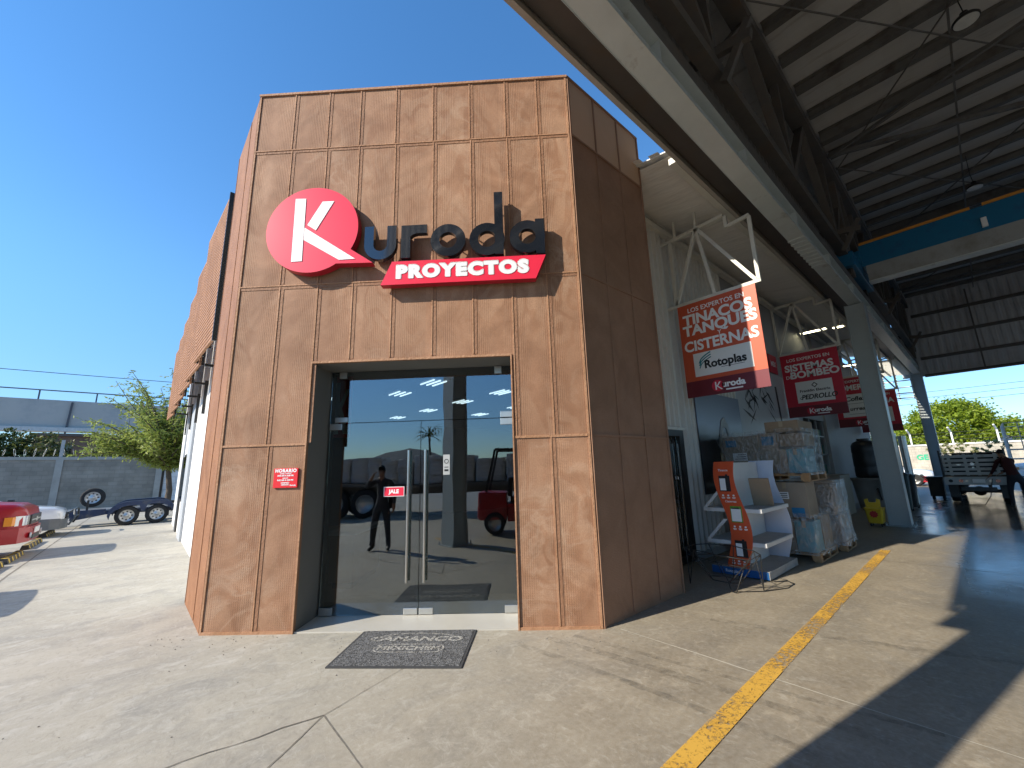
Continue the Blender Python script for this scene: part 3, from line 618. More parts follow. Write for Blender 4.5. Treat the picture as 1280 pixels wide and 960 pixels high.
# end fascias across both gables
END = mat('grey_end_sheet', (0.52, 0.52, 0.515), 0.6, var=0.06, scale=1.2, dirt=(0.38, 0.36, 0.34), dirt_scale=1)
for x, s_ in ((29.35, -1), (-2.36, 1)):
    v, f = corr(YB, 2.25, x, 5.72 if s_ > 0 else 5.62, 10.0, 0.30, 0.02, 'y', s_); q = MB().add(v, f); q.box(min(x-s_*0.02, x-s_*0.05), max(x-s_*0.02, x-s_*0.05), YB, 2.25, 5.72 if s_ > 0 else 5.62, 10.0)
    q.build('end_fascia_sheet', END, shed)
    q = MB()
    for z in (5.56 if s_ < 0 else 5.66, 6.46, 7.59, 8.73): q.box(x+s_*.03 if s_ > 0 else x-.20, x+.20 if s_ > 0 else x-.03, YB, 1.42, z, z+0.13)
    for y in (-0.62, -4.5, -8.4): q.box(x+s_*.21 if s_ > 0 else x-.24, x+.24 if s_ > 0 else x-.21, y-.03, y+.03, 5.6, 9.6)
    q.build('end_girts', DARK_STEEL, shed)
for y in (-29.6,):
    for x in CX:
        q = MB().box(x-.2, x+.2, y-.2, y+.2, 0, 9.5); q.build('column', COLUMN_STEEL, shed)
# overhead crane
crane = thing('overhead_crane', (14.6, 1.6, 6.4), 'blue overhead travelling crane girder with orange rail spanning under the shed roof', 'crane')
q = MB(); q.box(14.62, 15.10, YB+0.5, 1.42, 6.92, 7.56); q.build('girder', CRANE_BLUE, crane)
q = MB(); q.add([(14.60,YB+.5,6.918),(15.12,YB+.5,6.918),(15.12,1.35,6.918),(14.60,1.35,6.918),(14.72,YB+.5,6.50),(15.0,YB+.5,6.50),(15.0,1.35,6.50),(14.72,1.35,6.50)], [(0,1,2,3),(7,6,5,4),(0,3,7,4),(1,5,6,2),(3,2,6,7),(0,4,5,1)]); q.build('lower_girder', mat('mid_grey_girder_paint', (0.25, 0.27, 0.265), 0.45, var=0.06, dirt=(0.16, 0.15, 0.13)), crane)
MB().box(14.70, 15.02, YB+.5, 1.36, 6.47, 6.498).build('bottom_flange', SILVER_STEEL, crane)
q = MB(); q.box(14.60, 14.98, YB+.5, -0.95, 7.562, 7.635); q.box(14.60, 14.98, -0.75, 1.40, 7.562, 7.635); q.build('rail', CRANE_ORANGE, crane)
q = MB(); q.cbox(13.4, 16.2, 1.43, 1.79, 6.62, 7.02, .02); q.cbox(14.4, 15.3, 1.40, 1.80, 7.021, 7.35, .02); q.build('end_carriage', CRANE_BLUE, crane)
for x in (13.7, 15.9): MB().cyl((x, 1.56, 6.56), (x, 1.74, 6.56), 0.13, 18).build('carriage_wheel', BLACK_METAL, crane)
q = MB(); q.cbox(14.54, 14.615, -0.96, -0.86, 7.0, 7.24, .01); q.build('limit_switch', SIGN_WHITE, crane)

# ------------------------------------------------------------------ lean-to roof between shop wall and shed
lean = thing('lean_to_roof', (16, 3, 6.0), 'low white insulated lean-to roof between the corrugated wall and the shed gutter', 'roof')
LX0, LX1 = 5.30, 24.0
q = MB(); ny_ = 6; nx_ = 60; v = []; 
for i in range(nx_+1):
    for j in range(ny_+1):
        x = LX0 + (LX1-LX0)*i/nx_; t = j/ny_; y = 3.56 - t*1.28
        sag = 0.045*math.sin(math.pi*t)*(0.6+0.5*noise.noise((x*0.9, 0, 1))) if 0 < i else 0
        v.append((x, y, 6.27 - 0.20*t - sag))
q.add(v, [(i*(ny_+1)+j, i*(ny_+1)+j+1, (i+1)*(ny_+1)+j+1, (i+1)*(ny_+1)+j) for i in range(nx_) for j in range(ny_)], 0, True)
q.build('insulation', INSUL, lean)
q = MB(); q.add([(LX0-.06,3.70,6.34),(LX1,3.70,6.34),(LX1,2.27,6.115),(LX0-.06,2.27,6.115),(LX0-.06,3.70,6.36),(LX1,3.70,6.36),(LX1,2.27,6.135),(LX0-.06,2.27,6.135)], [(0,3,2,1),(4,5,6,7),(0,1,5,4),(1,2,6,5),(2,3,7,6),(3,0,4,7)])
for i in range(5):
    y = 3.45 - i*0.28; q.add([(LX0-.16+.04*(i % 2),y,6.36-(3.7-y)*.157),(LX0+.3,y,6.37-(3.7-y)*.157),(LX0+.3,y-.16,6.37-(3.86-y)*.157),(LX0-.16+.04*(i % 2),y-.16,6.36-(3.86-y)*.157)], [(0,1,2,3)])
q.build('roof_sheet', mat('bright_roof_sheet', (0.75, 0.74, 0.71), 0.45, var=0.04), lean)
q = MB(); q.box(LX0+.02, LX1, 3.40, 3.515, 6.00, 6.10); q.box(LX0+.02, LX1, 2.27, 2.37, 5.95, 6.05)
for x in (7.4, 13.4, 19.4): q.box(x+.02, x+.10, 2.38, 3.39, 5.99, 6.06)
q.build('edge_channel', CREAM_STEEL, lean)
# slatted pergola end of the lean-to, sky shows through
q = MB()
for i in range(26): q.bar((24.1+i*0.20, 3.5, 5.95), (24.1+i*0.20, 1.95, 5.80), 0.07, 0.03)
for y in (1.95, 2.7, 3.45): q.bar((24.0, y, 5.88), (29.4, y, 5.88), 0.06, 0.10)
for z in (5.5, 5.15, 4.85, 4.6): q.bar((29.0, 1.9, z), (29.0, 3.6, z), 0.05)
for y in (1.95, 2.5, 3.0, 3.55): q.bar((29.0, y, 4.5), (29.0, y, 5.9), 0.05)
q.build('pergola_slats', CREAM_STEEL, lean)
# ------------------------------------------------------------------ shop sign on the tower
def FPl(d):                                                          # facade plane at depth d: local x = u, y = z, z axis = outward
    return frame(FM @ Vector((0, d, 0)), FX, (0, 0, 1))
sign = thing('shop_sign', FM @ Vector((2.0, 0, 3.78)), 'shop sign with red speech bubble K, black letters and red PROYECTOS banner', 'shop sign')
SP = FPl(0.0)                                                        # outward z
def bubble():
    cx, cz, r = 0.952, 4.567, 0.578
    a0 = math.degrees(math.atan2(4.269-cz, 1.456-cx)); a1 = math.degrees(math.atan2(4.092-cz, 1.280-cx))
    return ring_poly(r, 64, a0, 360+a1, cx, cz) + [(1.728, 4.080)]
q = MB(); q.prism(bubble(), 0.035, 0.14, SP, 0, 1); q.build('emblem_bubble', [RED, RED_SIDE], sign)
q = MB()
for poly in ([(0.727,4.138),(0.860,4.142),(0.854,4.428),(0.855,4.591),(0.851,4.995),(0.717,4.999)], [(1.005,4.547),(1.212,4.939),(1.064,4.941),(0.892,4.625)], [(0.861,4.424),(1.316,4.134),(1.514,4.139),(0.861,4.591)]):
    q.prism(poly, 0.1405, 0.146, SP)
q.build('emblem_letter', SIGN_WHITE, sign)
T0, T1 = 0.075, 0.14
def ringsolid(q, cx, cz, ro, ri, a0=0, a1=360, n=40):
    """annulus sector extruded between T0 and T1"""
    full = a1-a0 == 360; k = n if full else n+1; v = []
    for i in range(k):
        a = R(a0+(a1-a0)*i/n)
        for rr, t in ((ro,T0),(ro,T1),(ri,T1),(ri,T0)): v.append((cx+rr*math.cos(a), cz+rr*math.sin(a), t))
    f = []; sm = []
    for i in range(k if full else k-1):
        j = (i+1) % k
        for c in range(4): f.append((i*4+c, i*4+(c+1)%4, j*4+(c+1)%4, j*4+c))
    if not full: f += [(3,2,1,0), tuple((k-1)*4+c for c in range(4))]
    q.add(v, f, 0, False, SP)
def sbox(q, u0, u1, z0, z1, e=0.0): q.box(u0, u1, z0, z1, T0-e, T1+e, SP)
LET = []
q = MB(); ringsolid(q, 1.812, 4.312, 0.196, 0.083, 180, 360, 28); sbox(q, 1.616, 1.729, 4.3121, 4.560); sbox(q, 1.895, 2.008, 4.3121, 4.560); LET.append(q)
q = MB(); sbox(q, 2.068, 2.181, 4.121, 4.552); q.prism([(2.1815,4.40),(2.21,4.425),(2.26,4.44),(2.384,4.44),(2.384,4.552),(2.1815,4.552)], T0, T1, SP); LET.append(q)
q = MB(); ringsolid(q, 2.640, 4.329, 0.213, 0.104); LET.append(q)
q = MB(); ringsolid(q, 3.112, 4.318, 0.213, 0.106); sbox(q, 3.205, 3.310, 4.112, 4.945, 0.0015); LET.append(q)
q = MB(); ringsolid(q, 3.596, 4.325, 0.213, 0.100); sbox(q, 3.695, 3.802, 4.094, 4.551, 0.0015); LET.append(q)
for L in LET: L.build('letter', NAVY, sign)
q = MB(); q.prism([(1.834,3.780),(3.677,3.778),(3.806,4.074),(1.965,4.077)], 0.04, 0.14, SP, 0, 1); q.build('banner', [RED, RED_SIDE], sign)
q = MB()
for k, (du, dz) in enumerate(((0,0),(-.008,0),(.008,0),(0,.006),(0,-.006))): q.text('PROYECTOS', 0.214, frame(SP @ Vector((2.805+du, 3.932+dz, 0.1402)), FX, (0,0,1)), 0.003+.0005*k, 0.0135, sx=1.14, spacing=1.20); q.build('banner_lettering', SIGN_WHITE, sign)
q = MB()
for u, z in ((1.67,4.45),(1.95,4.45),(2.12,4.3),(2.5,4.4),(2.78,4.25),(3.26,4.75),(2.98,4.4),(3.75,4.4),(3.47,4.25),(3.11,4.15)): q.cyl(SP @ Vector((u,z,0.0)), SP @ Vector((u,z,T0)), 0.008, 6)
for u, z in ((0.7,4.4),(1.2,4.7),(1.0,4.3)): q.cyl(SP @ Vector((u,z,0.0)), SP @ Vector((u,z,0.035)), 0.01, 6)
for u in (2.1, 2.8, 3.5): q.cyl(SP @ Vector((u,3.93,0.0)), SP @ Vector((u,3.93,0.04)), 0.01, 6)
q.build('standoff_pins', CHROME, sign)
# opening-hours plate
hp = thing('opening_hours_plate', FM @ Vector((0.8, -0.02, 1.47)), 'small square red HORARIO plate on the rust panel left of the glass door', 'sign')
HM = FPl(-0.004)
q = MB(); q.cbox(0.667, 0.940, 1.474, 1.686, 0.0, 0.018, .003, HM); q.build('plate', mat('bright_red_plate', (0.72, 0.025, 0.03), 0.35, var=0.02), hp)
q = MB(); hM = lambda u, z: frame(HM @ Vector((u, z, 0.0182)), FX, (0,0,1))
q.text('HORARIO', 0.050, hM(0.804, 1.658), 0.002, 0.0022, spacing=1.12)
q.text('LUNES A VIERNES', 0.0165, hM(0.804, 1.627), 0.002, 0.0004); q.text('8:00 AM A 6:00 PM', 0.023, hM(0.804, 1.605), 0.002, 0.0008)
q.text('SABADO', 0.0165, hM(0.804, 1.578), 0.002, 0.0004); q.text('8:00 AM A 2:00 PM', 0.023, hM(0.804, 1.556), 0.002, 0.0008)
q.text('DOMINGO', 0.019, hM(0.804, 1.526), 0.002, 0.0006); q.text('CERRADO', 0.019, hM(0.804, 1.506), 0.002, 0.0006); q.text('Kuroda', 0.022, hM(0.893, 1.500), 0.002, 0.0006)
q.build('plate_lettering', SIGN_WHITE, hp)
# door sticker
st = thing('pull_sticker', FM @ Vector((1.87, FG-.01, 1.32)), 'small red JALE sticker on the left glass door leaf', 'sticker')
JM = FPl(FG-0.001)
q = MB(); q.box(1.748, 1.998, 1.322, 1.436, 0, 0.002, JM); q.build('sticker_border', SIGN_WHITE, st)
q = MB(); q.box(1.755, 1.991, 1.329, 1.429, 0.0022, 0.0035, JM); q.build('sticker_field', RED, st)
q = MB(); q.text('JALE', 0.062, frame(JM @ Vector((1.873, 1.379, 0.0037)), FX, (0,0,1)), 0.001, 0.003); q.build('sticker_lettering', SIGN_WHITE, st)
st = thing('door_decal', FM @ Vector((2.46, FG-.01, 1.7)), 'narrow pale notice decal with a round symbol on the right glass door leaf', 'sticker')
q = MB(); q.box(2.47, 2.55, 1.56, 1.80, 0, 0.0015, JM); q.build('decal_sheet', mat('pale_grey_decal', (0.42, 0.43, 0.42), 0.5), st)
q = MB(); q.torus(JM @ Vector((2.51, 1.72, 0.002)), FN, 0.024, 0.004, 20, 6); q.box(2.485, 2.535, 1.60, 1.625, 0.0017, 0.0025, JM); q.box(2.485, 2.535, 1.645, 1.655, 0.0017, 0.0025, JM); q.build('decal_print', BLACK_INK, st)
# door mat
mw = Vector((0.707, -0.707, 0)); mu = Vector((0.707, 0.707, 0)); MO = Vector((1.305, 3.984, 0.0005))
MM = frame(MO, mw, mu)
m_, n_, l_, b_ = node_mat('grey_loop_mat')
tc = n_.new('ShaderNodeTexCoord'); vv = n_.new('ShaderNodeTexVoronoi'); vv.inputs['Scale'].default_value = 95; l_.new(tc.outputs['Object'], vv.inputs['Vector'])
cr = n_.new('ShaderNodeMapRange'); cr.inputs['To Min'].default_value = 0.025; cr.inputs['To Max'].default_value = 0.21; sp_ = n_.new('ShaderNodeSeparateColor'); l_.new(vv.outputs['Color'], sp_.inputs[0]); l_.new(sp_.outputs[0], cr.inputs['Value'])
l_.new(cr.outputs[0], b_.inputs['Base Color']); b_.inputs['Roughness'].default_value = 0.95
bb = n_.new('ShaderNodeBump'); bb.inputs['Strength'].default_value = 0.8; bb.inputs['Distance'].default_value = 0.01; l_.new(vv.outputs['Distance'], bb.inputs['Height']); l_.new(bb.outputs[0], b_.inputs['Normal'])
mt = thing('door_mat', MO + mw*.58 + mu*.43, 'speckled dark grey door mat with pale worn lettering on the ground before the entrance', 'mat')
MATX = mat('mat_rubber_edge', (0.05, 0.05, 0.052), 0.8)
q = MB(); q.box(0.025, 1.14, 0.025, 0.835, 0.002, 0.013, MM); q.build('mat_pile', m_, mt)
q = MB(); q.box(0, 1.165, 0, 0.0245, 0.001, 0.010, MM); q.box(0, 1.165, 0.8355, 0.86, 0.001, 0.010, MM); q.box(0, 0.0245, 0.025, 0.835, 0.001, 0.010, MM); q.box(1.1405, 1.165, 0.025, 0.835, 0.001, 0.010, MM); q.build('mat_border', MATX, mt)
m_, n_, l_, b_ = node_mat('worn_pale_mat_print'); geo = n_.new('ShaderNodeTexCoord'); q_ = n_.new('ShaderNodeTexNoise'); q_.inputs['Scale'].default_value = 55; q_.inputs['Detail'].default_value = 3; l_.new(geo.outputs['Object'], q_.inputs['Vector'])
r_ = n_.new('ShaderNodeMapRange'); r_.inputs['From Min'].default_value = 0.38; r_.inputs['From Max'].default_value = 0.55; l_.new(q_.outputs['Fac'], r_.inputs['Value'])
t_ = n_.new('ShaderNodeBsdfTransparent'); x_ = n_.new('ShaderNodeMixShader'); l_.new(r_.outputs[0], x_.inputs[0]); l_.new(t_.outputs[0], x_.inputs[1]); l_.new(b_.outputs[0], x_.inputs[2]); l_.new(x_.outputs[0], n_['Material Output'].inputs[0]); b_.inputs['Base Color'].default_value = (0.40, 0.385, 0.35, 1); b_.inputs['Roughness'].default_value = 0.9
q = MB(); tM = lambda a, b: frame(MM @ Vector((a, b, 0.0133)), mw, mu)
q.text('AMANCO', 0.145, tM(0.66, 0.575), 0.002, 0.004, sx=1.25, shear=0.12); q.text('MEXICHEM', 0.115, tM(0.60, 0.365), 0.002, 0.0035, sx=1.05)
pill = [Vector((0.36+0.085*math.cos(R(a)), 0.365+0.085*math.sin(R(a)))) for a in range(90, 271, 15)] + [Vector((0.84+0.085*math.cos(R(a)), 0.365+0.085*math.sin(R(a)))) for a in range(-90, 91, 15)]
def flatline(q, pts, w, z, M, closed):
    n = len(pts); P = []
    for i in range(n):
        a = pts[(i-1) % n] if closed or i else pts[i]; b = pts[(i+1) % n] if closed or i < n-1 else pts[i]
        d = (b-a).normalized(); s_ = Vector((-d.y, d.x))*w/2; P += [(pts[i].x-s_.x, pts[i].y-s_.y, z), (pts[i].x+s_.x, pts[i].y+s_.y, z)]
    m = n if closed else n-1
    q.add(P, [(2*i, 2*((i+1) % n), 2*((i+1) % n)+1, 2*i+1) for i in range(m)], 0, False, M)
flatline(q, pill, 0.016, 0.0146, MM, True)
flatline(q, [Vector((0.62+0.42*math.cos(R(a)), 0.56+0.155*math.sin(R(a)))) for a in range(12, 200, 7)], 0.016, 0.0146, MM, False)
flatline(q, [Vector((0.22+0.055*math.cos(R(a)), 0.57+0.045*math.sin(R(a)))) for a in range(0, 360, 30)], 0.018, 0.0146, MM, True)
q.build('mat_print', m_, mt)

# ------------------------------------------------------------------ hanging banners on cream steel frames under the lean-to
DKRED = mat('dark_maroon_band', (0.16, 0.016, 0.026), 0.45, var=0.03)
RED_A = mat('orange_red_banner', (0.60, 0.095, 0.035), 0.45, var=0.03); RED_B = mat('crimson_banner', (0.55, 0.018, 0.045), 0.45, var=0.03)
OFFW = mat('banner_white', (0.78, 0.78, 0.76), 0.5, var=0.02); TEAL = mat('teal_ink', (0.03, 0.22, 0.25), 0.5, var=0.02)
def hang_sign(x, y0, y1, z0, z1, red, lines, logo, label, ftop=6.03, brand_x=0.62):
    """banner facing -x between y0 (right edge, near the shed) and y1 (left edge, by the wall)"""
    r = thing('hanging_banner', (x, (y0+y1)/2, z0), label, 'sign', 'red banners hanging under the lean-to')
    W, H = y1-y0, z1-z0
    P = frame((x, y1, z0), (0,-1,0), (0,0,1))                         # local x to the right, y up, z towards the viewer
    q = MB(); q.box(0, W, 0.165*H, H, -0.02, 0, P); q.build('banner_field', red, r)
    q = MB(); q.box(0, W, 0, 0.165*H-.001, -0.02, 0, P); q.build('banner_band', DKRED, r)
    q = MB()
    for body, size, cx, cy, off, sx in lines: q.text(body, size*H, frame(P @ Vector((cx*W, cy*H, 0.001)), (0,-1,0), (0,0,1)), 0.002, off*H, sx=sx)
    q.text('uroda', 0.085*H, frame(P @ Vector((0.595*W, 0.088*H, 0.001)), (0,-1,0), (0,0,1)), 0.002, 0.0035*H, sx=1.05)
    q.box(0.50*W, 0.70*W, 0.028*H, 0.042*H, 0.001, 0.002, P)
    K0 = (0.405*W, 0.083*H); s_ = 0.052*H
    for poly in ([(-.45,-.75),(-.2,-.75),(-.2,.75),(-.45,.75)], [(-.14,.02),(.32,.7),(.6,.7),(.06,-.06)], [(-.19,-.12),(.55,-.78),(.9,-.78),(-.19,.12)]):
        q.prism([(K0[0]+a*s_, K0[1]+b*s_) for a, b in poly], 0.0035, 0.005, P)
    q.build('banner_lettering', SIGN_WHITE, r)
    q = MB(); q.prism([(K0[0]+1.1*s_*math.cos(R(a)), K0[1]+1.1*s_*math.sin(R(a))) for a in range(0, 360, 15)], 0.001, 0.003, P); q.build('banner_emblem', RED_B, r)
    q = MB(); q.box(logo[0]*W, logo[1]*W, logo[2]*H, logo[3]*H, 0.001, 0.003, P); pl = q.build('logo_panel', OFFW, r)
    if logo[4]:
        q = MB(); qt = MB()
        for it in logo[4]:
            if it[0] == 't': q.text(it[1], it[2]*H, frame(P @ Vector((it[3]*W, it[4]*H, 0.0032)), (0,-1,0), (0,0,1)), 0.001, it[5]*H, sx=it[6], shear=it[7] if len(it) > 7 else 0)
            elif it[0] == 'd': q.prism([(it[1]*W+it[3]*H*c, it[2]*H+it[3]*H*s) for c, s in ((1,0),(0,1),(-1,0),(0,-1))], 0.0032, 0.004, P); qt.prism([(it[1]*W+it[3]*H*c*.62, it[2]*H+it[3]*H*s*.62) for c, s in ((1,0),(0,1),(-1,0),(0,-1))], 0.0042, 0.005, P)
            elif it[0] == 'w':
                for k in range(3): flatline(qt, [Vector((it[1]*W+(0.02+0.16*t/6)*W, it[2]*H+(0.015+0.10*math.sqrt(t/6)-0.026*k)*H)) for t in range(7)], 0.014*H*(1-0.12*k), 0.0034, P, False)
            elif it[0] == 'l': q.box(it[1]*W, it[2]*W, it[3]*H, it[4]*H, 0.0032, 0.004, P)
        q.build('logo_print', BLACK_INK, pl)
        if qt.v: qt.build('logo_mark', TEAL if red is RED_A else OFFW, pl)
    # bracket truss above
    xf = x + 0.03; b = 0.055; q = MB(); T = lambda y, z: (xf, y, z)
    for a, c in (((y1, ftop-.02), (y0+0.33, ftop+.03)), ((y0+0.30, ftop+.0), (y0+0.30, ftop-.22)), ((y0+0.27, ftop-.21), (y0-0.07, ftop-.17)), ((y0-0.06, ftop-.19), (y0-0.06, z1+0.05)), ((y1+0.01, ftop-.02), (y1+0.01, z1+0.05)),
                 ((y1+0.04, z1+0.03), (y0-0.09, z1+0.03)), ((0.52*y1+0.48*(y0+.28), ftop), (y1, z1+0.06)), ((0.52*y1+0.48*(y0+.28), ftop), (0.48*y1+0.52*y0, z1+0.06)), ((0.50*y1+0.50*(y0+.28), ftop), (y0-0.02, z1+0.06))):
        q.bar(T(*a), T(*c), b, 0.045, up=(1,0,0))
    if ftop < 5.9:
        for z in (ftop-.02, z1+.03): q.bar(T(y1+.02, z), T(3.52, z), b, 0.045)
        for y in (y1-.1, (y0+y1)/2+.15): q.bar(T(y, ftop), T(y, 6.12), 0.04)
    q.build('hanging_bracket', CREAM_STEEL, r)
    return r
hang_sign(7.00, 1.985, 3.29, 2.726, 4.415, RED_A,
    [('LOS EXPERTOS EN', 0.068, 0.50, 0.925, 0.0012, 1.0), ('TINACOS', 0.150, 0.50, 0.820, 0.0058, 1.05), ('TANQUES', 0.150, 0.51, 0.702, 0.0058, 1.05), ('Y', 0.058, 0.515, 0.617, 0.001, 1.0), ('CISTERNAS', 0.150, 0.50, 0.530, 0.0048, 0.95)],
    (0.14, 0.86, 0.205, 0.45, [('w', 0.19, 0.325), ('t', 'Rotoplas', 0.112, 0.53, 0.315, 0.0042, 1.0), ('l', 0.48, 0.76, 0.262, 0.266)]), 'orange red TINACOS TANQUES Y CISTERNAS banner, partly sunlit, nearest the rust tower', ftop=5.79)
hang_sign(13.40, 2.15, 3.48, 2.77, 4.55, RED_B,
    [('LOS EXPERTOS EN', 0.068, 0.49, 0.905, 0.0012, 1.0), ('SISTEMAS', 0.148, 0.48, 0.775, 0.0055, 1.02), ('BOMBEO', 0.148, 0.56, 0.655, 0.0055, 1.05), ('DE', 0.072, 0.115, 0.635, 0.001, 1.0)],
    (0.20, 0.83, 0.215, 0.545, [('d', 0.53, 0.475, 0.042), ('t', 'Franklin Electric', 0.052, 0.52, 0.395, 0.0014, 1.15), ('t', 'PEDROLLO', 0.098, 0.57, 0.295, 0.003, 0.92, 0.25), ('d', 0.27, 0.285, 0.022)]), 'crimson SISTEMAS DE BOMBEO banner, second behind the partly sunlit orange one')
hang_sign(19.40, 2.02, 3.48, 2.75, 4.58, RED_B,
    [('LOS EXPERTOS EN', 0.068, 0.45, 0.92, 0.0012, 1.0), ('PLOMERIA', 0.150, 0.36, 0.79, 0.005, 0.9)],
    (0.12, 0.90, 0.20, 0.66, [('t', 'Coflex', 0.12, 0.42, 0.56, 0.0035, 1.0, 0.1), ('l', 0.25, 0.75, 0.465, 0.47), ('t', 'urrea', 0.10, 0.42, 0.36, 0.003, 1.1, 0.2), ('l', 0.25, 0.80, 0.255, 0.26)]), 'crimson banner ending in OME with a white logo panel, partly hidden by the grey column')
hang_sign(23.60, 2.13, 3.46, 2.72, 4.45, RED_B,
    [('LOS EXPERTOS EN', 0.068, 0.49, 0.92, 0.0012, 1.0), ('GRIFERIA', 0.165, 0.50, 0.76, 0.0055, 0.95)],
    (0.16, 0.84, 0.24, 0.60, [('t', 'helvex', 0.11, 0.5, 0.49, 0.003, 1.1), ('t', 'rugo', 0.11, 0.5, 0.33, 0.003, 1.1)]), 'farthest crimson banner ending in RIA, right of the grey column')
# ------------------------------------------------------------------ wall posters
r = thing('wall_poster', (8.7, 3.5, 1.05), 'large dark poster fading from blue grey to black on the corrugated wall', 'poster')
m_, n_, l_, b_ = node_mat('poster_print_dark')
tc = n_.new('ShaderNodeTexCoord'); sx = n_.new('ShaderNodeSeparateXYZ'); l_.new(tc.outputs['Object'], sx.inputs[0])
nz = n_.new('ShaderNodeTexNoise'); nz.inputs['Scale'].default_value = 1.4; l_.new(tc.outputs['Object'], nz.inputs['Vector'])
ad = n_.new('ShaderNodeMath'); ad.operation = 'MULTIPLY_ADD'; l_.new(nz.outputs['Fac'], ad.inputs[0]); ad.inputs[1].default_value = 0.35; l_.new(sx.outputs['Z'], ad.inputs[2])
cr = n_.new('ShaderNodeValToRGB'); cr.color_ramp.elements[0].position = 0.50; cr.color_ramp.elements[0].color = (0.012, 0.012, 0.013, 1); cr.color_ramp.elements[1].position = 0.62; cr.color_ramp.elements[1].color = (0.13, 0.16, 0.24, 1)
e_ = cr.color_ramp.elements.new(0.85); e_.color = (0.09, 0.11, 0.16, 1)
mr = n_.new('ShaderNodeMapRange'); mr.inputs['From Min'].default_value = 0.15; mr.inputs['From Max'].default_value = 2.3; l_.new(ad.outputs[0], mr.inputs['Value']); l_.new(mr.outputs[0], cr.inputs['Fac'])
l_.new(cr.outputs['Color'], b_.inputs['Base Color']); b_.inputs['Roughness'].default_value = 0.35
MB().box(7.62, 9.74, 3.455, 3.472, 1.05, 2.98).build('poster_sheet', m_, r)
WPM = lambda x, z, y=3.453: frame((x, y, z), (1,0,0), (0,0,1))
q = MB(); q.text('NEVER STOP', 0.13, WPM(9.15, 1.55), 0.001, 0.002); q.build('poster_lettering', mat('faded_grey_lettering', (0.16, 0.16, 0.16), 0.5), r)
q = MB(); q.prism([(8.30,2.05),(8.42,1.93),(8.66,2.45),(8.80,2.52),(8.95,2.40),(9.02,2.05),(8.92,2.10),(8.85,2.30),(8.72,2.32),(8.52,1.80)], 3.443, 3.4525, frame((0,0,0),(1,0,0),(0,0,1)) @ Matrix.Diagonal((1,1,-1,1))); q.build('torn_film', mat('torn_white_film', (0.30, 0.30, 0.29), 0.5, var=0.2), r)
r = thing('wall_poster', (11.8, 3.5, 2.2), 'pale grey poster with black splashed brush marks, high on the painted wall', 'poster')
MB().box(9.80, 14.4, 3.508, 3.522, 2.05, 3.95).build('poster_sheet', mat('pale_grey_poster', (0.40, 0.41, 0.41), 0.5, var=0.03), r)
rr = random.Random(3); q = MB()
for i in range(26):
    cx = rr.gauss(11.0, 0.55); cz = 3.15 + rr.gauss(0, 0.22); a = rr.uniform(-1.0, -0.2) if i % 3 else rr.uniform(0.3, 1.2); L = rr.uniform(0.10, 0.42); w = rr.uniform(0.012, 0.05)
    d = Vector((math.cos(a), math.sin(a))); s_ = Vector((-d.y, d.x))
    q.add([(*[(Vector((cx,cz))-d*L)[0]], 3.5065, (Vector((cx,cz))-d*L)[1]), ((Vector((cx,cz))+s_*w)[0], 3.5065, (Vector((cx,cz))+s_*w)[1]), ((Vector((cx,cz))+d*L)[0], 3.5065, (Vector((cx,cz))+d*L)[1]), ((Vector((cx,cz))-s_*w)[0], 3.5065, (Vector((cx,cz))-s_*w)[1])], [(0,1,2,3)])
q.add([(12.6,3.506,3.6),(12.75,3.506,3.6),(12.85,3.506,2.3),(12.72,3.506,2.3)], [(0,1,2,3)])
q.build('poster_print', BLACK_INK, r)
r = thing('wall_sign', (12.9, 3.5, 3.95), 'small dark red sign high on the wall between the two front banners', 'sign')
MB().box(12.45, 13.05, 3.485, 3.505, 3.98, 4.5).build('sign_plate', RED_B, r)
q = MB(); q.text('MEX', 0.2, WPM(12.75, 4.24, 3.483), 0.001, 0.006); q.build('sign_lettering', SIGN_WHITE, r)

# ------------------------------------------------------------------ fluorescent battens, lit
LIT = mat('lit_fluorescent_tube', (0.9, 0.88, 0.7), 0.4, emit=(1.0, 0.93, 0.62), estr=7.0)
def batten(x, y0, y1, z, label):
    r = thing('fluorescent_light', (x, (y0+y1)/2, z), label, 'light', 'lit tube lights under the lean-to')
    q = MB(); q.box(x-.07, x+.07, y0, y1, z, z+.04); q.add([(x-.07,y0,z-.001),(x+.07,y0,z-.001),(x+.13,y0,z-.03),(x-.13,y0,z-.03),(x-.07,y1,z-.001),(x+.07,y1,z-.001),(x+.13,y1,z-.03),(x-.13,y1,z-.03)], [(0,1,5,4),(1,2,6,5),(3,0,4,7)])
    q.bar((x, y0+.2, z+.04), (x, y0+.2, z+.3), 0.015); q.bar((x, y1-.2, z+.04), (x, y1-.2, z+.3), 0.015)
    q.build('housing', CREAM_STEEL, r)
    for dx in (-.045, .045): MB().cyl((x+dx, y0+.03, z-.02), (x+dx, y1-.03, z-.02), 0.014, 10).build('tube', LIT, r)
batten(16.0, 2.72, 3.46, 5.78, 'lit tube light with two long tubes above the second red banner')
batten(16.2, 2.30, 2.62, 5.79, 'short lit tube light just right of the long one above the second banner')
batten(21.0, 2.85, 3.30, 5.35, 'farther pair of lit tubes on the left, beside the grey column')
batten(21.0, 2.35, 2.72, 5.36, 'farther pair of lit tubes on the right, partly behind the grey column')

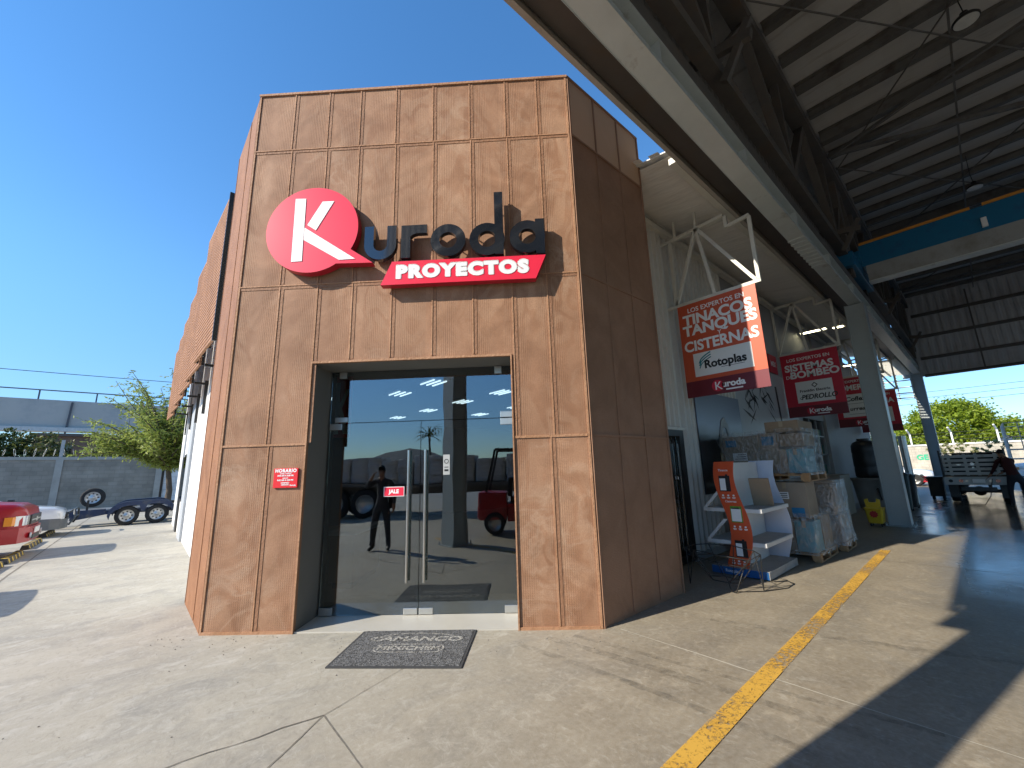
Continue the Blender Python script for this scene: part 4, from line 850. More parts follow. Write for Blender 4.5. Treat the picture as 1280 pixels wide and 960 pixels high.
# ------------------------------------------------------------------ white display shelf with orange side banner
MDF = mat('white_melamine', (0.66, 0.66, 0.64), 0.45, var=0.03, dirt=(0.45, 0.43, 0.40), dirt_scale=4, dirt_lo=0.6, dirt_hi=0.8)
SHG = mat('shelf_deck_grey', (0.34, 0.34, 0.33), 0.6, var=0.08, dirt=(0.22, 0.21, 0.2), dirt_scale=5)
ds = thing('display_shelf', (7.15, 2.63, 0), 'white double sided display shelf with three tiers and a wavy orange end panel', 'shelf')
MB().box(6.62, 7.72, 2.60, 2.66, 0.10, 1.60).build('centre_panel', MDF, ds)
for z in (0.42, 0.88):
    q = MB(); q.cbox(6.60, 7.78, 2.24, 2.599, z, z+0.055, .004); q.cbox(6.60, 7.78, 2.661, 3.06, z, z+0.055, .004); sh = q.build('shelf', MDF, ds)
    MB().box(6.62, 7.76, 2.26, 2.595, z+0.0555, z+0.059).build('shelf_deck', SHG, sh)
    q = MB(); q.prism([(3.06, z+.0), (3.06, z+.055), (2.78, z+.36), (2.72, z+.36)], 6.602, 6.64, frame((0,0,0),(0,1,0),(0,0,1))); q.build('shelf_bracket', MDF, ds)
q = MB(); q.cbox(6.55, 7.80, 2.24, 3.02, 0.012, 0.115, .004); bs = q.build('plinth', SHG, ds)
q = MB(); q.box(6.538, 6.5485, 2.25, 3.01, 0.015, 0.112); q.build('plinth_front', mat('blue_printed_kickboard', (0.012, 0.10, 0.30), 0.4, var=0.1), bs)
q = MB(); q.text('Rotoplas', 0.055, frame((6.5375, 2.72, 0.065), (0,-1,0), (0,0,1)), 0.001, 0.001); q.build('plinth_lettering', SIGN_WHITE, bs)
def wave(z): return 2.625 - 0.075*math.sin((z-0.10)*2*math.pi/1.55 - 0.5)
ys = [0.05 + 1.57*i/48 for i in range(49)]
def wpanel(x0, x1, half, off, m, name):
    q = MB(); n = len(ys); v = []
    for z in ys:
        c = wave(z) + off
        for x, y in ((x0, c+half), (x0, c-half), (x1, c-half), (x1, c+half)): v.append((x, y, z))
    f = []
    for i in range(n-1):
        for k in range(4): f.append((4*i+k, 4*i+(k+1)%4, 4*i+4+(k+1)%4, 4*i+4+k))
    f += [(3,2,1,0), tuple(4*(n-1)+k for k in range(4))]
    q.add(v, f, 0, False); return q.build(name, m, ds)
ORANGE = mat('orange_red_panel_print', (0.66, 0.095, 0.028), 0.4, var=0.05, scale=1.5)
ep = wpanel(6.585, 6.60, 0.145, 0.0, ORANGE, 'end_panel')
wpanel(7.785, 7.80, 0.19, -0.12, mat('pale_blue_white_panel', (0.62, 0.66, 0.76), 0.4, var=0.03), 'rear_panel')
EM = lambda y, z: frame((6.5845, y, z), (0,-1,0), (0,0,1))
qa = MB()
for k, zc in enumerate((1.30, 0.86, 0.38)):
    qb = MB(); qd = MB()
    c = wave(zc); Mx = EM(c, zc)
    (qb if k != 1 else qd).box(-0.075, 0.085, -0.12, 0.11, 0, 0.001, Mx)
    qa.cbox(-0.065, 0.020 if k != 1 else 0.07, -0.105, 0.07, 0.0012, 0.003, .001, Mx); qb.box(-0.05, 0.05, 0.071, 0.088, 0.0012, 0.0025, Mx) if k == 1 else qb.box(0.026, 0.060, -0.10, 0.13, 0.0012, 0.003, Mx)
    qb.build('panel_picture', BLACK_INK, ep)
    if qd.v: qd.build('panel_picture', mat('green_leaf_print', (0.12, 0.30, 0.03), 0.5, var=0.4, scale=30), ep)
    for j in range(3):
        Mi = EM(wave(zc-.18) - (j-1)*0.075, zc-0.19); qa.prism([(0.016*math.cos(R(a)), 0.014*math.sin(R(a))+.012) for a in range(0,360,40)], 0.0, 0.001, Mi); qa.box(-0.024, 0.024, -0.022, -0.012, 0, 0.001, Mi); qa.box(-0.02, 0.02, -0.034, -0.026, 0, 0.001, Mi)
qa.text('Tinacos', 0.045, EM(wave(1.48), 1.49), 0.001, 0.0008); qa.text('Cisternas', 0.042, EM(wave(1.04), 1.035), 0.001, 0.0008)
qa.build('panel_lettering', SIGN_WHITE, ep)
cb = MB(); cb.cbox(-0.14, 0.14, -0.018, 0.018, 0, 0.42, .004, Matrix.Translation((7.2, 2.40, 0.942)) @ Matrix.Rotation(R(90), 4, 'Z') @ Matrix.Rotation(R(-12), 4, 'X'))
tag(cb.build('cardboard_panel', CARD), 'plain brown cardboard panel leaning on the top deck of the white shelf', 'cardboard')

# ------------------------------------------------------------------ overturned wire rack
q = MB(); wr = 0.0065
def hoop(c, r, z, n=26, a0=0, a1=360, tilt=(0,0)):
    return [(c[0]+r*math.cos(R(a0+(a1-a0)*i/n)), c[1]+r*math.sin(R(a0+(a1-a0)*i/n)), z+tilt[0]*math.cos(R(a0+(a1-a0)*i/n))+tilt[1]*math.sin(R(a0+(a1-a0)*i/n))) for i in range(n)]
c = (5.98, 2.62)
ring = [(5.78,3.00,0.47),(5.98,2.98,0.475),(6.18,2.86,0.47),(6.25,2.55,0.465),(6.10,2.24,0.46),(5.92,2.10,0.455),(5.76,2.18,0.40),(5.70,2.55,0.43),(5.70,2.85,0.46)]
q.tube(ring, wr, 6, closed=True)
ring2 = [(5.80,2.96,0.36),(6.14,2.84,0.34),(6.20,2.55,0.33),(6.02,2.24,0.31),(5.78,2.25,0.30),(5.74,2.60,0.33)]
q.tube(ring2, wr, 6, closed=True)
base = [(5.92,2.78,0.10),(6.08,2.66,0.09),(6.06,2.46,0.08),(5.92,2.38,0.075),(5.82,2.48,0.08),(5.80,2.68,0.09)]
q.tube(base, wr, 6, closed=True)
for i, j in ((0,0),(2,1),(4,2),(5,3),(6,4),(8,5)): q.tube([ring[i], base[j]], wr, 6)
for p, b in ((ring[0], (5.74,2.97,0.006)), (ring[8], (5.74,2.97,0.006)), (ring[4], (6.04,2.16,0.006)), (ring[5], (6.04,2.16,0.006)), (ring[3], (6.30,2.62,0.006))): q.tube([p, b], wr, 6)
q.tube([(5.80,2.55,0.30),(5.72,2.42,0.006),(5.70,2.36,0.006),(5.84,2.30,0.25)], wr, 6)
q.tube([(5.72,2.40,0.008),(6.0,2.14,0.008),(6.35,1.98,0.008),(6.62,1.98,0.008),(6.70,2.08,0.008),(6.55,2.20,0.008)], 0.005, 6)
tag(q.build('wire_rack', BLACK_METAL), 'tangled black wire display rack standing before the orange panelled shelf', 'rack')

# ------------------------------------------------------------------ pallets with wrapped cartons
def pallet(name, x0, x1, y0, y1, z, label, group):
    r = thing(name, ((x0+x1)/2, (y0+y1)/2, z), label, 'pallet', group)
    q = MB(); n = 7
    for i in range(n): y = y0 + (y1-y0-.10)*i/(n-1); q.box(x0, x1, y, y+.10, z+.118, z+.138)
    q.build('deck_boards', WOOD, r)
    q = MB()
    for x in (x0, (x0+x1)/2-.05, x1-.10): q.box(x, x+.10, y0+.001, y1-.001, z+.096, z+.1175)
    for x in (x0, (x0+x1)/2-.05, x1-.10):
        for y in (y0+.002, (y0+y1)/2-.06, y1-.122): q.box(x+.001, x+.099, y, y+.12, z+.0225, z+.0955)
    for y in (y0+.001, (y0+y1)/2-.05, y1-.102): q.box(x0, x1, y, y+.10, z+.001, z+.022)
    q.build('stringers', WOOD, r); return r
def film(pts_fn, nu, nv):
    q = MB(); v = [pts_fn(i/nu, j/nv) for i in range(nu+1) for j in range(nv+1)]
    q.add(v, [(i*(nv+1)+j, (i+1)*(nv+1)+j, (i+1)*(nv+1)+j+1, i*(nv+1)+j+1) for i in range(nu) for j in range(nv)], 0, True); return q
m_, n_, l_, b_ = node_mat('wrinkled_stretch_film'); n_.remove(b_)
tc = n_.new('ShaderNodeTexCoord'); nz = n_.new('ShaderNodeTexNoise'); nz.inputs['Scale'].default_value = 9; nz.inputs['Detail'].default_value = 6; nz.inputs['Roughness'].default_value = 0.6; nz.inputs['Distortion'].default_value = 2.6
mp = n_.new('ShaderNodeMapping'); mp.inputs['Scale'].default_value = (1, 1, 0.45); mp.inputs['Rotation'].default_value = (0.4, 0.5, 0.2); l_.new(tc.outputs['Object'], mp.inputs[0]); l_.new(mp.outputs[0], nz.inputs['Vector'])
bp = n_.new('ShaderNodeBump'); bp.inputs['Strength'].default_value = 1.0; bp.inputs['Distance'].default_value = 0.06; l_.new(nz.outputs['Fac'], bp.inputs['Height'])
t_ = n_.new('ShaderNodeBsdfTransparent'); t_.inputs[0].default_value = (0.93, 0.93, 0.92, 1); g_ = n_.new('ShaderNodeBsdfGlossy'); g_.inputs['Roughness'].default_value = 0.09; l_.new(bp.outputs[0], g_.inputs['Normal'])
d_ = n_.new('ShaderNodeBsdfDiffuse'); d_.inputs[0].default_value = (0.62, 0.61, 0.58, 1); l_.new(bp.outputs[0], d_.inputs['Normal'])
mg = n_.new('ShaderNodeMixShader'); mg.inputs[0].default_value = 0.16; l_.new(g_.outputs[0], mg.inputs[1]); l_.new(d_.outputs[0], mg.inputs[2])
fr_ = n_.new('ShaderNodeMapRange'); fr_.inputs['From Min'].default_value = 0.38; fr_.inputs['From Max'].default_value = 0.66; fr_.inputs['To Min'].default_value = 0.05; fr_.inputs['To Max'].default_value = 0.62; l_.new(nz.outputs['Fac'], fr_.inputs['Value'])
mx_ = n_.new('ShaderNodeMixShader'); l_.new(fr_.outputs[0], mx_.inputs[0]); l_.new(t_.outputs[0], mx_.inputs[1]); l_.new(mg.outputs[0], mx_.inputs[2]); l_.new(mx_.outputs[0], n_['Material Output'].inputs[0])
WRAP = m_
WRAP_DENSE = WRAP.copy(); WRAP_DENSE.name = 'dense_stretch_film'
for nd in WRAP_DENSE.node_tree.nodes:
    if nd.type == 'MAP_RANGE': nd.inputs['To Min'].default_value = 0.30; nd.inputs['To Max'].default_value = 0.85
def wrap(x0, x1, y0, y1, z0, z1, m, parent=None, seed=0, top=True, amp=0.02, flare=0.05):
    per = [(x0,y0),(x1,y0),(x1,y1),(x0,y1)]
    nu, nv = 48, 14; L = 2*((x1-x0)+(y1-y0)); q = MB(); v = []
    for j in range(nv+1):
        t = j/nv
        for i in range(nu):
            s_ = i/nu*4; k = int(s_) % 4; a = s_-int(s_); p = Vector(per[k]).lerp(Vector(per[(k+1) % 4]), a)
            o = (p - Vector(((x0+x1)/2, (y0+y1)/2))).normalized(); nn = noise.noise((p.x*3+seed, p.y*3, t*4*(z1-z0)))
            p = p + o*(0.012 + amp*nn + (flare*(1-t*6) if t < 1/6 else 0)*abs(noise.noise((i*0.7, seed, 2)))*2)
            v.append((p.x, p.y, z0+(z1-z0)*t + (0.03*nn if 0 < j else 0)))
    f = [(j*nu+i, j*nu+(i+1)%nu, (j+1)*nu+(i+1)%nu, (j+1)*nu+i) for j in range(nv) for i in range(nu)]
    q.add(v, f, 0, True)
    if top: q.add([v[nv*nu+i] for i in range(nu)], [tuple(range(nu))], 0, True)
    return q.build('stretch_wrap', m, parent)
BLUE_PRINT = mat('carton_blue_print', (0.02, 0.20, 0.40), 0.6, var=0.1); TEAL_BOX = mat('teal_carton', (0.11, 0.33, 0.41), 0.6, var=0.1, dirt=(0.05, 0.25, 0.38), dirt_scale=3)
GREY_CARD = mat('grey_brown_cardboard', (0.31, 0.255, 0.19), 0.8, var=0.06, dirt=(0.24, 0.18, 0.12), dirt_scale=1)
def carton(x0, x1, y0, y1, z0, z1, m, label, group=None, patch=None, stk=None):
    r = thing('carton', ((x0+x1)/2, (y0+y1)/2, z0), label, 'box', group)
    MB().cbox(x0, x1, y0, y1, z0, z1, .008).build('carton_body', m, r)
    q = MB(); q.box(x0-.0015, x1+.0015, (y0+y1)/2-.03, (y0+y1)/2+.03, z1, z1+.0015); q.box(x0-.0015, x0-.0003, (y0+y1)/2-.03, (y0+y1)/2+.03, z1-.10, z1+.0005); q.build('packing_tape', mat('clear_brown_tape', (0.40, 0.31, 0.20), 0.3), r)
    if patch:
        q = MB(); a, b, c, d = patch; q.box(x0-.002, x0-.0005, y0+(y1-y0)*a, y0+(y1-y0)*b, z0+(z1-z0)*c, z0+(z1-z0)*d); q.build('printed_mark', BLUE_PRINT if m is not TEAL_BOX else SIGN_WHITE, r)
    if stk:
        a, b, c, d = stk; q = MB(); q.box(x0-.0025, x0-.0006, y0+(y1-y0)*a, y0+(y1-y0)*b, z0+(z1-z0)*c, z0+(z1-z0)*d); s_ = q.build('paper_label', SIGN_WHITE, r)
        q = MB()
        for k in range(3): zz = z0+(z1-z0)*(c+(d-c)*(0.2+0.27*k)); q.box(x0-.0035, x0-.0027, y0+(y1-y0)*(a+.03), y0+(y1-y0)*(b-.05*(k+1)), zz, zz+.012)
        q.build('label_print', BLACK_INK, s_)
    return r
GP = 'wooden pallets stacked under the banners'; GC = 'cartons wrapped on the pallets'
pallet('pallet', 8.20, 9.30, 2.02, 3.20, 0.0, 'wooden pallet on the floor under the lower cartons', GP)
carton(8.24, 8.72, 2.62, 3.18, 0.14, 0.66, GREY_CARD, 'grey brown carton low on the floor pallet, beside the teal carton', GC)
carton(8.22, 8.66, 2.06, 2.33, 0.14, 0.62, TEAL_BOX, 'teal carton at the front corner of the floor pallet', GC)
carton(8.23, 8.67, 2.34, 2.61, 0.14, 0.60, GREY_CARD, 'narrow grey brown carton between the teal carton and the left one on the floor pallet', GC, None, (0.2, 0.7, 0.55, 0.8))
carton(8.74, 9.28, 2.06, 3.16, 0.14, 0.66, CARD, 'brown carton behind the teal one on the floor pallet', GC)
carton(8.30, 8.85, 2.10, 2.72, 0.665, 1.24, GREY_CARD, 'tall grey brown carton with a blue round mark and paper label under the upper pallet', GC, (0.10, 0.40, 0.02, 0.28), (0.42, 0.80, 0.52, 0.72))
carton(8.30, 8.85, 2.74, 3.16, 0.665, 1.22, CARD, 'plain brown carton in the middle tier, half hidden behind the white shelf', GC)
wrap(8.19, 9.30, 2.03, 3.21, 0.10, 0.75, WRAP, None, 3, False, 0.03); tag(bpy.data.objects['stretch_wrap'], 'wrinkled clear stretch film around the lowest cartons on the floor pallet', 'plastic wrap')
pallet('pallet', 8.22, 9.35, 2.00, 3.30, 1.255, 'upper wooden pallet carried on the middle tier of cartons', GP)
carton(8.34, 8.98, 2.72, 3.34, 1.395, 2.08, GREY_CARD, 'large grey brown carton with blue print and paper label, left on the upper pallet', GC, (0.62, 0.92, 0.72, 0.90), (0.35, 0.75, 0.34, 0.55))
carton(8.36, 9.0, 2.42, 2.715, 1.395, 2.10, GREY_CARD, 'narrow grey brown carton with a blue square print in the middle of the upper pallet', GC, (0.20, 0.85, 0.70, 0.92))
carton(8.30, 8.95, 2.04, 2.29, 1.395, 1.80, TEAL_BOX, 'teal carton at the right front of the upper pallet', GC)
carton(8.32, 8.95, 2.295, 2.41, 1.395, 1.80, CARD, 'slim brown carton pressed against the upper teal carton', GC)
carton(8.45, 9.15, 2.05, 2.41, 1.855, 2.07, CARD, 'flat brown carton on top of the upper teal carton', GC)
carton(8.40, 9.3, 2.08, 2.60, 2.108, 2.30, CARD, 'flat brown carton on the very top of the upper load', GC)
w2 = wrap(8.27, 9.35, 2.02, 3.36, 1.36, 2.16, WRAP, None, 11, False, 0.02); tag(w2, 'shiny clear stretch film around the cartons of the upper pallet', 'plastic wrap')
pallet('pallet', 9.45, 10.25, 1.92, 2.75, 0.0, 'wooden pallet under the tall plastic wrapped load by the grey column', GP)
r = thing('wrapped_load', (9.85, 2.3, 0.14), 'tall narrow load fully wrapped in crinkled grey plastic film on its own pallet', 'wrapped goods')
q = MB(); q.cbox(9.50, 10.2, 1.96, 2.70, 0.14, 0.62, .02); q.cbox(9.52, 10.18, 1.98, 2.66, 0.625, 1.18, .02); q.build('goods', mat('dull_beige_goods', (0.30, 0.27, 0.23), 0.7, var=0.15), r)
wrap(9.46, 10.22, 1.93, 2.73, 0.10, 1.24, WRAP_DENSE, r, 23, True, 0.045, 0.10)
# metal store rack behind the pallets
r = thing('storage_rack', (16.2, 3.9, 0), 'dark open storage rack with green cartons in the wall opening behind the pallets', 'rack')
q = MB()
for x in (15.0, 15.8, 16.6, 17.4):
    for y in (3.62, 4.2): q.box(x-.03, x+.03, y-.03, y+.03, 0.0, 2.95)
q.build('uprights', mat('grey_rack_upright', (0.30, 0.31, 0.31), 0.5), r)
q = MB()
for z in (0.45, 1.1, 1.75, 2.35): q.box(14.97, 17.43, 3.59, 4.23, z, z+.05)
q.build('shelves', mat('dark_rack_shelf', (0.12, 0.12, 0.12), 0.5), r)
rr = random.Random(5); DG = mat('dark_green_box', (0.03, 0.10, 0.07), 0.6)
for z, hh in ((1.80, 0.35), (2.40, 0.35), (1.15, 0.4)):
    x = 15.06
    while x < 17.2:
        w = rr.uniform(.22, .5); y = 3.66
        c = MB().cbox(x, min(x+w, 17.36), y, 4.1, z+.002, z+hh*rr.uniform(.6, 1), .006)
        tag(c.build('stored_box', [DG, CARD, BLACK_METAL][rr.randrange(3)]), 'small box on the open storage rack behind the wrapped pallets', 'box', 'boxes on the storage rack'); x += w+.06
carton(15.2, 16.5, 2.95, 3.5, 0.0, 0.001+1.15, GREY_CARD, 'tall grey brown carton standing before the dark storage rack', None, None, (0.45, 0.52, 0.5, 0.75))
# black water tank and concrete wash tub by the wall
r = thing('water_tank', (18.2, 2.72, 0.98), 'tall black plastic water tank standing on the pale concrete tub', 'tank')
q = MB(); prof = [(0.0,0.34),(0.06,0.37),(0.30,0.37),(0.34,0.355),(0.38,0.37),(0.75,0.37),(0.79,0.355),(0.83,0.37),(1.05,0.36),(1.16,0.30),(1.22,0.18),(1.25,0.0001)]
q.loft([[(18.2+rr_*math.cos(R(a)), 2.72+rr_*math.sin(R(a)), 0.98+z) for a in range(0,360,15)] for z, rr_ in prof]); q.build('tank_body', mat('black_polyethylene', (0.02, 0.02, 0.022), 0.4), r)
MB().cyl((18.2, 2.72, 2.20), (18.2, 2.72, 2.27), 0.17, 20).build('tank_lid', BLACK_METAL, r)
r = thing('wash_tub', (18.2, 2.72, 0), 'pale grey concrete tub under the black water tank', 'tub')
q = MB(); q.loft([[(18.2+rr_*math.cos(R(a)), 2.72+rr_*math.sin(R(a)), z) for a in range(0,360,15)] for z, rr_ in ((0.001,0.40),(0.4,0.45),(0.88,0.50),(0.90,0.54),(0.975,0.54))]); q.build('tub_body', mat('pale_concrete_tub', (0.33, 0.31, 0.28), 0.8, var=0.1, bump=0.2), r)
MB().tube([(17.72,2.55,0.62),(17.62,2.5,0.66),(17.6,2.48,0.5),(17.66,2.46,0.3)], 0.02, 8).build('drain_pipe', BLACK_METAL, r)
# yellow mop bucket
r = thing('mop_bucket', (13.42, 2.06, 0), 'yellow mop bucket with a red wringer standing left of the grey column foot', 'bucket')
YEL = mat('yellow_plastic', (0.70, 0.46, 0.02), 0.4, var=0.05)
q = MB(); q.loft([[(13.44+a*sx, 2.05+b*sy, z) for a, b in ((-1,-.8),(-.8,-1),(.8,-1),(1,-.8),(1,.8),(.8,1),(-.8,1),(-1,.8))] for z, sx, sy in ((0.07,.15,.12),(0.10,.17,.14),(0.38,.20,.165),(0.40,.22,.18),(0.43,.22,.18))], smooth=False); q.build('bucket_body', YEL, r)
q = MB(); q.prism([(-.13,.40),(.13,.40),(.15,.62),(.08,.645),(.07,.56),(-.07,.56),(-.08,.645),(-.15,.62)], -.02, .02, frame((13.34, 2.05, 0), (0,-1,0), (0,0,1))); q.build('wringer_frame', YEL, r)
q = MB(); q.prism([(0.085*math.cos(R(a))*(1 if a % 40 else .8), .29+0.085*math.sin(R(a))*(1 if a % 40 else .8)) for a in range(0, 360, 20)], .0, .012, frame((13.226, 2.05, 0), (0,-1,0), (0,0,1))); q.build('red_mark', mat('red_plastic', (0.5, 0.02, 0.02), 0.4), r)
for sx in (-.13, .13):
    for sy in (-.1, .1): MB().cyl((13.44+sx, 2.05+sy-.012, 0.036), (13.44+sx, 2.05+sy+.012, 0.036), 0.035, 12).build('caster', BLACK_METAL, r)
# litter bins right of the column
def bin_(x, y, h, w, label, m):
    r = thing('waste_bin', (x, y, 0), label, 'bin', 'dark waste bins behind the grey column')
    q = MB(); q.loft([[(x+a*w*s_, y+b*w*s_, z) for a, b in ((-1,-.85),(-.85,-1),(.85,-1),(1,-.85),(1,.85),(.85,1),(-.85,1),(-1,.85))] for z, s_ in ((0.05,.78),(0.08,.82),(h*.92,1.0),(h*.93,1.08),(h*.96,1.08))], smooth=False); q.build('bin_body', m, r)
    q = MB(); q.loft([[(x+a*w*s_, y+b*w*s_, z) for a, b in ((-1,-.85),(-.85,-1),(.85,-1),(1,-.85),(1,.85),(.85,1),(-.85,1),(-1,.85))] for z, s_ in ((h*.9605,1.12),(h*.99,1.12),(h*1.02,.8))], smooth=False); q.build('lid', BLACK_METAL, r)
    for s_ in (-1, 1): MB().cyl((x+w*.6, y+s_*w*.75-.02, 0.09), (x+w*.6, y+s_*w*.75+.02, 0.09), 0.088, 14).build('wheel', RUBBER, r)
DBIN = mat('dark_green_bin', (0.025, 0.045, 0.04), 0.5, var=0.1)
bin_(17.6, 1.98, 1.12, .24, 'tall dark bin just right of the near grey column', DBIN)
bin_(18.6, 1.92, 1.05, .22, 'dark bin farther from the near grey column, nearest to the parked car', mat('charcoal_bin', (0.035, 0.036, 0.038), 0.5))
r = thing('steel_pipes', (20.2, 2.1, 0), 'tall bundle of shiny round steel ducts standing behind the grey column', 'ducts')
for i, (x, y, rad) in enumerate(((20.0, 2.18, .13), (20.1, 1.93, .11), (20.4, 2.35, .14))): MB().cyl((x, y, 0.0), (x, y, 2.45-.1*i), rad, 20).build('duct', mat('galvanised_duct', (0.55, 0.56, 0.56), 0.32, 0.85, var=0.1, scale=4, stretch=(1,1,4)), r)
# high-bay lamps
def highbay(x, y, z, label):
    r = thing('high_bay_lamp', (x, y, z), label, 'lamp', 'round lamps hung from the shed roof')
    q = MB(); q.loft([[(x+rr_*math.cos(R(a)), y+rr_*math.sin(R(a)), zz) for a in range(0,360,15)] for zz, rr_ in ((z,.165),(z+.03,.17),(z+.07,.14),(z+.10,.06),(z+.18,.05))]); q.build('housing', BLACK_METAL, r)
    MB().cyl((x,y,z-.006), (x,y,z-.0005), .15, 24).build('lens', mat('frosted_lamp_lens', (0.62, 0.62, 0.58), 0.3), r)
    q = MB(); q.tube([(x,y,z+.18),(x-.02,y+.02,z+.4),(x,y,9.60)], .008, 6); q.build('cable', BLACK_METAL, r)
highbay(9.35, -1.0, 8.62, 'round high bay lamp nearest the camera under the shed roof')
highbay(15.85, -1.0, 8.62, 'round high bay lamp farther off, above the blue crane')

# ------------------------------------------------------------------ inside the shop, seen through the door
r = thing('reception_desk', (1.9, 6.6, 0), 'wood grained reception desk just inside the door on the left', 'desk')
DW = mat('oak_laminate', (0.30, 0.19, 0.10), 0.5, var=0.15, scale=3, stretch=(6,6,1))
q = MB(); q.box(0.60, 0.95, 1.55, 2.6, 0.10, 0.74, FM); q.build('desk_front', DW, r)
q = MB(); q.box(0.56, 0.99, 1.50, 2.7, 0.742, 0.79, FM); q.build('desk_top', MDF, r)
q = MB(); q.box(0.64, 0.92, 1.60, 2.55, 0.012, 0.098, FM); q.build('desk_plinth', BLACK_METAL, r)
r = thing('wall_banner', (1.5, 6.7, 2.0), 'red banner with a white K inside the shop, at the left edge of the glass', 'banner')
q = MB(); q.box(0.45, 0.80, 1.56, 1.59, 2.15, 3.1, FM); q.build('banner_cloth', RED, r)
q = MB(); q.prism([(0.50,2.20),(0.50,3.0),(0.62,3.0),(0.62,2.66),(0.72,2.9),(0.78,2.9),(0.66,2.6),(0.79,2.2),(0.70,2.2),(0.62,2.5),(0.62,2.20)], 0.001, 0.003, FPl(1.559)); q.build('banner_letter', SIGN_WHITE, r)
TUBE = mat('lit_ceiling_tube', (0.9, 0.95, 1), 0.4, emit=(0.85, 0.93, 1.0), estr=1.5)
for x, y in ((3.94,6.77),(3.92,8.15),(5.69,6.83),(5.67,8.32),(5.68,10.03),(5.63,11.82),(7.45,10.0),(7.45,8.3)):
    r = thing('ceiling_light', (x, y, 3.27), 'three tube ceiling light glowing inside the shop', 'light', 'lit ceiling lights inside the shop')
    MB().box(x-.22, x+.22, y-.32, y+.32, 3.285, 3.318).build('fixture_tray', GREY_PANEL, r)
    for k in (-1, 0, 1): MB().box(x+k*.13-.012, x+k*.13+.012, y-.26, y+.26, 3.262, 3.284).build('tube', TUBE, r)
# ------------------------------------------------------------------ yard wall, vehicles and things to the left
def mk_block(name, c0, c1, mort, bw, bh, rough=0.9):
    m, n, l, b = node_mat(name); tc = n.new('ShaderNodeTexCoord'); mp = n.new('ShaderNodeMapping'); mp.inputs['Rotation'].default_value = (R(90), 0, 0)
    l.new(tc.outputs['Object'], mp.inputs[0]); br = n.new('ShaderNodeTexBrick'); br.inputs['Color1'].default_value = (*c0, 1); br.inputs['Color2'].default_value = (*c1, 1); br.inputs['Mortar'].default_value = (*mort, 1)
    br.inputs['Scale'].default_value = 1.0; br.inputs['Brick Width'].default_value = bw; br.inputs['Row Height'].default_value = bh; br.inputs['Mortar Size'].default_value = 0.012; br.inputs['Bias'].default_value = 0.0
    sw = n.new('ShaderNodeSeparateXYZ'); l.new(tc.outputs['Object'], sw.inputs[0]); cb_ = n.new('ShaderNodeCombineXYZ'); add = n.new('ShaderNodeMath'); add.operation = 'ADD'; l.new(sw.outputs['X'], add.inputs[0]); l.new(sw.outputs['Y'], add.inputs[1]); l.new(add.outputs[0], cb_.inputs['X']); l.new(sw.outputs['Z'], cb_.inputs['Y'])
    l.new(cb_.outputs[0], br.inputs['Vector'])
    nz = n.new('ShaderNodeTexNoise'); nz.inputs['Scale'].default_value = 1.3; nz.inputs['Detail'].default_value = 8; l.new(tc.outputs['Object'], nz.inputs['Vector'])
    mx = n.new('ShaderNodeMix'); mx.data_type = 'RGBA'; mx.blend_type = 'MULTIPLY'; mx.inputs['Factor'].default_value = 0.8; l.new(br.outputs['Color'], mx.inputs['A'])
    rr_ = n.new('ShaderNodeMapRange'); rr_.inputs['From Min'].default_value = 0.3; rr_.inputs['From Max'].default_value = 0.7; rr_.inputs['To Min'].default_value = 0.65; rr_.inputs['To Max'].default_value = 1.2; l.new(nz.outputs['Fac'], rr_.inputs['Value']); l.new(rr_.outputs[0], mx.inputs['B'])
    l.new(mx.outputs['Result'], b.inputs['Base Color']); b.inputs['Roughness'].default_value = rough
    bp = n.new('ShaderNodeBump'); bp.inputs['Strength'].default_value = 0.5; bp.inputs['Distance'].default_value = 0.02; l.new(br.outputs['Fac'], bp.inputs['Height']); bp.invert = True; l.new(bp.outputs[0], b.inputs['Normal']); return m
BLOCK = mk_block('grey_concrete_block', (0.25, 0.238, 0.21), (0.30, 0.285, 0.252), (0.235, 0.225, 0.20), 0.4, 0.2)
POSTC = mat('cast_concrete', (0.36, 0.36, 0.34), 0.85, var=0.1, bump=0.2, dirt=(0.25, 0.25, 0.23))
wall = thing('block_wall', (-4, 31, 0), 'long grey concrete block wall with posts and barbed wire behind the parked vehicles', 'wall')
q = MB()
for a, b_ in ((-30, -11.0), (-10.74, -7.2), (-6.94, -3.62), (-3.36, 0.28)): q.box(a, b_, 31.0, 31.2, 0, 2.74)
q.build('wall_blocks', BLOCK, wall)
for x in (-11.0, -7.2, -3.62, 0.28): MB().box(x, x+.26, 30.95, 31.25, 0, 2.745).build('wall_post', POSTC, wall)
MB().box(-30, 0.56, 30.96, 31.24, 2.746, 2.90).build('coping', POSTC, wall)
q = MB()
for x in (-10.9, -7.1, -3.5): q.bar((x, 31.1, 2.90), (x, 31.1, 3.75), 0.12)
q.build('wire_post', mat('grey_fence_post', (0.40, 0.41, 0.41), 0.6), wall)
q = MB()
rr = random.Random(9)
for k in range(34): 
    x = -11 + k*0.33; q.torus((x, 31.1, 3.12), (1, 0.25*rr.uniform(-1,1), 0.2*rr.uniform(-1,1)), 0.20+rr.uniform(-.05,.05), 0.008, 14, 4)
q.build('razor_wire_coil', mat('galvanised_wire', (0.45, 0.44, 0.40), 0.5, 0.5), wall)
gate = thing('white_gate', (0.9, 31.1, 0), 'narrow white sheet gate panel at the right end of the grey block wall', 'gate')
MB().box(0.66, 1.6, 31.05, 31.12, 0.45, 2.8).build('gate_sheet', mk_block('white_sheet_panel', (0.62, 0.66, 0.70), (0.66, 0.70, 0.73), (0.45, 0.48, 0.50), 0.5, 0.35), gate)
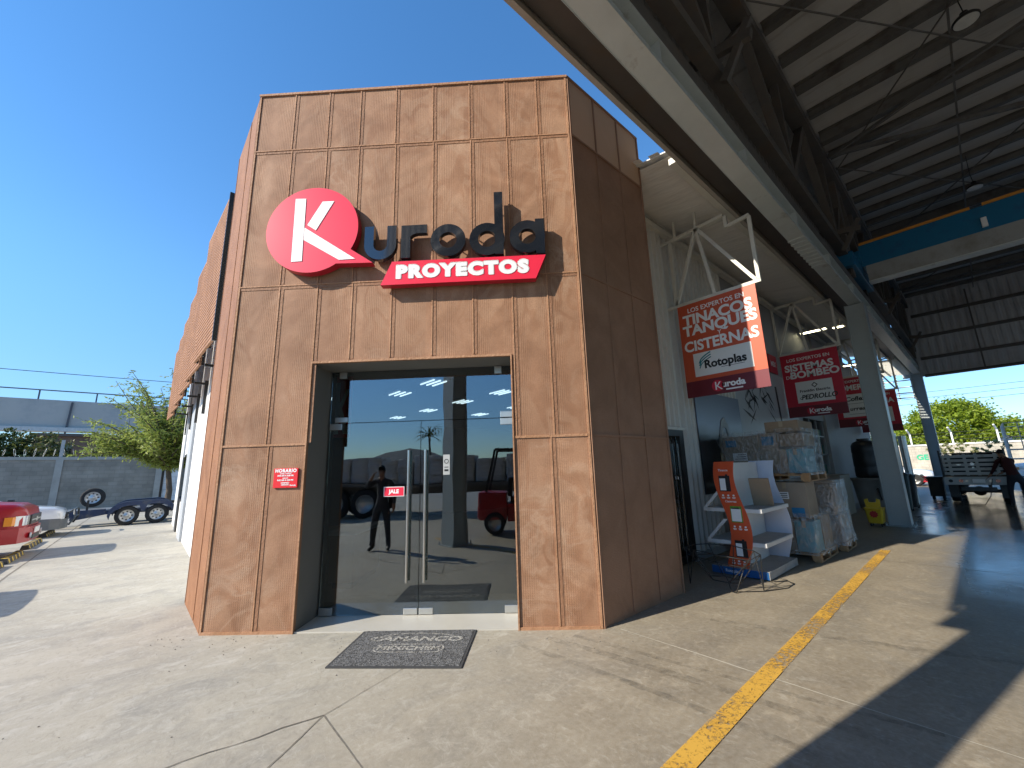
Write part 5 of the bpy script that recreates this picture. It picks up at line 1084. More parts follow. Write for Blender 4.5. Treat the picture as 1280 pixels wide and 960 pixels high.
q = MB(); q.box(0.56, 0.655, 31.0, 31.16, 0.3, 2.95); q.box(0.66, 1.6, 31.02, 31.15, 0.3, 0.445); q.box(0.66, 1.6, 31.02, 31.15, 2.805, 2.9); q.build('gate_frame', BLACK_METAL, gate)
# elevated road beam behind
via = thing('elevated_roadway', (-12, 60, 0), 'grey concrete elevated roadway parapet with thin railing crossing behind the block wall', 'bridge')
q = MB(); 
for i in range(9): 
    a = -70 + i*11.3; q.box(a+.012, a+11.288, 59.6, 60.4, 6.95+.0035*0, 9.55+0.02*i); 
q.build('parapet_panels', mat('light_grey_concrete', (0.43, 0.41, 0.38), 0.8, var=0.04, scale=0.6, dirt=(0.30, 0.30, 0.30), dirt_scale=0.25), via)
q = MB(); q.box(-70, 32, 59.3, 60.9, 6.55, 6.945); q.build('edge_beam', mat('pale_concrete_edge', (0.50, 0.50, 0.49), 0.8), via)
q = MB(); q.bar((-70, 60, 10.5), (32, 60, 10.72), 0.10)
for i in range(25): x = -69 + i*4.0; q.bar((x, 60, 9.5), (x, 60, 10.58), 0.11)
q.build('railing', mat('dark_railing', (0.10, 0.11, 0.13), 0.6), via)
for x in (-38, -18.5): MB().cyl((x, 61.2, 0), (x, 61.2, 6.54), 0.6, 16).build('pier', POSTC, via)
MB().bar((-6.86, 59.5, 3), (-6.6, 59.5, 9.5), 0.14).build('drain_pipe', mat('dark_pipe', (0.08, 0.08, 0.09), 0.6), via)
bk = thing('brick_house', (-4.5, 46, 0), 'low brown brick house partly hidden by bushes below the elevated roadway', 'house')
BRN = mk_block('brown_brick', (0.17, 0.095, 0.06), (0.22, 0.125, 0.08), (0.15, 0.12, 0.10), 0.25, 0.08)
MB().box(-6.6, 4.0, 45, 50, 0, 5.0).build('wall', BRN, bk); MB().box(-6.8, 4.2, 44.8, 50.2, 5.0, 5.2).build('roof', mat('dark_roof_slab', (0.10, 0.08, 0.07), 0.8), bk)
q = MB(); q.box(-5.6, -4.6, 44.96, 44.995, 3.0, 4.3); q.build('window', CARGLASS, bk)
# overhead wires
q = MB(); pts = [(-30+i*2.5, 40, 8.6+0.0011*((-30+i*2.5)+5)**2*0.6+0.022*i) for i in range(18)]; q.tube(pts, 0.022, 5); tag(q.build('overhead_wire', BLACK_METAL), 'single dark overhead cable crossing the sky above the elevated roadway', 'cable')

# ------------------------------------------------------------------ vehicles
def wheel(parent, c, r, w, rim_m, hub=True, holes=8, axis=(0,1,0)):
    ax = Vector(axis); c = Vector(c)
    q = MB(); prof = [(r*.62,-w/2),(r*.86,-w/2),(r*.97,-w*.42),(r,-w*.25),(r,w*.25),(r*.97,w*.42),(r*.86,w/2),(r*.62,w/2)]
    u = ax.orthogonal().normalized(); v_ = ax.cross(u); n = 28
    q.loft([[c + (u*math.cos(2*math.pi*i/n)+v_*math.sin(2*math.pi*i/n))*rr_ + ax*t for i in range(n)] for rr_, t in prof], caps=False)
    wh = q.build('wheel', RUBBER, parent)
    q = MB(); q.loft([[c + (u*math.cos(2*math.pi*i/n)+v_*math.sin(2*math.pi*i/n))*rr_ + ax*t for i in range(n)] for rr_, t in ((r*.63,-w*.46),(r*.58,-w*.40),(r*.52,-w*.25),(r*.30,-w*.33),(r*.16,-w*.36),(r*.14,-w*.48),(0.001,-w*.48))], caps=False)
    q.loft([[c + (u*math.cos(2*math.pi*i/n)+v_*math.sin(2*math.pi*i/n))*rr_ + ax*t for i in range(n)] for rr_, t in ((0.001,w*.2),(r*.63,w*.2),(r*.63,w*.46))], caps=False)
    rim = q.build('rim', rim_m, wh)
    q = MB()
    for k in range(holes):
        a = 2*math.pi*k/holes; d = u*math.cos(a)+v_*math.sin(a); q.cyl(c+d*r*.41-ax*w*.315, c+d*r*.41-ax*w*.29, r*.075, 10)
    if holes: q.build('rim_holes', BLACK_METAL, rim)
    return wh
PAINT = lambda name, c: mat(name, c, 0.28, var=0.02, coat=0.8, spec=0.5)
STEELRIM = mat('silver_wheel_rim', (0.55, 0.55, 0.53), 0.35, 0.6, var=0.05)
AMBER = mat('amber_lens', (0.75, 0.26, 0.02), 0.2, var=0.02, coat=0.5); CLEAR = mat('clear_headlight_lens', (0.70, 0.72, 0.70), 0.12, var=0.1, coat=0.8); REDLENS = mat('red_tail_lens', (0.35, 0.01, 0.012), 0.2, coat=0.6)
def section(x, hw, z0, z1, tuck=0.04, crown=0.03, n=5):
    """closed cross section of a body at x: bottom, flared side, shoulder, crowned top"""
    s_ = [(hw-0.10, z0), (hw-0.02, z0+0.06), (hw, z0+(z1-z0)*0.35), (hw, z0+(z1-z0)*0.62), (hw-tuck*.6, z0+(z1-z0)*0.88), (hw-tuck-.04, z1)]
    top = [(hw*(0.6), z1+crown*.7), (0, z1+crown)]
    right = s_ + top
    return [(x, y, z) for y, z in right] + [(x, -y, z) for y, z in reversed(right[:-1])]
def car(kind, loc, rz, paint, lower, label, cat, group=None, name='parked_car', scale=1.0):
    """nose towards local +x, ground at z = 0"""
    r = thing(name, loc, label, cat, group, rz)
    M = WORLD[r] @ Matrix.Scale(scale, 4); T = lambda p: M @ Vector(p)
    if kind == 'pickup':
        L = [(2.45,.60,.42,.80),(2.40,.74,.36,.92),(2.25,.82,.34,1.00),(1.7,.85,.33,1.05),(1.0,.86,.33,1.08),(.55,.86,.33,1.10),(-.9,.86,.33,1.10),(-1.0,.86,.33,1.08),(-2.5,.85,.36,1.08),(-2.6,.83,.40,1.07)]
        cabn = [(0.62,.72,1.10),(0.02,.66,1.60),(-.75,.66,1.64),(-.98,.68,1.10)]; wx = (1.55, -1.65); wr_ = 0.34
    else:
        L = [(2.15,.55,.40,.68),(2.08,.70,.30,.78),(1.9,.80,.26,.84),(1.3,.84,.24,.91),(.8,.85,.24,.96),(-1.3,.85,.24,.99),(-1.8,.82,.27,.98),(-2.1,.76,.32,.94),(-2.18,.66,.42,.86)]
        cabn = [(0.85,.72,.96),(0.05,.60,1.38),(-.85,.60,1.40),(-1.65,.68,.99)]; wx = (1.35, -1.25); wr_ = 0.31
    q = MB(); q.loft([[T(p) for p in section(*l)] for l in L]); q.build('body', paint, r)
    if lower:
        q = MB(); q.loft([[T(p) for p in section(l[0]*1.001, l[1]+.012, l[2]-.005, l[2]+(l[3]-l[2])*.52, 0.0, -.3)] for l in L[1:-1]]); q.build('lower_body', lower, r)
    # cabin: pillars and roof in paint, glass slightly inset
    def cab(dx, e, z_add): return [[T((x+dx*0, s_*(w+e), z)) for x, w, z in cabn] for s_ in (1,)]
    q = MB(); (x0,w0,z0),(x1,w1,z1),(x2,w2,z2),(x3,w3,z3) = cabn
    q.loft([[T((x1-.03, w1*s_, z1-.03)) for s_ in (-1,-.5,0,.5,1)] + [T((x1+.02, w1*s_*.96, z1+.025)) for s_ in (1,.5,0,-.5,-1)], [T((x2, w2*s_, z2-.03)) for s_ in (-1,-.5,0,.5,1)] + [T((x2, w2*s_*.96, z2+.03)) for s_ in (1,.5,0,-.5,-1)]])
    for s_ in (-1, 1):
        q.bar(T((x0, w0*s_, z0)), T((x1, w1*s_, z1)), 0.06, 0.05); q.bar(T((x3, w3*s_, z3)), T((x2, w2*s_, z2)), 0.09, 0.05); mx_ = (x1+x2)/2; q.bar(T((mx_-.1, (w0+.01)*s_, z0)), T((mx_, (w1+.005)*s_, z1)), 0.07, 0.05)
    q.build('roof', paint, r)
    q = MB(); q.add([T(p) for p in ((x0,-w0+.03,z0),(x0,w0-.03,z0),(x1,w1-.03,z1),(x1,-w1+.03,z1))], [(0,1,2,3)]); q.build('windshield', CARGLASS, r)
    q = MB(); q.add([T(p) for p in ((x3,-w3+.03,z3),(x3,w3-.03,z3),(x2,w2-.03,z2),(x2,-w2+.03,z2))], [(3,2,1,0)]); q.build('rear_window', CARGLASS, r)
    for s_ in (-1, 1):
        q = MB(); q.add([T(p) for p in ((x0-.05,(w0)*s_,z0+.01),(x1-.02,w1*s_,z1-.03),(x2+.02,w2*s_,z2-.03),(x3+.08,w3*s_,z3+.01))], [(0,1,2,3)]); q.build('side_window', CARGLASS, r)
        q = MB(); q.cbox(x0-.10, x0+.04, s_*(w0+.20)-.08, s_*(w0+.20)+.08, z0+.02, z0+.16, .02, M); q.bar(T((x0-.05, s_*w0, z0+.04)), T((x0-.04, s_*(w0+.14), z0+.07)), .03); q.build('side_mirror', BLACK_METAL, r)
        q = MB(); mx_ = (x1+x2)/2-.12; hw = L[4][1]
        for xx in (x0-.05, mx_): q.bar(T((xx, s_*(hw+.003), .42)), T((xx, s_*(hw-.01), z0-.10)), .012, .006)
        q.bar(T((mx_+.12, s_*(hw+.012), z0-.16)), T((mx_+.30, s_*(hw+.012), z0-.16)), .02, .03); q.build('door_seam', BLACK_METAL, r)
    f = L[1]; fx_ = L[0][0]
    if kind == 'pickup':
        q = MB(); q.cbox(fx_-.03, fx_+.035, -.46, .46, .62, .80, .012, M); g_ = q.build('grille', BLACK_METAL, r)
        q = MB(); q.box(fx_+.036, fx_+.045, -.46, .46, .69, .715, M); q.cbox(fx_+.036, fx_+.05, -.055, .055, .66, .75, .006, M); q.build('grille_bar', STEELRIM, g_)
        for s_ in (-1, 1):
            a0, a1 = sorted((s_*.48, s_*.70)); q = MB(); q.cbox(fx_-.10, fx_+.012, a0, a1, .62, .80, .015, M); q.add([T((fx_-.02,s_*.70,.62)),T((fx_-.02,s_*.70,.80)),T((fx_-.13,s_*.80,.80)),T((fx_-.13,s_*.80,.62))], [(0,1,2,3)]); q.build('headlight', CLEAR, r)
            a0, a1 = sorted((s_*.705, s_*.835)); q = MB(); q.loft([[T((fx_-.125,s_*.80,z)) for z in (.63,.79)]+[T((fx_-.25,s_*.78,z)) for z in (.79,.63)], [T((fx_-.16,s_*.835,z)) for z in (.63,.79)]+[T((fx_-.26,s_*.85,z)) for z in (.79,.63)]], smooth=False); q.build('indicator', AMBER, r)
            q = MB(); q.cyl(T((fx_+.06, s_*.52, .42)), T((fx_+.075, s_*.52, .42)), .06, 16); q.build('fog_lamp', CLEAR, r)
        q = MB(); q.loft([[T((x, y, z)) for z in (.30,.36,.55,.58)] + [T((x-.22, y, z)) for z in (.58,.30)] for x, y in ((fx_-.28,-.87),(fx_-.06,-.80),(fx_+.05,-.5),(fx_+.065,0),(fx_+.05,.5),(fx_-.06,.80),(fx_-.28,.87))], smooth=False); bpq = q.build('bumper', paint, r)
        q = MB(); q.box(fx_+.066, fx_+.078, -.24, .24, .44, .55, M); q.build('number_plate', SIGN_WHITE, bpq)
        q = MB(); q.box(fx_+.064, fx_+.072, -.35, .35, .335, .42, M); q.build('air_intake', BLACK_METAL, bpq)
        q = MB(); q.box(-2.55, -1.02, -.74, .74, 1.112, 1.118, M); q.build('load_bed', BLACK_METAL, r)
        q = MB(); q.cbox(-2.72, -2.58, -.82, .82, .42, .56, .02, M); q.build('rear_bumper', STEELRIM, r)
    else:
        q = MB(); q.cbox(fx_-.03, fx_+.03, -.42, .42, .52, .64, .012, M); g_ = q.build('grille', BLACK_METAL, r); q = MB(); q.cbox(fx_+.031, fx_+.042, -.05, .05, .55, .62, .005, M); q.build('grille_badge', STEELRIM, g_)
        for s_ in (-1, 1):
            q = MB(); q.loft([[T((fx_-.02,s_*.46,z)) for z in (.54,.67)]+[T((fx_-.20,s_*.46,z)) for z in (.67,.54)], [T((fx_-.10,s_*.72,z)) for z in (.54,.69)]+[T((fx_-.32,s_*.78,z)) for z in (.70,.54)]], smooth=False); q.build('headlight', CLEAR, r)
            q = MB(); q.cbox(-2.20, -2.08, min(s_*.50,s_*.74), max(s_*.50,s_*.74), .70, .86, .02, M); q.build('tail_light', REDLENS, r)
        q = MB(); q.loft([[T((x, y, z)) for z in (.22,.28,.48,.51)] + [T((x-.22, y, z)) for z in (.51,.22)] for x, y in ((fx_-.28,-.83),(fx_-.06,-.74),(fx_+.04,-.45),(fx_+.055,0),(fx_+.04,.45),(fx_-.06,.74),(fx_-.28,.83))], smooth=False); bpq = q.build('bumper', lower or paint, r)
        q = MB(); q.box(fx_+.056, fx_+.066, -.22, .22, .36, .46, M); q.build('number_plate', SIGN_WHITE, bpq)
    for x in wx:
        for s_ in (-1, 1):
            q = MB(); n = 18; yy = s_*(L[4][1]+.004); q.add([T((x+wr_*1.14*math.cos(math.pi*i/n), yy, wr_+wr_*1.14*math.sin(math.pi*i/n))) for i in range(n+1)] + [T((x+wr_*1.14, yy, .30)), ][:0], [tuple(range(n+1))]); q.build('wheel_arch', BLACK_METAL, r)
            wheel(r, T((x, s_*(L[4][1]-.085), wr_)), wr_*scale, .20*scale, STEELRIM, axis=(WORLD[r].to_3x3() @ Vector((0,-s_,0))))
    return r
red_pk = car('pickup', (-4.72, 15.0, 0), 0, mat('red_car_paint', (0.33, 0.006, 0.012), 0.35, var=0.03, coat=0.25, spec=0.35), None, 'red pickup with amber indicator nosing in from the left edge behind wheel stops', 'pickup', scale=1.14)
silv = car('sedan', (-4.0, 19.7, 0), R(2), PAINT('white_car_paint', (0.72, 0.74, 0.74)), mat('grey_plastic_bumper', (0.16, 0.17, 0.17), 0.5), 'white car with grey bumper parked behind the red pickup', 'car')
dup(red_pk, (-5.35, 9.5, 0), None, 'red pickup parked outside the left edge, seen only by its shadow')
# wheel stops
WS = mat('black_rubber_wheel_stop', (0.045, 0.043, 0.04), 0.8, var=0.2, dirt=(0.2, 0.18, 0.15), dirt_scale=3); WY = mat('yellow_reflector_block', (0.62, 0.42, 0.05), 0.6)
WSL = ['nearest', 'second', 'third', 'farthest']
for i, (x, y, L) in enumerate(((-2.05, 12.5, 1.5), (-2.05, 14.3, 1.5), (-2.12, 16.95, 1.8), (-2.2, 19.9, 1.6))):
    r = thing('wheel_stop', (x, y, 0), WSL[i] + ' black and yellow rubber wheel stop before the parked vehicles at left', 'wheel stop', 'wheel stops before the parked vehicles')
    q = MB(); q.prism([(-.08,.001),(.08,.001),(.05,.11),(-.05,.11)], -L/2, L/2, frame((x, y, 0), (1,0,0), (0,0,1))); q.build('rubber_block', WS, r)
    q = MB()
    for k in range(5): t = -L/2+.14+k*(L-.28)/4; q.add([(x+.0815,y+t-.05,.012),(x+.0815,y+t+.05,.012),(x+.0535,y+t+.05,.10),(x+.0535,y+t-.05,.10)], [(0,1,2,3)]); q.add([(x-.05,y+t-.05,.1115),(x+.05,y+t-.05,.1115),(x+.05,y+t+.05,.1115),(x-.05,y+t+.05,.1115)], [(0,1,2,3)])
    q.build('reflector_patches', WY, r)
# car trailer
tr = thing('car_trailer', (-0.1, 21.6, 0), 'low dark blue tandem axle car trailer parked along the block wall', 'trailer')
TB = mat('dark_blue_trailer_paint', (0.018, 0.035, 0.085), 0.4, var=0.1, dirt=(0.10, 0.10, 0.10), dirt_scale=4)
q = MB(); q.box(-2.4, 2.6, 21.60, 21.72, 0.42, 0.56); q.box(-2.4, 2.6, 23.1, 23.22, 0.42, 0.56)
for x in (-2.3, -1.3, -.1, 1.1, 2.4): q.box(x, x+.1, 21.725, 23.095, 0.43, 0.53)
q.bar((-2.35, 21.66, 0.48), (-3.9, 22.4, 0.45), 0.10, 0.12); q.bar((-2.35, 23.16, 0.48), (-3.9, 22.4, 0.45), 0.10, 0.12)
q.build('chassis', TB, tr)
q = MB(); q.box(-2.35, 2.55, 21.73, 22.25, 0.561, 0.60); q.box(-2.35, 2.55, 22.6, 23.09, 0.561, 0.60); q.build('deck', mat('checker_plate_deck', (0.30, 0.31, 0.32), 0.45, 0.4, var=0.1), tr)
q = MB(); q.prism([(-2.6,.20),(-2.4,.60),(-1.05,.62),(-1.05,.42),(-1.7,.30)], 21.585, 21.60, frame((0,0,0),(1,0,0),(0,0,1)) @ Matrix.Diagonal((1,1,-1,1)))
q.build('side_skirt', TB, tr)
for x in (-0.45, 0.40): wheel(tr, (x, 21.42, 0.345), 0.345, 0.22, STEELRIM)
for x in (-0.45, 0.40): wheel(tr, (x, 23.4, 0.345), 0.345, 0.22, STEELRIM, axis=(0,-1,0))
arc = [(-0.98,.36),(-0.95,.55),(-0.82,.70),(-0.62,.80),(-0.45,.83),(0.40,.86),(0.60,.83),(0.80,.72),(0.92,.55),(0.95,.36)]
for y0, y1 in ((21.27, 21.585), (23.235, 23.55)):
    q = MB(); n = len(arc); v = [(x,y0,z) for x,z in arc]+[(x,y1,z) for x,z in arc]+[(x,y0,z+.03) for x,z in arc]+[(x,y1,z+.03) for x,z in arc]
    f = []
    for i in range(n-1): f += [(i,i+1,n+i+1,n+i),(2*n+i,3*n+i,3*n+i+1,2*n+i+1),(i,2*n+i,2*n+i+1,i+1),(n+i,n+i+1,3*n+i+1,3*n+i)]
    q.add(v, f); q.prism([(-0.02-.2,.74),(-0.02+.2,.74),(.12,.42),(-.16,.42)], y0+.001, y0+.012, frame((0,0,0),(1,0,0),(0,0,1)) @ Matrix.Diagonal((1,1,-1,1))) if False else None
    yo = y0 if y0 < 22 else y1-.012
    v2 = [(x,yo,z) for x,z in arc]+[(x*.94,yo,z-.13 if 2<i<8 or True else z) for i,(x,z) in enumerate(arc)]
    q.add([(a_,b_+d_,c_) for d_ in (0,.012) for a_,b_,c_ in v2], [(i,i+1,n+i+1,n+i) for i in range(n-1)]+[(2*n+i,3*n+i,3*n+i+1,2*n+i+1) for i in range(n-1)])
    q.add([(-.14,yo-.002,.74),(.10,yo-.002,.74),(.03,yo-.002,.48),(-.07,yo-.002,.48)], [(0,1,2,3)])
    q.build('fender', TB, tr)
q = MB(); q.bar((-1.55, 21.75, .60), (-1.55, 21.75, .95), .06); q.build('spare_mount', BLACK_METAL, tr)
sp = thing('spare_tyre', (-1.62, 22.0, 0.60), 'spare wheel standing upright on the trailer before the block wall', 'tyre')
wheel(sp, (-1.55, 23.3, 1.0), 0.36, 0.22, STEELRIM)
# push bar in front of the white car
q = MB(); x = -1.62
q.tube([(x-.1,20.25,.32),(x,20.2,.5),(x,20.1,.75),(x-.02,19.9,.80),(x,19.5,.80),(x-.02,19.3,.75),(x,19.2,.5),(x-.1,19.15,.32)], .028, 8)
q.tube([(x,19.25,.55),(x+.02,19.7,.58),(x,20.15,.55)], .024, 8); q.tube([(x-.25,19.5,.62),(x,19.5,.80)], .022, 8); q.tube([(x-.25,19.9,.62),(x,19.9,.80)], .022, 8)
q.build('push_bar', mat('dark_push_bar', (0.05, 0.06, 0.065), 0.4), silv)
# ------------------------------------------------------------------ foliage
def mk_leaf(name, c0, c1, trans=0.35):
    m, n, l, b = node_mat(name); out = n['Material Output']
    oi = n.new('ShaderNodeNewGeometry'); nz = n.new('ShaderNodeTexNoise'); nz.inputs['Scale'].default_value = 1.7; nz.inputs['Detail'].default_value = 4; l.new(oi.outputs['Position'], nz.inputs['Vector'])
    wn_ = n.new('ShaderNodeTexWhiteNoise'); sc_ = n.new('ShaderNodeVectorMath'); sc_.operation = 'SNAP'; sc_.inputs[1].default_value = (0.17, 0.17, 0.17); l.new(oi.outputs['Position'], sc_.inputs[0]); l.new(sc_.outputs[0], wn_.inputs['Vector'])
    ad = n.new('ShaderNodeMath'); ad.operation = 'ADD'; l.new(nz.outputs['Fac'], ad.inputs[0]); l.new(wn_.outputs['Value'], ad.inputs[1])
    mr = n.new('ShaderNodeMapRange'); mr.inputs['From Min'].default_value = 0.5; mr.inputs['From Max'].default_value = 1.5; l.new(ad.outputs[0], mr.inputs['Value'])
    mx = n.new('ShaderNodeMix'); mx.data_type = 'RGBA'; l.new(mr.outputs[0], mx.inputs['Factor']); mx.inputs['A'].default_value = (*c0, 1); mx.inputs['B'].default_value = (*c1, 1)
    l.new(mx.outputs['Result'], b.inputs['Base Color']); b.inputs['Roughness'].default_value = 0.55
    t = n.new('ShaderNodeBsdfTranslucent'); l.new(mx.outputs['Result'], t.inputs[0]); ms = n.new('ShaderNodeMixShader'); ms.inputs[0].default_value = trans
    l.new(b.outputs[0], ms.inputs[1]); l.new(t.outputs[0], ms.inputs[2]); l.new(ms.outputs[0], out.inputs[0]); return m
LEAF_BRIGHT = mk_leaf('bright_green_leaves', (0.14, 0.22, 0.012), (0.33, 0.40, 0.03), 0.4)
LEAF_MESQ = mk_leaf('feathery_yellow_green_leaves', (0.21, 0.275, 0.045), (0.40, 0.44, 0.11), 0.5)
LEAF_DARK = mk_leaf('dark_green_leaves', (0.03, 0.055, 0.012), (0.08, 0.11, 0.02), 0.25)
LEAF_OLIVE = mk_leaf('olive_leaves', (0.06, 0.075, 0.015), (0.14, 0.15, 0.03), 0.3)
BARK = mat('tree_bark', (0.10, 0.075, 0.055), 0.9, var=0.25, scale=8, bump=0.4, bscale=20)
def leafquad(q, p, size, rr, asp=0.55, d=None):
    d = Vector((rr.gauss(0,1), rr.gauss(0,1), rr.gauss(0,.7))).normalized() if d is None else d
    s_ = d.cross(Vector((rr.gauss(0,1), rr.gauss(0,1), rr.gauss(0,1)))).normalized()*(size*asp/2); a = d*(size/2)
    q.add([p-a, p+s_, p+a, p-s_], [(0,1,2,3)])
def cloud(q, c, rad, n, size, rr, clumps=None):
    """leaves gathered in clumps on and inside an uneven ellipsoid"""
    c = Vector(c); clumps = clumps or max(6, n//45)
    for k in range(clumps):
        v = Vector((rr.gauss(0,1), rr.gauss(0,1), rr.gauss(0,1))).normalized(); rr_ = rr.uniform(0.45, 1.0)**0.6 * (1+0.16*noise.noise(v*2.3+c))
        cc = c + Vector((v.x*rad[0]*rr_, v.y*rad[1]*rr_, v.z*rad[2]*rr_)); cr_ = min(rad)*rr.uniform(.15, .30)
        for i in range(n//clumps):
            w = Vector((rr.gauss(0,1), rr.gauss(0,1), rr.gauss(0,.75)))*cr_*.62
            leafquad(q, cc+w, size*rr.uniform(.6, 1.3), rr)
def limbs(q, base, top, r0, targets, rr):
    base, top = Vector(base), Vector(top); pts = [base.lerp(top, i/5) + Vector((rr.gauss(0,.06), rr.gauss(0,.06), 0))*(0 if i == 0 else 1) for i in range(6)]
    q.tube(pts, [r0*(1-.08*i) for i in range(6)], 9)
    for t in targets:
        t = Vector(t); m_ = pts[-1].lerp(t, .5) + Vector((rr.gauss(0,.15), rr.gauss(0,.15), .2)); q.tube([pts[-1], pts[-1].lerp(m_, .5), m_, m_.lerp(t, .55), t], [r0*.6, r0*.48, r0*.34, r0*.22, r0*.09], 7)
def tree(loc, blobs, h0, r0, leaf, size, label, seed, name='tree', group=None, cat='tree'):
    rr = random.Random(seed); r = thing(name, loc, label, cat, group); q = MB(); L = Vector(loc)
    limbs(q, L, L+Vector((0,0,h0)), r0, [L+Vector(b[0]) for b in blobs], rr); q.build('trunk', BARK, r)
    q = MB()
    for c, rad, n in blobs: cloud(q, L+Vector(c), rad, n, size, rr)
    q.build('crown', leaf, r); return r
# mesquite by the block wall: fine arching twigs with feathery leaflets
def mesquite():
    rr = random.Random(4); L = Vector((0.75, 25.2, 0)); r = thing('mesquite_tree', L, 'feathery yellow green tree overhanging the block wall, left of the white building', 'tree')
    q = MB(); lf = MB(); fork = L + Vector((-.1, 0, 2.15)); q.tube([L, L+Vector((.05,.02,1.1)), fork], [.15,.12,.10], 9)
    for k in range(165):
        a = rr.uniform(0, 2*math.pi); el = rr.uniform(-.10, 1.35); d = Vector((math.cos(a)*math.cos(el), .75*math.sin(a)*math.cos(el), math.sin(el))); ln = rr.uniform(1.9, 3.6)*(0.80+.33*math.sin(max(el,0))); 
        if d.x < 0: ln *= 1.22
        p = fork.copy(); pts = [p.copy()]; v = (d + Vector((0,0,.45))).normalized()
        for i in range(9):
            p = p + v*(ln/9); v = (v + Vector((rr.gauss(0,.10), rr.gauss(0,.10), -.10 if i > 2 else .02))).normalized(); pts.append(p.copy())
        q.tube(pts, [.045*(1-i/10.5)**1.3+.004 for i in range(10)], 5)
        for i in range(2, 10):
            for s_ in range(9):
                o = pts[i] - (pts[i]-pts[i-1])*rr.random(); tw = Vector((rr.gauss(0,1), rr.gauss(0,1), rr.gauss(-.25,.6))).normalized(); tl = rr.uniform(.12, .42)
                for m_ in range(3): leafquad(lf, o + tw*tl*(m_+1)/3, rr.uniform(.11, .20), rr, .32, (tw + Vector((rr.gauss(0,.35), rr.gauss(0,.35), rr.gauss(0,.35)))).normalized())
    q.build('trunk', BARK, r); lf.build('crown', LEAF_MESQ, r)
mesquite()
# dark bushes between the wall and the elevated roadway
rr = random.Random(21)
BL = ['dark bush behind the block wall at the far left edge', 'dark green bush behind the wall, left of the wire post', 'olive bush between the wire posts behind the block wall', 'dark bush behind the wall just left of the feathery tree']
for i, (x, y, h, w, lf) in enumerate(((-9.6, 36, 5.0, 1.7, LEAF_OLIVE), (-7.0, 36.5, 5.2, 1.9, LEAF_DARK), (-5.0, 36, 4.7, 1.4, LEAF_OLIVE), (-2.0, 37, 4.6, 1.2, LEAF_DARK))):
    tree((x, y, 0), [((0,0,h*.62),(w,1.2,h*.36),4200), ((-.6,.1,h*.5),(w*.6,1,h*.3),1400), ((.7,-.2,h*.52),(w*.6,1,h*.3),1400)], h*.35, .10, lf, .17, BL[i], 30+i, 'bush', 'bushes behind the block wall', 'bush')
# far tree beyond the shed and its neighbours
tree((62, 1.3, 0), [((0,.6,4.6),(2.8,3.3,2.75),14000), ((0,3.0,3.3),(2.2,2.0,1.8),4500), ((0,-2.5,3.3),(2.2,2.1,1.8),4500)], 2.0, .32, LEAF_BRIGHT, .30, 'big broad bright green tree beyond the far end of the shed', 50)
tree((66, -4.8, 0), [((0,0,3.2),(2.6,2.9,1.9),7000)], 1.5, .25, LEAF_BRIGHT, .34, 'lower green tree at the right edge beyond the white rack', 51)
tree((58, 6.4, 0), [((0,0,3.3),(2.0,1.9,1.7),5000)], 1.5, .2, LEAF_BRIGHT, .27, 'green tree seen between the two grey columns', 52)
q = MB(); rr = random.Random(77)
for k in range(34): cloud(q, (39.4+rr.uniform(-.4,.4), rr.uniform(-.8, 2.6), 1.75+rr.uniform(-.5,.6)), (.5,.5,.4), 70, .16, rr, 3)
tag(q.build('flowering_hedge', [mk_leaf('pale_flowering_leaves', (0.16, 0.20, 0.05), (0.42, 0.38, 0.20), .35)]), 'pale flowering hedge in front of the far beige wall, behind the stake truck', 'hedge')
# distant treeline and hills all round
q = MB(); rr = random.Random(8)
for k in range(230):
    a = 2*math.pi*k/230 + rr.uniform(-.012,.012); d = rr.uniform(115, 170); 
    if -0.5 < math.atan2(math.sin(a), math.cos(a)) < 0.35: continue
    cloud(q, (d*math.cos(a), d*math.sin(a), rr.uniform(1.8,3.2)), (3.5,3.5,rr.uniform(2,3.2)), 60, 1.3, rr, 6)
tag(q.build('treeline', LEAF_DARK), 'far dark treeline ringing the yard', 'trees', kind='stuff')
q = MB(); pts = []
for k in range(121):
    a = -math.pi + 2*math.pi*k/120; h = 22 + 14*noise.noise((math.cos(a)*3, math.sin(a)*3, 0.5)) + 16*math.exp(-((a+2.62)/.07)**2); pts.append((a, h))
v = [(520*math.cos(a), 520*math.sin(a), -1) for a, h in pts] + [(640*math.cos(a), 640*math.sin(a), h) for a, h in pts] + [(760*math.cos(a), 760*math.sin(a), -1) for a, h in pts]
q.add(v, [(k,k+1,122+k,121+k) for k in range(120)]+[(121+k,122+k,243+k,242+k) for k in range(120)], 0, True)
struct(q.build('hills', mat('distant_blue_hill', (0.07, 0.08, 0.085), 0.95, var=0.1, scale=0.02)))
# palms and lamp posts across the road, mirrored in the glass door
def palm(x, y, h, label, seed):
    rr = random.Random(seed); r = thing('palm_tree', (x, y, 0), label, 'palm', 'palms behind the camera, mirrored in the door')
    q = MB(); q.tube([(x+.1*math.sin(i*.6), y, h*i/8) for i in range(9)], [.22-.012*i for i in range(9)], 9); q.build('trunk', BARK, r)
    q = MB()
    for k in range(26):
        a = rr.uniform(0, 6.28); up = rr.uniform(-.2, 1.1); p = Vector((x+.1*math.sin(4.8), y, h)); v = Vector((math.cos(a)*math.cos(up), math.sin(a)*math.cos(up), math.sin(up)))
        for i in range(7):
            n_ = p + v*.33; s_ = v.cross(Vector((0,0,1))).normalized()*(.22*(1-i/8))
            q.add([p, p+s_+v*.2-Vector((0,0,.1)), n_, p-s_+v*.2-Vector((0,0,.1))], [(0,1,2,3)]); p = n_; v = (v-Vector((0,0,.17))).normalized()
    q.build('crown', LEAF_DARK, r)
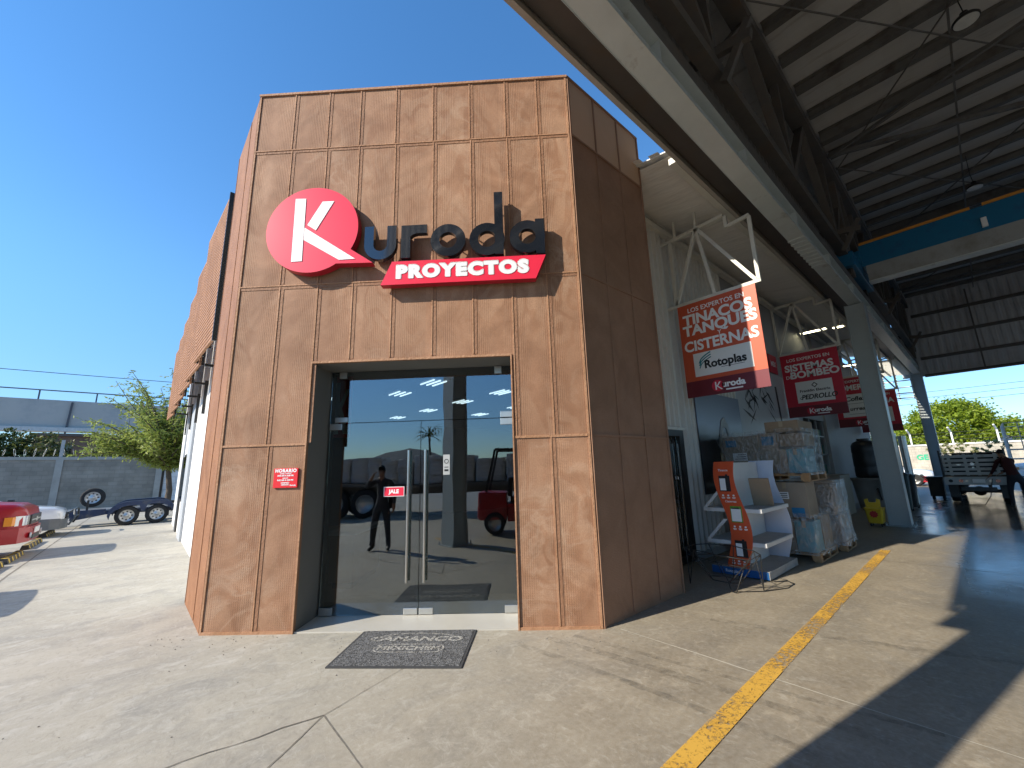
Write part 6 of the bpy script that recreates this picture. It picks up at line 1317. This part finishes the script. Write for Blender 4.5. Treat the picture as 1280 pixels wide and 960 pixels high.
for i, (u, d, h) in enumerate(((1.5, 40, 6.3), (6.5, 44, 6.8), (12, 42, 6.5), (-3.0, 46, 6.2))):
    p = A + FX*u*3 - FN*d; palm(p.x, p.y, h, ('first', 'second', 'third', 'fourth')[i] + ' palm of the row mirrored in the glass door', 60+i)
def lamppost(u, d, h, label):
    p = A + FX*u - FN*d; r = thing('street_lamp', (p.x, p.y, 0), label, 'street lamp', 'street lamps mirrored in the door')
    MB().cyl((p.x,p.y,0),(p.x,p.y,h),.08,10,.05).build('pole', COLUMN_STEEL, r)
    q = MB(); q.tube([(p.x,p.y,h),(p.x-FX.x*.8,p.y-FX.y*.8,h+.25),(p.x-FX.x*1.6,p.y-FX.y*1.6,h+.25)], .035, 8); q.build('arm', COLUMN_STEEL, r)
    e = Vector((p.x,p.y,h+.22)) - FX*1.9; q = MB(); q.cbox(e.x-.3, e.x+.3, e.y-.12, e.y+.12, e.z-.05, e.z+.06, .02); q.build('lamp_head', SILVER_STEEL, r)
lamppost(6.5, 30, 8.2, 'left street lamp mirrored in the glass door'); lamppost(17.0, 30, 8.6, 'right street lamp mirrored in the glass door')
# ------------------------------------------------------------------ far end of the shed: stake truck, people, cars, wall
def skin_person(name, joints, edges, label, loc, shirt_z, mats, cat='person', hair=None, head=None, extra=None, group=None):
    """one continuous body grown over a skeleton; joints {name: ((x,y,z), radius)} in world space"""
    r = thing(name, loc, label, cat, group)
    names = list(joints); me = bpy.data.meshes.new('body'); me.from_pydata([joints[k][0] for k in names], [(names.index(a), names.index(b)) for a, b in edges], [])
    o = bpy.data.objects.new('body', me); COL.objects.link(o)
    sk = o.modifiers.new('skin', 'SKIN'); sk.use_smooth_shade = True
    for i, k in enumerate(names):
        d = me.skin_vertices[0].data[i]; rad = joints[k][1]; d.radius = rad if isinstance(rad, tuple) else (rad, rad); d.use_root = (k == 'pelvis')
    sb = o.modifiers.new('sub', 'SUBSURF'); sb.levels = 2; sb.render_levels = 2
    dg = bpy.context.evaluated_depsgraph_get(); dg.update(); ev = bpy.data.meshes.new_from_object(o.evaluated_get(dg)); bpy.data.objects.remove(o)
    q = MB(); q.frommesh(ev, None, 0, True)
    legs = [joints[k][0] for k in names if k.startswith(('knee', 'ankle', 'hip'))]
    seg = [(a, b) for a, b in edges]
    def near(p):
        best = None; bd = 1e9
        for a, b in seg:
            A_, B_ = Vector(joints[a][0]), Vector(joints[b][0]); t = max(0, min(1, (p-A_).dot(B_-A_)/max((B_-A_).length_squared, 1e-9))); dd = (p-A_.lerp(B_, t)).length
            if dd < bd: bd = dd; best = (a, b, t)
        return best
    def region(p):
        a, b, t = near(p); s_ = {a, b}
        if any(k.startswith(('toe', 'heel')) for k in s_): return 3
        if any(k.startswith(('knee', 'ankle', 'hip')) for k in s_): return 1
        if a == 'pelvis' and t < 0.25: return 1
        if any(k.startswith(('hand', 'f', 'thumb')) for k in s_) or (any(k.startswith('wrist') for k in s_) and t > .8): return 2
        if s_ & {'neck', 'head', 'chin'}: return 2
        return 0
    q.mi = [region(sum((q.v[i] for i in f), Vector())/len(f)) for f in q.f]
    q.build('body', mats, r)
    H = Vector(joints['head'][0]); F = Vector(head).normalized(); S_ = F.cross(Vector((0,0,1))).normalized(); U = S_.cross(F)
    HM_ = Matrix(((S_.x,F.x,U.x,H.x),(S_.y,F.y,U.y,H.y),(S_.z,F.z,U.z,H.z),(0,0,0,1)))
    q = MB(); bm = bmesh.new(); bmesh.ops.create_uvsphere(bm, u_segments=18, v_segments=12, radius=1)
    for w in list(bm.verts):
        x, y, z = w.co; w.co = Vector((x*.083, y*.102-.008, z*.105+.032))
    bmesh.ops.delete(bm, geom=[w for w in bm.verts if w.co.y > .045 and w.co.z < .085 or w.co.z < -.035], context='VERTS'); q.frombm(bm, HM_, 0, True); q.build('hair', hair, r)
    q = MB(); q.ball((0,.108,-.005), .013, .020, .022, 10, 0, HM_)
    for s_ in (-1, 1): q.ball((s_*.078,0,-.005), .010, .022, .032, 8, 0, HM_)
    q.build('nose_and_ears', mats[2], r)
    q = MB()
    for s_ in (-1, 1): q.ball((s_*.031,.086,.018), .012, .010, .009, 8, 0, HM_)
    q.box(-.026,.026,.086,.096,-.052,-.044,HM_); q.build('eyes_and_mouth', mat('dark_face_detail', (0.04, 0.02, 0.015), 0.5), r)
    if extra: extra(r, joints)
    return r
def fingers(j, e, tag_, wrist, d, side, curl):
    """palm and five unequal bent fingers beyond the wrist"""
    W = Vector(wrist); d = Vector(d).normalized(); s_ = Vector(side).normalized(); c = Vector(curl).normalized()
    j['hand'+tag_] = (tuple(W+d*.075), (.022, .038)); e.append(('wrist'+tag_, 'hand'+tag_))
    for k, (o, L) in enumerate(((-.030,.062),(-.010,.075),(.010,.070),(.029,.055))):
        p0 = W+d*.085+s_*o; p1 = p0+d*L*.5+c*.012; p2 = p1+d*L*.3+c*.035
        for n_, p, rr_ in ((f'f{k}a', p0, .010), (f'f{k}b', p1, .009), (f'f{k}c', p2, .008)): j[n_+tag_] = (tuple(p), rr_)
        e += [('hand'+tag_, f'f{k}a'+tag_), (f'f{k}a'+tag_, f'f{k}b'+tag_), (f'f{k}b'+tag_, f'f{k}c'+tag_)]
    t0 = W+d*.035-s_*.035; t1 = t0+d*.035-s_*.022+c*.015; j['thumba'+tag_] = (tuple(t0), .012); j['thumbb'+tag_] = (tuple(t1), .009); e += [('hand'+tag_, 'thumba'+tag_), ('thumba'+tag_, 'thumbb'+tag_)]
SKIN = mat('tan_skin', (0.30, 0.165, 0.10), 0.55, var=0.05); HAIRB = mat('black_hair', (0.012, 0.010, 0.009), 0.6)
SHOE = mat('black_shoe', (0.02, 0.02, 0.02), 0.5); JEANS = mat('dark_navy_trousers', (0.022, 0.026, 0.038), 0.8, var=0.15)
BASE_E = [('pelvis','waist'),('waist','chest'),('chest','neckb'),('neckb','neck'),('neck','head'),('head','chin'),('pelvis','hipl'),('hipl','kneel'),('kneel','anklel'),('anklel','toel'),('anklel','heell'),('pelvis','hipr'),('hipr','kneer'),('kneer','ankler'),('ankler','toer'),('ankler','heelr'),
          ('neckb','shl'),('shl','ell'),('ell','wristl'),('neckb','shr'),('shr','elr'),('elr','wristr')]
# man working bent over at the truck's rear corner (seen from behind and the side)
px, py = 20.35, -0.42
J = {'pelvis':((px,py,0.90),(.15,.12)),'waist':((px+.06,py+.03,1.06),(.145,.115)),'chest':((px+.20,py+.08,1.30),(.165,.13)),'neckb':((px+.30,py+.12,1.45),(.085,.075)),'neck':((px+.335,py+.14,1.52),.055),'head':((px+.39,py+.165,1.64),(.085,.098)),'chin':((px+.45,py+.19,1.59),.045),
     'hipl':((px+.0,py+.10,.84),.10),'kneel':((px+.10,py+.16,.47),.068),'anklel':((px+.0,py+.17,.09),.046),'toel':((px+.17,py+.19,.035),.04),'heell':((px-.04,py+.165,.04),.038),
     'hipr':((px-.02,py-.10,.84),.10),'kneer':((px-.02,py-.22,.46),.068),'ankler':((px-.12,py-.32,.09),.046),'toer':((px+.05,py-.34,.035),.04),'heelr':((px-.16,py-.32,.04),.038),
     'shl':((px+.25,py+.27,1.41),.066),'ell':((px+.36,py+.38,1.16),.047),'wristl':((px+.40,py+.50,.95),.034),'shr':((px+.27,py-.06,1.41),.066),'elr':((px+.42,py+.06,1.17),.047),'wristr':((px+.45,py+.24,1.02),.034)}
E_ = list(BASE_E); fingers(J, E_, 'l', J['wristl'][0], (.05,.5,-.6), (1,0,0), (.2,.3,-.3)); fingers(J, E_, 'r', J['wristr'][0], (.05,.8,-.4), (1,0,.2), (.2,.2,-.4))
skin_person('person', J, E_, 'person in dark red shirt leaning at the rear corner of the stake truck', (px, py, 0), 0, [mat('dark_red_shirt', (0.055, 0.009, 0.010), 0.8, var=0.1), JEANS, SKIN, SHOE], hair=HAIRB, head=(.8,.45,-.25))
# stake truck
tk = thing('stake_truck', (23, 0.4, 0), 'white flatbed truck with slatted stake tailgate parked inside the shed, rear towards the camera', 'truck')
TW = mat('dull_white_truck_paint', (0.52, 0.54, 0.53), 0.5, var=0.06, dirt=(0.30, 0.29, 0.27), dirt_scale=3)
y0, y1, xr = -0.36, 1.17, 20.80
q = MB(); q.box(xr+.06, 25.0, y0+.02, y1-.02, .90, .96); q.build('bed_floor', mat('dark_plank_floor', (0.10, 0.075, 0.05), 0.8), tk)
cg = MB().cbox(xr+.5, 24.6, y0+.1, y1-.1, .965, 1.60, .05); tag(cg.build('dark_bed_filler', mat('black_filler_block', (0.02, 0.02, 0.022), 0.7, bump=0.5, bscale=5)), 'black filler block added inside the slatted bed of the stake truck to darken the gaps', 'filler')  # added block, only there to make the gaps between slats dark
q = MB()
for k in range(5): q.box(xr, xr+.03, y0+.07, y1-.07, .965+k*.142, .965+k*.142+.092)
for y in (y0+.20, (y0+y1)/2-.14, (y0+y1)/2+.12, y1-.27): q.box(xr-.022, xr-.001, y, y+.075, .95, 1.66)
tg = q.build('tailgate', TW, tk)
q = MB(); q.box(xr-.03, xr+.05, y0+.02, y1-.02, 1.668, 1.70); q.build('top_rail', BLACK_METAL, tg)
q = MB(); q.cyl((xr-.03, .42, 1.32),(xr-.024, .42, 1.32),.05,16); q.cyl((xr-.03, .41, 1.2),(xr-.024, .41, 1.2),.03,12); q.cbox(xr-.03, xr-.023, .68, .80, 1.28, 1.33, .003); q.build('latch_plates', STEELRIM, tg)
for y in (y0-.0, y1-.05):
    q = MB(); q.box(xr-.01, xr+.06, y, y+.05, .90, 1.80); q.build('corner_post', BLACK_METAL, tk)
for y, s_ in ((y0+.0, 1), (y1-.03, -1)):
    q = MB()
    for k in range(5): q.box(xr+.07, 25.0, y, y+.03, .965+k*.142, .965+k*.142+.092)
    for k in range(6): q.box(xr+.6+k*.8, xr+.67+k*.8, y+s_*.031 if s_ > 0 else y-.031, y+.061 if s_ > 0 else y-.001, .95, 1.66)
    q.build('stake_side', TW, tk)
q = MB(); q.cbox(xr-.05, xr+.02, y0+.02, y1-.02, .64, .90, .01); bp_ = q.build('rear_panel', TW, tk)
for y, m, rad in ((1.00, BLACK_METAL, .052), (.76, REDLENS, .055), (.63, CLEAR, .038), (.10, CLEAR, .042), (-.06, REDLENS, .055)): MB().cyl((xr-.072, y, .77), (xr-.051, y, .77), rad, 18).build('tail_light', m, bp_)
MB().box(xr-.062, xr-.051, .22, .50, .71, .82).build('number_plate', SIGN_WHITE, bp_)
q = MB(); q.box(xr+.3, 26.5, .10, .18, .55, .70); q.box(xr+.3, 26.5, .64, .72, .55, .70); q.cyl((22.0,-.2,.38),(22.0,1.02,.38),.06,10); q.ball((22.0,.41,.38),.16,.17,.16); q.bar((xr+.1,.0,.5),(xr+.1,.8,.5),.08,.12); q.build('chassis', BLACK_METAL, tk)
for x in (22.0, 26.3):
    for y, s_ in ((y1-.16, -1), (y0+.16, 1)): wheel(tk, (x, y, .35), .35, .24, STEELRIM, axis=(0, s_, 0))
for y in (y1-.28, y0+.05): MB().box(21.55, 21.56, y, y+.24, .18, .60).build('mud_flap', BLACK_METAL, tk)
q = MB(); q.cbox(25.15, 27.2, y0+.05, y1-.05, .55, 1.15, .06); q.build('cab', TW, tk)
q = MB(); q.loft([[(25.2,y0+.09,1.15),(26.4,y0+.09,1.15),(26.1,y0+.16,1.72),(25.25,y0+.16,1.72)],[(25.2,y1-.09,1.15),(26.4,y1-.09,1.15),(26.1,y1-.16,1.72),(25.25,y1-.16,1.72)]], smooth=False); q.build('cab_window', CARGLASS, tk)
q = MB(); q.tube([(xr-.03,.05,.86),(xr-.3,.18,.3),(xr-.35,.35,.02),(xr-.2,.8,.012)], .012, 6); tag(q.build('hose', BLACK_METAL), 'thin dark hose hanging from the rear panel of the stake truck', 'hose')
# dark cart left of the truck
r = thing('tool_cart', (22.7, 1.5, 0), 'dark box shaped tool cart standing between the grey column and the stake truck', 'cart')
q = MB(); q.cbox(22.4, 23.0, 1.30, 1.70, .14, .78, .02); q.build('cart_body', mat('very_dark_cart', (0.03, 0.026, 0.022), 0.6), r)
q = MB(); q.cbox(22.36, 23.04, 1.27, 1.73, .781, .86, .02); q.build('cart_lid', BLACK_METAL, r)
q = MB(); q.tube([(22.45,1.71,.7),(22.4,1.85,.92),(22.9,1.85,.92),(22.95,1.71,.7)], .02, 8); q.build('handle', SILVER_STEEL, r)
for x in (22.5, 22.9):
    for y in (1.36, 1.64): MB().cyl((x,y-.03,.07),(x,y+.03,.07),.068,14).build('wheel', RUBBER, r)
# white tubular cage trailer in the sun
r = thing('cage_trailer', (28.8, -1.2, 0), 'tall white tubular cage trailer in the sun at the right of the stake truck', 'trailer')
WT = mat('white_tube_paint', (0.78, 0.79, 0.78), 0.4, var=0.03)
q = MB(); X0, X1, Y0, Y1 = 27.0, 31.0, -1.9, -0.62
for x in [X0+i*.5 for i in range(9)]:
    for y in (Y0, Y1): q.cyl((x,y,.62),(x,y,2.9),.022,6)
for z in (.62,1.0,1.4,1.8,2.3,2.9):
    for y in (Y0, Y1): q.cyl((X0,y,z),(X1,y,z),.02,6)
    for x in (X0, X1): q.cyl((x,Y0,z),(x,Y1,z),.02,6)
for y in (-1.3,-1.0): q.cyl((X0,y,.62),(X0,y,2.9),.02,6)
q.build('cage', WT, r)
q = MB(); q.box(X0-.05, X1+.05, Y0-.04, Y1+.04, .50, .60); q.bar((X1,-1.25,.5),(X1+1.2,-1.25,.45),.1); q.build('bed', SILVER_STEEL, r)
for x in (28.7, 29.5):
    for y, s_ in ((Y0-.0, 1), (Y1+.0, -1)): wheel(r, (x, y+s_*.16, .32), .32, .2, STEELRIM, axis=(0,s_,0))
# cars beyond
car('sedan', (33.6, 4.3, 0), R(-90), PAINT('bluish_white_car_paint', (0.60, 0.66, 0.74)), PAINT('car_red_lower_paint', (0.40, 0.02, 0.03)), 'white car with red lower body in the sun, seen between the two grey columns', 'car')
car('pickup', (42.0, -3.3, 0), R(90), PAINT('plain_white_paint', (0.78, 0.78, 0.77)), None, 'white pickup in the sun at the far right edge', 'pickup')
# far wall and house
fw = thing('boundary_wall', (46, 1, 0), 'sunlit beige block wall with angled white fence posts beyond the shed', 'wall')
BEIGE = mk_block('beige_block', (0.46, 0.42, 0.34), (0.52, 0.47, 0.38), (0.40, 0.36, 0.30), 0.4, 0.2)
MB().box(46, 46.2, -14, 9, 0, 2.45).build('wall_blocks', BEIGE, fw); MB().box(45.95, 46.25, -14, 9, 2.452, 2.56).build('coping', WHITE_WALL, fw)
q = MB()
for y in (6.2, 3.9, 1.6, -.7, -3.0, -5.3): q.bar((46.1,y,2.56),(46.1,y,3.4),.10); q.bar((46.1,y,3.4),(45.6,y+.1,3.75),.09)
q.build('fence_posts', WT, fw)
q = MB()
for z in (2.85, 3.15, 3.4): q.cyl((46.1,-5.3,z),(46.1,6.2,z),.012,5)
q.build('fence_wires', BLACK_METAL, fw)
q = MB(); q.text('GE', .55, frame((45.985, 3.45, 1.55), (0,-1,0), (0,0,1)), .002, .02); q.build('painted_letters', mat('green_wall_paint', (0.02, 0.42, 0.22), 0.6), fw)
r = thing('beige_house', (56, -8, 0), 'low beige house with flat roof beyond the far wall at the right edge', 'house')
MB().box(53, 58, -11, -4.2, 0, 3.0).build('wall', mat('beige_stucco', (0.50, 0.40, 0.26), 0.8, var=0.06), r); MB().box(52.7, 58.3, -11.3, -3.9, 3.0, 3.25).build('roof', mat('tan_roof_edge', (0.55, 0.45, 0.30), 0.8), r)
q = MB(); q.box(52.96, 52.995, -6.4, -5.3, 1.0, 2.1); q.build('window', CARGLASS, r)
q = MB()
for k in range(3): q.tube([(75, -40+i*10, 8.4+k*.7+((i-4)**2)*.06) for i in range(9)], .025, 5)
tag(q.build('power_lines', BLACK_METAL), 'three thin power lines crossing the sky behind the far tree', 'cable')

# ------------------------------------------------------------------ what the glass door mirrors: loaded trailer, box truck, forklift, person
def yp(u, d, z=0.0): p = A + FX*u - FN*d; return Vector((p.x, p.y, z))
ft = thing('flatbed_trailer', yp(1.0, 11.0), 'long dark flatbed trailer across the yard behind the camera, mirrored in the door', 'trailer')
TM = frame(yp(0, 10.2), FX, (0,0,1)) @ Matrix(((1,0,0,0),(0,0,1,0),(0,-1,0,0),(0,0,0,1)))
TM = Matrix(((FX.x,-FN.x,0,yp(0,10.2).x),(FX.y,-FN.y,0,yp(0,10.2).y),(0,0,1,0),(0,0,0,1)))     # (u, away from the tower, z)
q = MB(); q.box(-6, 6.2, 0, 2.4, 1.08, 1.20, TM); q.box(-6, 6.2, .5, .65, .80, 1.078, TM); q.box(-6, 6.2, 1.75, 1.9, .80, 1.078, TM); q.build('bed', DARK_STEEL, ft)
for u in (-5, -3.9, -2.8, 4.8): 
    for t in (.22, 2.18): wheel(ft, TM @ Vector((u, t, .5)), .5, .28, STEELRIM, axis=FN)
def sacks(u, t, z, rows, label):
    p = TM @ Vector((u, t, z)); r = thing('sack_pallet', p, label, 'sacks', 'pallets of white sacks on the trailer'); rr = random.Random(int(u*97)); q = MB()
    for k in range(rows):
        for a in range(2):
            for b in range(2):
                bm = bmesh.new(); bmesh.ops.create_cube(bm, size=1); bmesh.ops.subdivide_edges(bm, edges=bm.edges[:], cuts=2, use_grid_fill=True)
                for w in bm.verts: f = 1-.35*max(0, abs(w.co.x)+abs(w.co.y)-.55); w.co = Vector((w.co.x*.56, w.co.y*.52, w.co.z*.16*f + .08))
                q.frombm(bm, TM @ Matrix.Translation((u-.28+a*.56+rr.uniform(-.02,.02), t-.26+b*.52+rr.uniform(-.02,.02), z+.012+k*.135)) @ Matrix.Rotation(rr.uniform(-.06,.06), 4, 'Z'), 0, True)
    q.build('sacks', mat('white_woven_sack', (0.46, 0.45, 0.43), 0.7, var=0.08, bump=0.3, bscale=12), r)
for i, u in enumerate((-5.2, -4.0, -2.8, -1.6, -0.4, 0.8, 2.0, 3.2, 4.4)): sacks(u, .8, 1.20, 7 if i % 3 else 6, 'pallet of white sacks on the flatbed trailer, number %s from its rear' % ('one','two','three','four','five','six','seven','eight','nine')[i])
bt = thing('box_truck', yp(9, 11.5), 'grey green box truck beyond the forklift, mirrored in the door', 'truck')
q = MB(); q.cbox(7.0, 12.5, -.2, 2.2, 1.0, 3.5, .05, TM); q.build('cargo_box', mat('pale_green_box_sheet', (0.22, 0.27, 0.25), 0.4, var=0.05), bt); q = MB(); q.cbox(12.6, 14.4, -.1, 2.1, .6, 2.6, .12, TM); q.build('cab', TW, bt)
q = MB(); q.box(7.0, 12.5, .5, 1.5, .7, .99, TM); q.build('chassis', BLACK_METAL, bt)
for u in (8.2, 9.4, 13.4):
    for t in (.1, 1.9): wheel(bt, TM @ Vector((u, t, .48)), .48, .28, STEELRIM, axis=FN)
fk = thing('forklift', yp(3.0, 5.8), 'red forklift standing behind the camera, mirrored at the right edge of the glass', 'forklift')
q = MB(); KM = Matrix(((FX.x,-FN.x,0,yp(2.15,5.35).x),(FX.y,-FN.y,0,yp(2.15,5.35).y),(0,0,1,0),(0,0,0,1)))
FR = mat('red_forklift_paint', (0.40, 0.015, 0.02), 0.4, coat=0.4, dirt=(0.2, 0.02, 0.02), dirt_scale=3)
q.cbox(0, .75, 0, 1.0, .35, 1.05, .08, KM); q.cbox(.752, 1.9, .05, .95, .30, .72, .04, KM); q.build('body', FR, fk)
q = MB(); q.cbox(.85, 1.3, .25, .75, .73, .90, .03, KM); q.cbox(.78, .90, .25, .75, .90, 1.4, .03, KM); q.build('seat', BLACK_METAL, fk)
q = MB()
for t in (.06, .94): q.bar(KM @ Vector((.2,t,1.05)), KM @ Vector((.45,t,2.1)), .06); q.bar(KM @ Vector((1.75,t,.72)), KM @ Vector((1.45,t,2.1)), .06)
q.bar(KM @ Vector((.45,.06,2.1)), KM @ Vector((1.45,.06,2.1)), .06); q.bar(KM @ Vector((.45,.94,2.1)), KM @ Vector((1.45,.94,2.1)), .06)
for k in range(4): q.bar(KM @ Vector((.55+k*.25,.06,2.12)), KM @ Vector((.55+k*.25,.94,2.12)), .04)
q.build('overhead_guard', BLACK_METAL, fk)
q = MB()
for t in (.22, .70): q.box(1.95, 2.03, t, t+.08, .1, 2.2, KM); q.box(2.04, 3.0, t, t+.10, .08, .12, KM)
q.build('mast', BLACK_METAL, fk)
for u, rad in ((.42, .27), (1.6, .32)):
    for t in (.08, .92): wheel(fk, KM @ Vector((u, t, rad)), rad, .2, STEELRIM, holes=0, axis=FN)
# person in the yard, one hand raised to the head (mirrored in the left door leaf)
px, py = -1.68, 2.95; f_ = Vector((.72,.69,0)); s_ = Vector((.69,-.72,0))
PP = lambda a, b, z: tuple(Vector((px,py,z)) + s_*a + f_*b)
J = {'pelvis':(PP(0,0,.93),(.15,.11)),'waist':(PP(0,0,1.08),(.15,.11)),'chest':(PP(0,.0,1.30),(.175,.12)),'neckb':(PP(0,0,1.45),(.085,.07)),'neck':(PP(0,.01,1.52),.055),'head':(PP(0,.02,1.64),(.082,.098)),'chin':(PP(0,.075,1.585),.045),
     'hipl':(PP(-.10,0,.87),.10),'kneel':(PP(-.13,.02,.48),.066),'anklel':(PP(-.15,0,.09),.046),'toel':(PP(-.17,.17,.035),.04),'heell':(PP(-.15,-.04,.04),.038),'hipr':(PP(.10,0,.87),.10),'kneer':(PP(.14,.03,.48),.066),'ankler':(PP(.17,0,.09),.046),'toer':(PP(.21,.17,.035),.04),'heelr':(PP(.17,-.04,.04),.038),
     'shl':(PP(-.20,0,1.42),.066),'ell':(PP(-.33,.12,1.28),.047),'wristl':(PP(-.20,.16,1.50),.034),'shr':(PP(.20,0,1.42),.066),'elr':(PP(.27,-.01,1.14),.047),'wristr':(PP(.28,.08,.90),.034)}
E_ = list(BASE_E); fingers(J, E_, 'l', J['wristl'][0], Vector((0,0,.9))+s_*.45, f_, s_*.6-f_*.2); fingers(J, E_, 'r', J['wristr'][0], Vector((0,0,-1))+f_*.1, f_, -s_*.4+f_*.3)
skin_person('person', J, E_, 'person in dark jacket with one hand raised, mirrored in the door', (px, py, 0), 0, [mat('dark_grey_jacket', (0.035, 0.036, 0.042), 0.8, var=0.1), JEANS, SKIN, SHOE], hair=HAIRB, head=f_)
# ------------------------------------------------------------------ tyre scuffs on the concrete
def mk_scuff():
    m, n, l, b = node_mat('tyre_scuff_on_concrete'); geo = n.new('ShaderNodeNewGeometry'); q = n.new('ShaderNodeTexNoise'); q.inputs['Scale'].default_value = 7; q.inputs['Detail'].default_value = 9; q.inputs['Roughness'].default_value = .72
    l.new(geo.outputs['Position'], q.inputs['Vector']); r = n.new('ShaderNodeMapRange'); r.inputs['From Min'].default_value = .42; r.inputs['From Max'].default_value = .70; r.inputs['To Max'].default_value = .36; l.new(q.outputs['Fac'], r.inputs['Value'])
    t = n.new('ShaderNodeBsdfTransparent'); x = n.new('ShaderNodeMixShader'); l.new(r.outputs[0], x.inputs[0]); l.new(t.outputs[0], x.inputs[1]); l.new(b.outputs[0], x.inputs[2]); l.new(x.outputs[0], n['Material Output'].inputs[0])
    b.inputs['Base Color'].default_value = (.10, .088, .07, 1); b.inputs['Roughness'].default_value = .85; return m
SCUFF = mk_scuff()
for i, (a, b_, w) in enumerate((((2.78, 3.2), (2.92, .9), .07), ((3.02, 3.05), (3.40, .7), .09), ((3.24, 2.9), (3.75, .5), .06), ((4.6, 2.2), (5.6, -.5), .10))):
    n_ = 24; A_, B_ = Vector(a), Vector(b_); P = [A_.lerp(B_, k/n_) + Vector((.06*math.sin(k/n_*2.4+i), .05*math.sin(k/n_*3.1+i))) for k in range(n_+1)]
    strip(P, w, 0.0032 + 0.0001*i, SCUFF, 'tyre_mark', 0.15)
# grit, leaves and pebbles lying on the concrete
rr = random.Random(41); q = MB()
for k in range(260):
    if k % 3: u = rr.uniform(-.4, 4.6); p = A + FX*u - FN*abs(rr.gauss(0.02, .35))
    else: p = Vector((rr.uniform(-2, 6), rr.uniform(1.2, 6), 0))
    if p.x > .5 and (p-A).dot(FN) > -.03: continue
    s_ = rr.uniform(.002, .007); q.ball((p.x, p.y, s_*.4), s_, s_*rr.uniform(.6, 1), s_*.55, 6)
tag(q.build('gravel', mat('grey_grit', (0.22, 0.20, 0.17), 0.9, var=0.3, scale=40)), 'loose grit on the concrete before the tower', 'grit', kind='stuff')
# camera and conduit details on the tower edge and lean-to
q = MB(); q.tube([(5.33,3.44,6.2),(5.6,3.43,6.17),(6.4,3.43,6.19),(7.6,3.43,6.16),(9.6,3.43,6.18)], .012, 6); tag(q.build('conduit', CREAM_STEEL), 'thin cream conduit along the top of the corrugated wall', 'conduit')
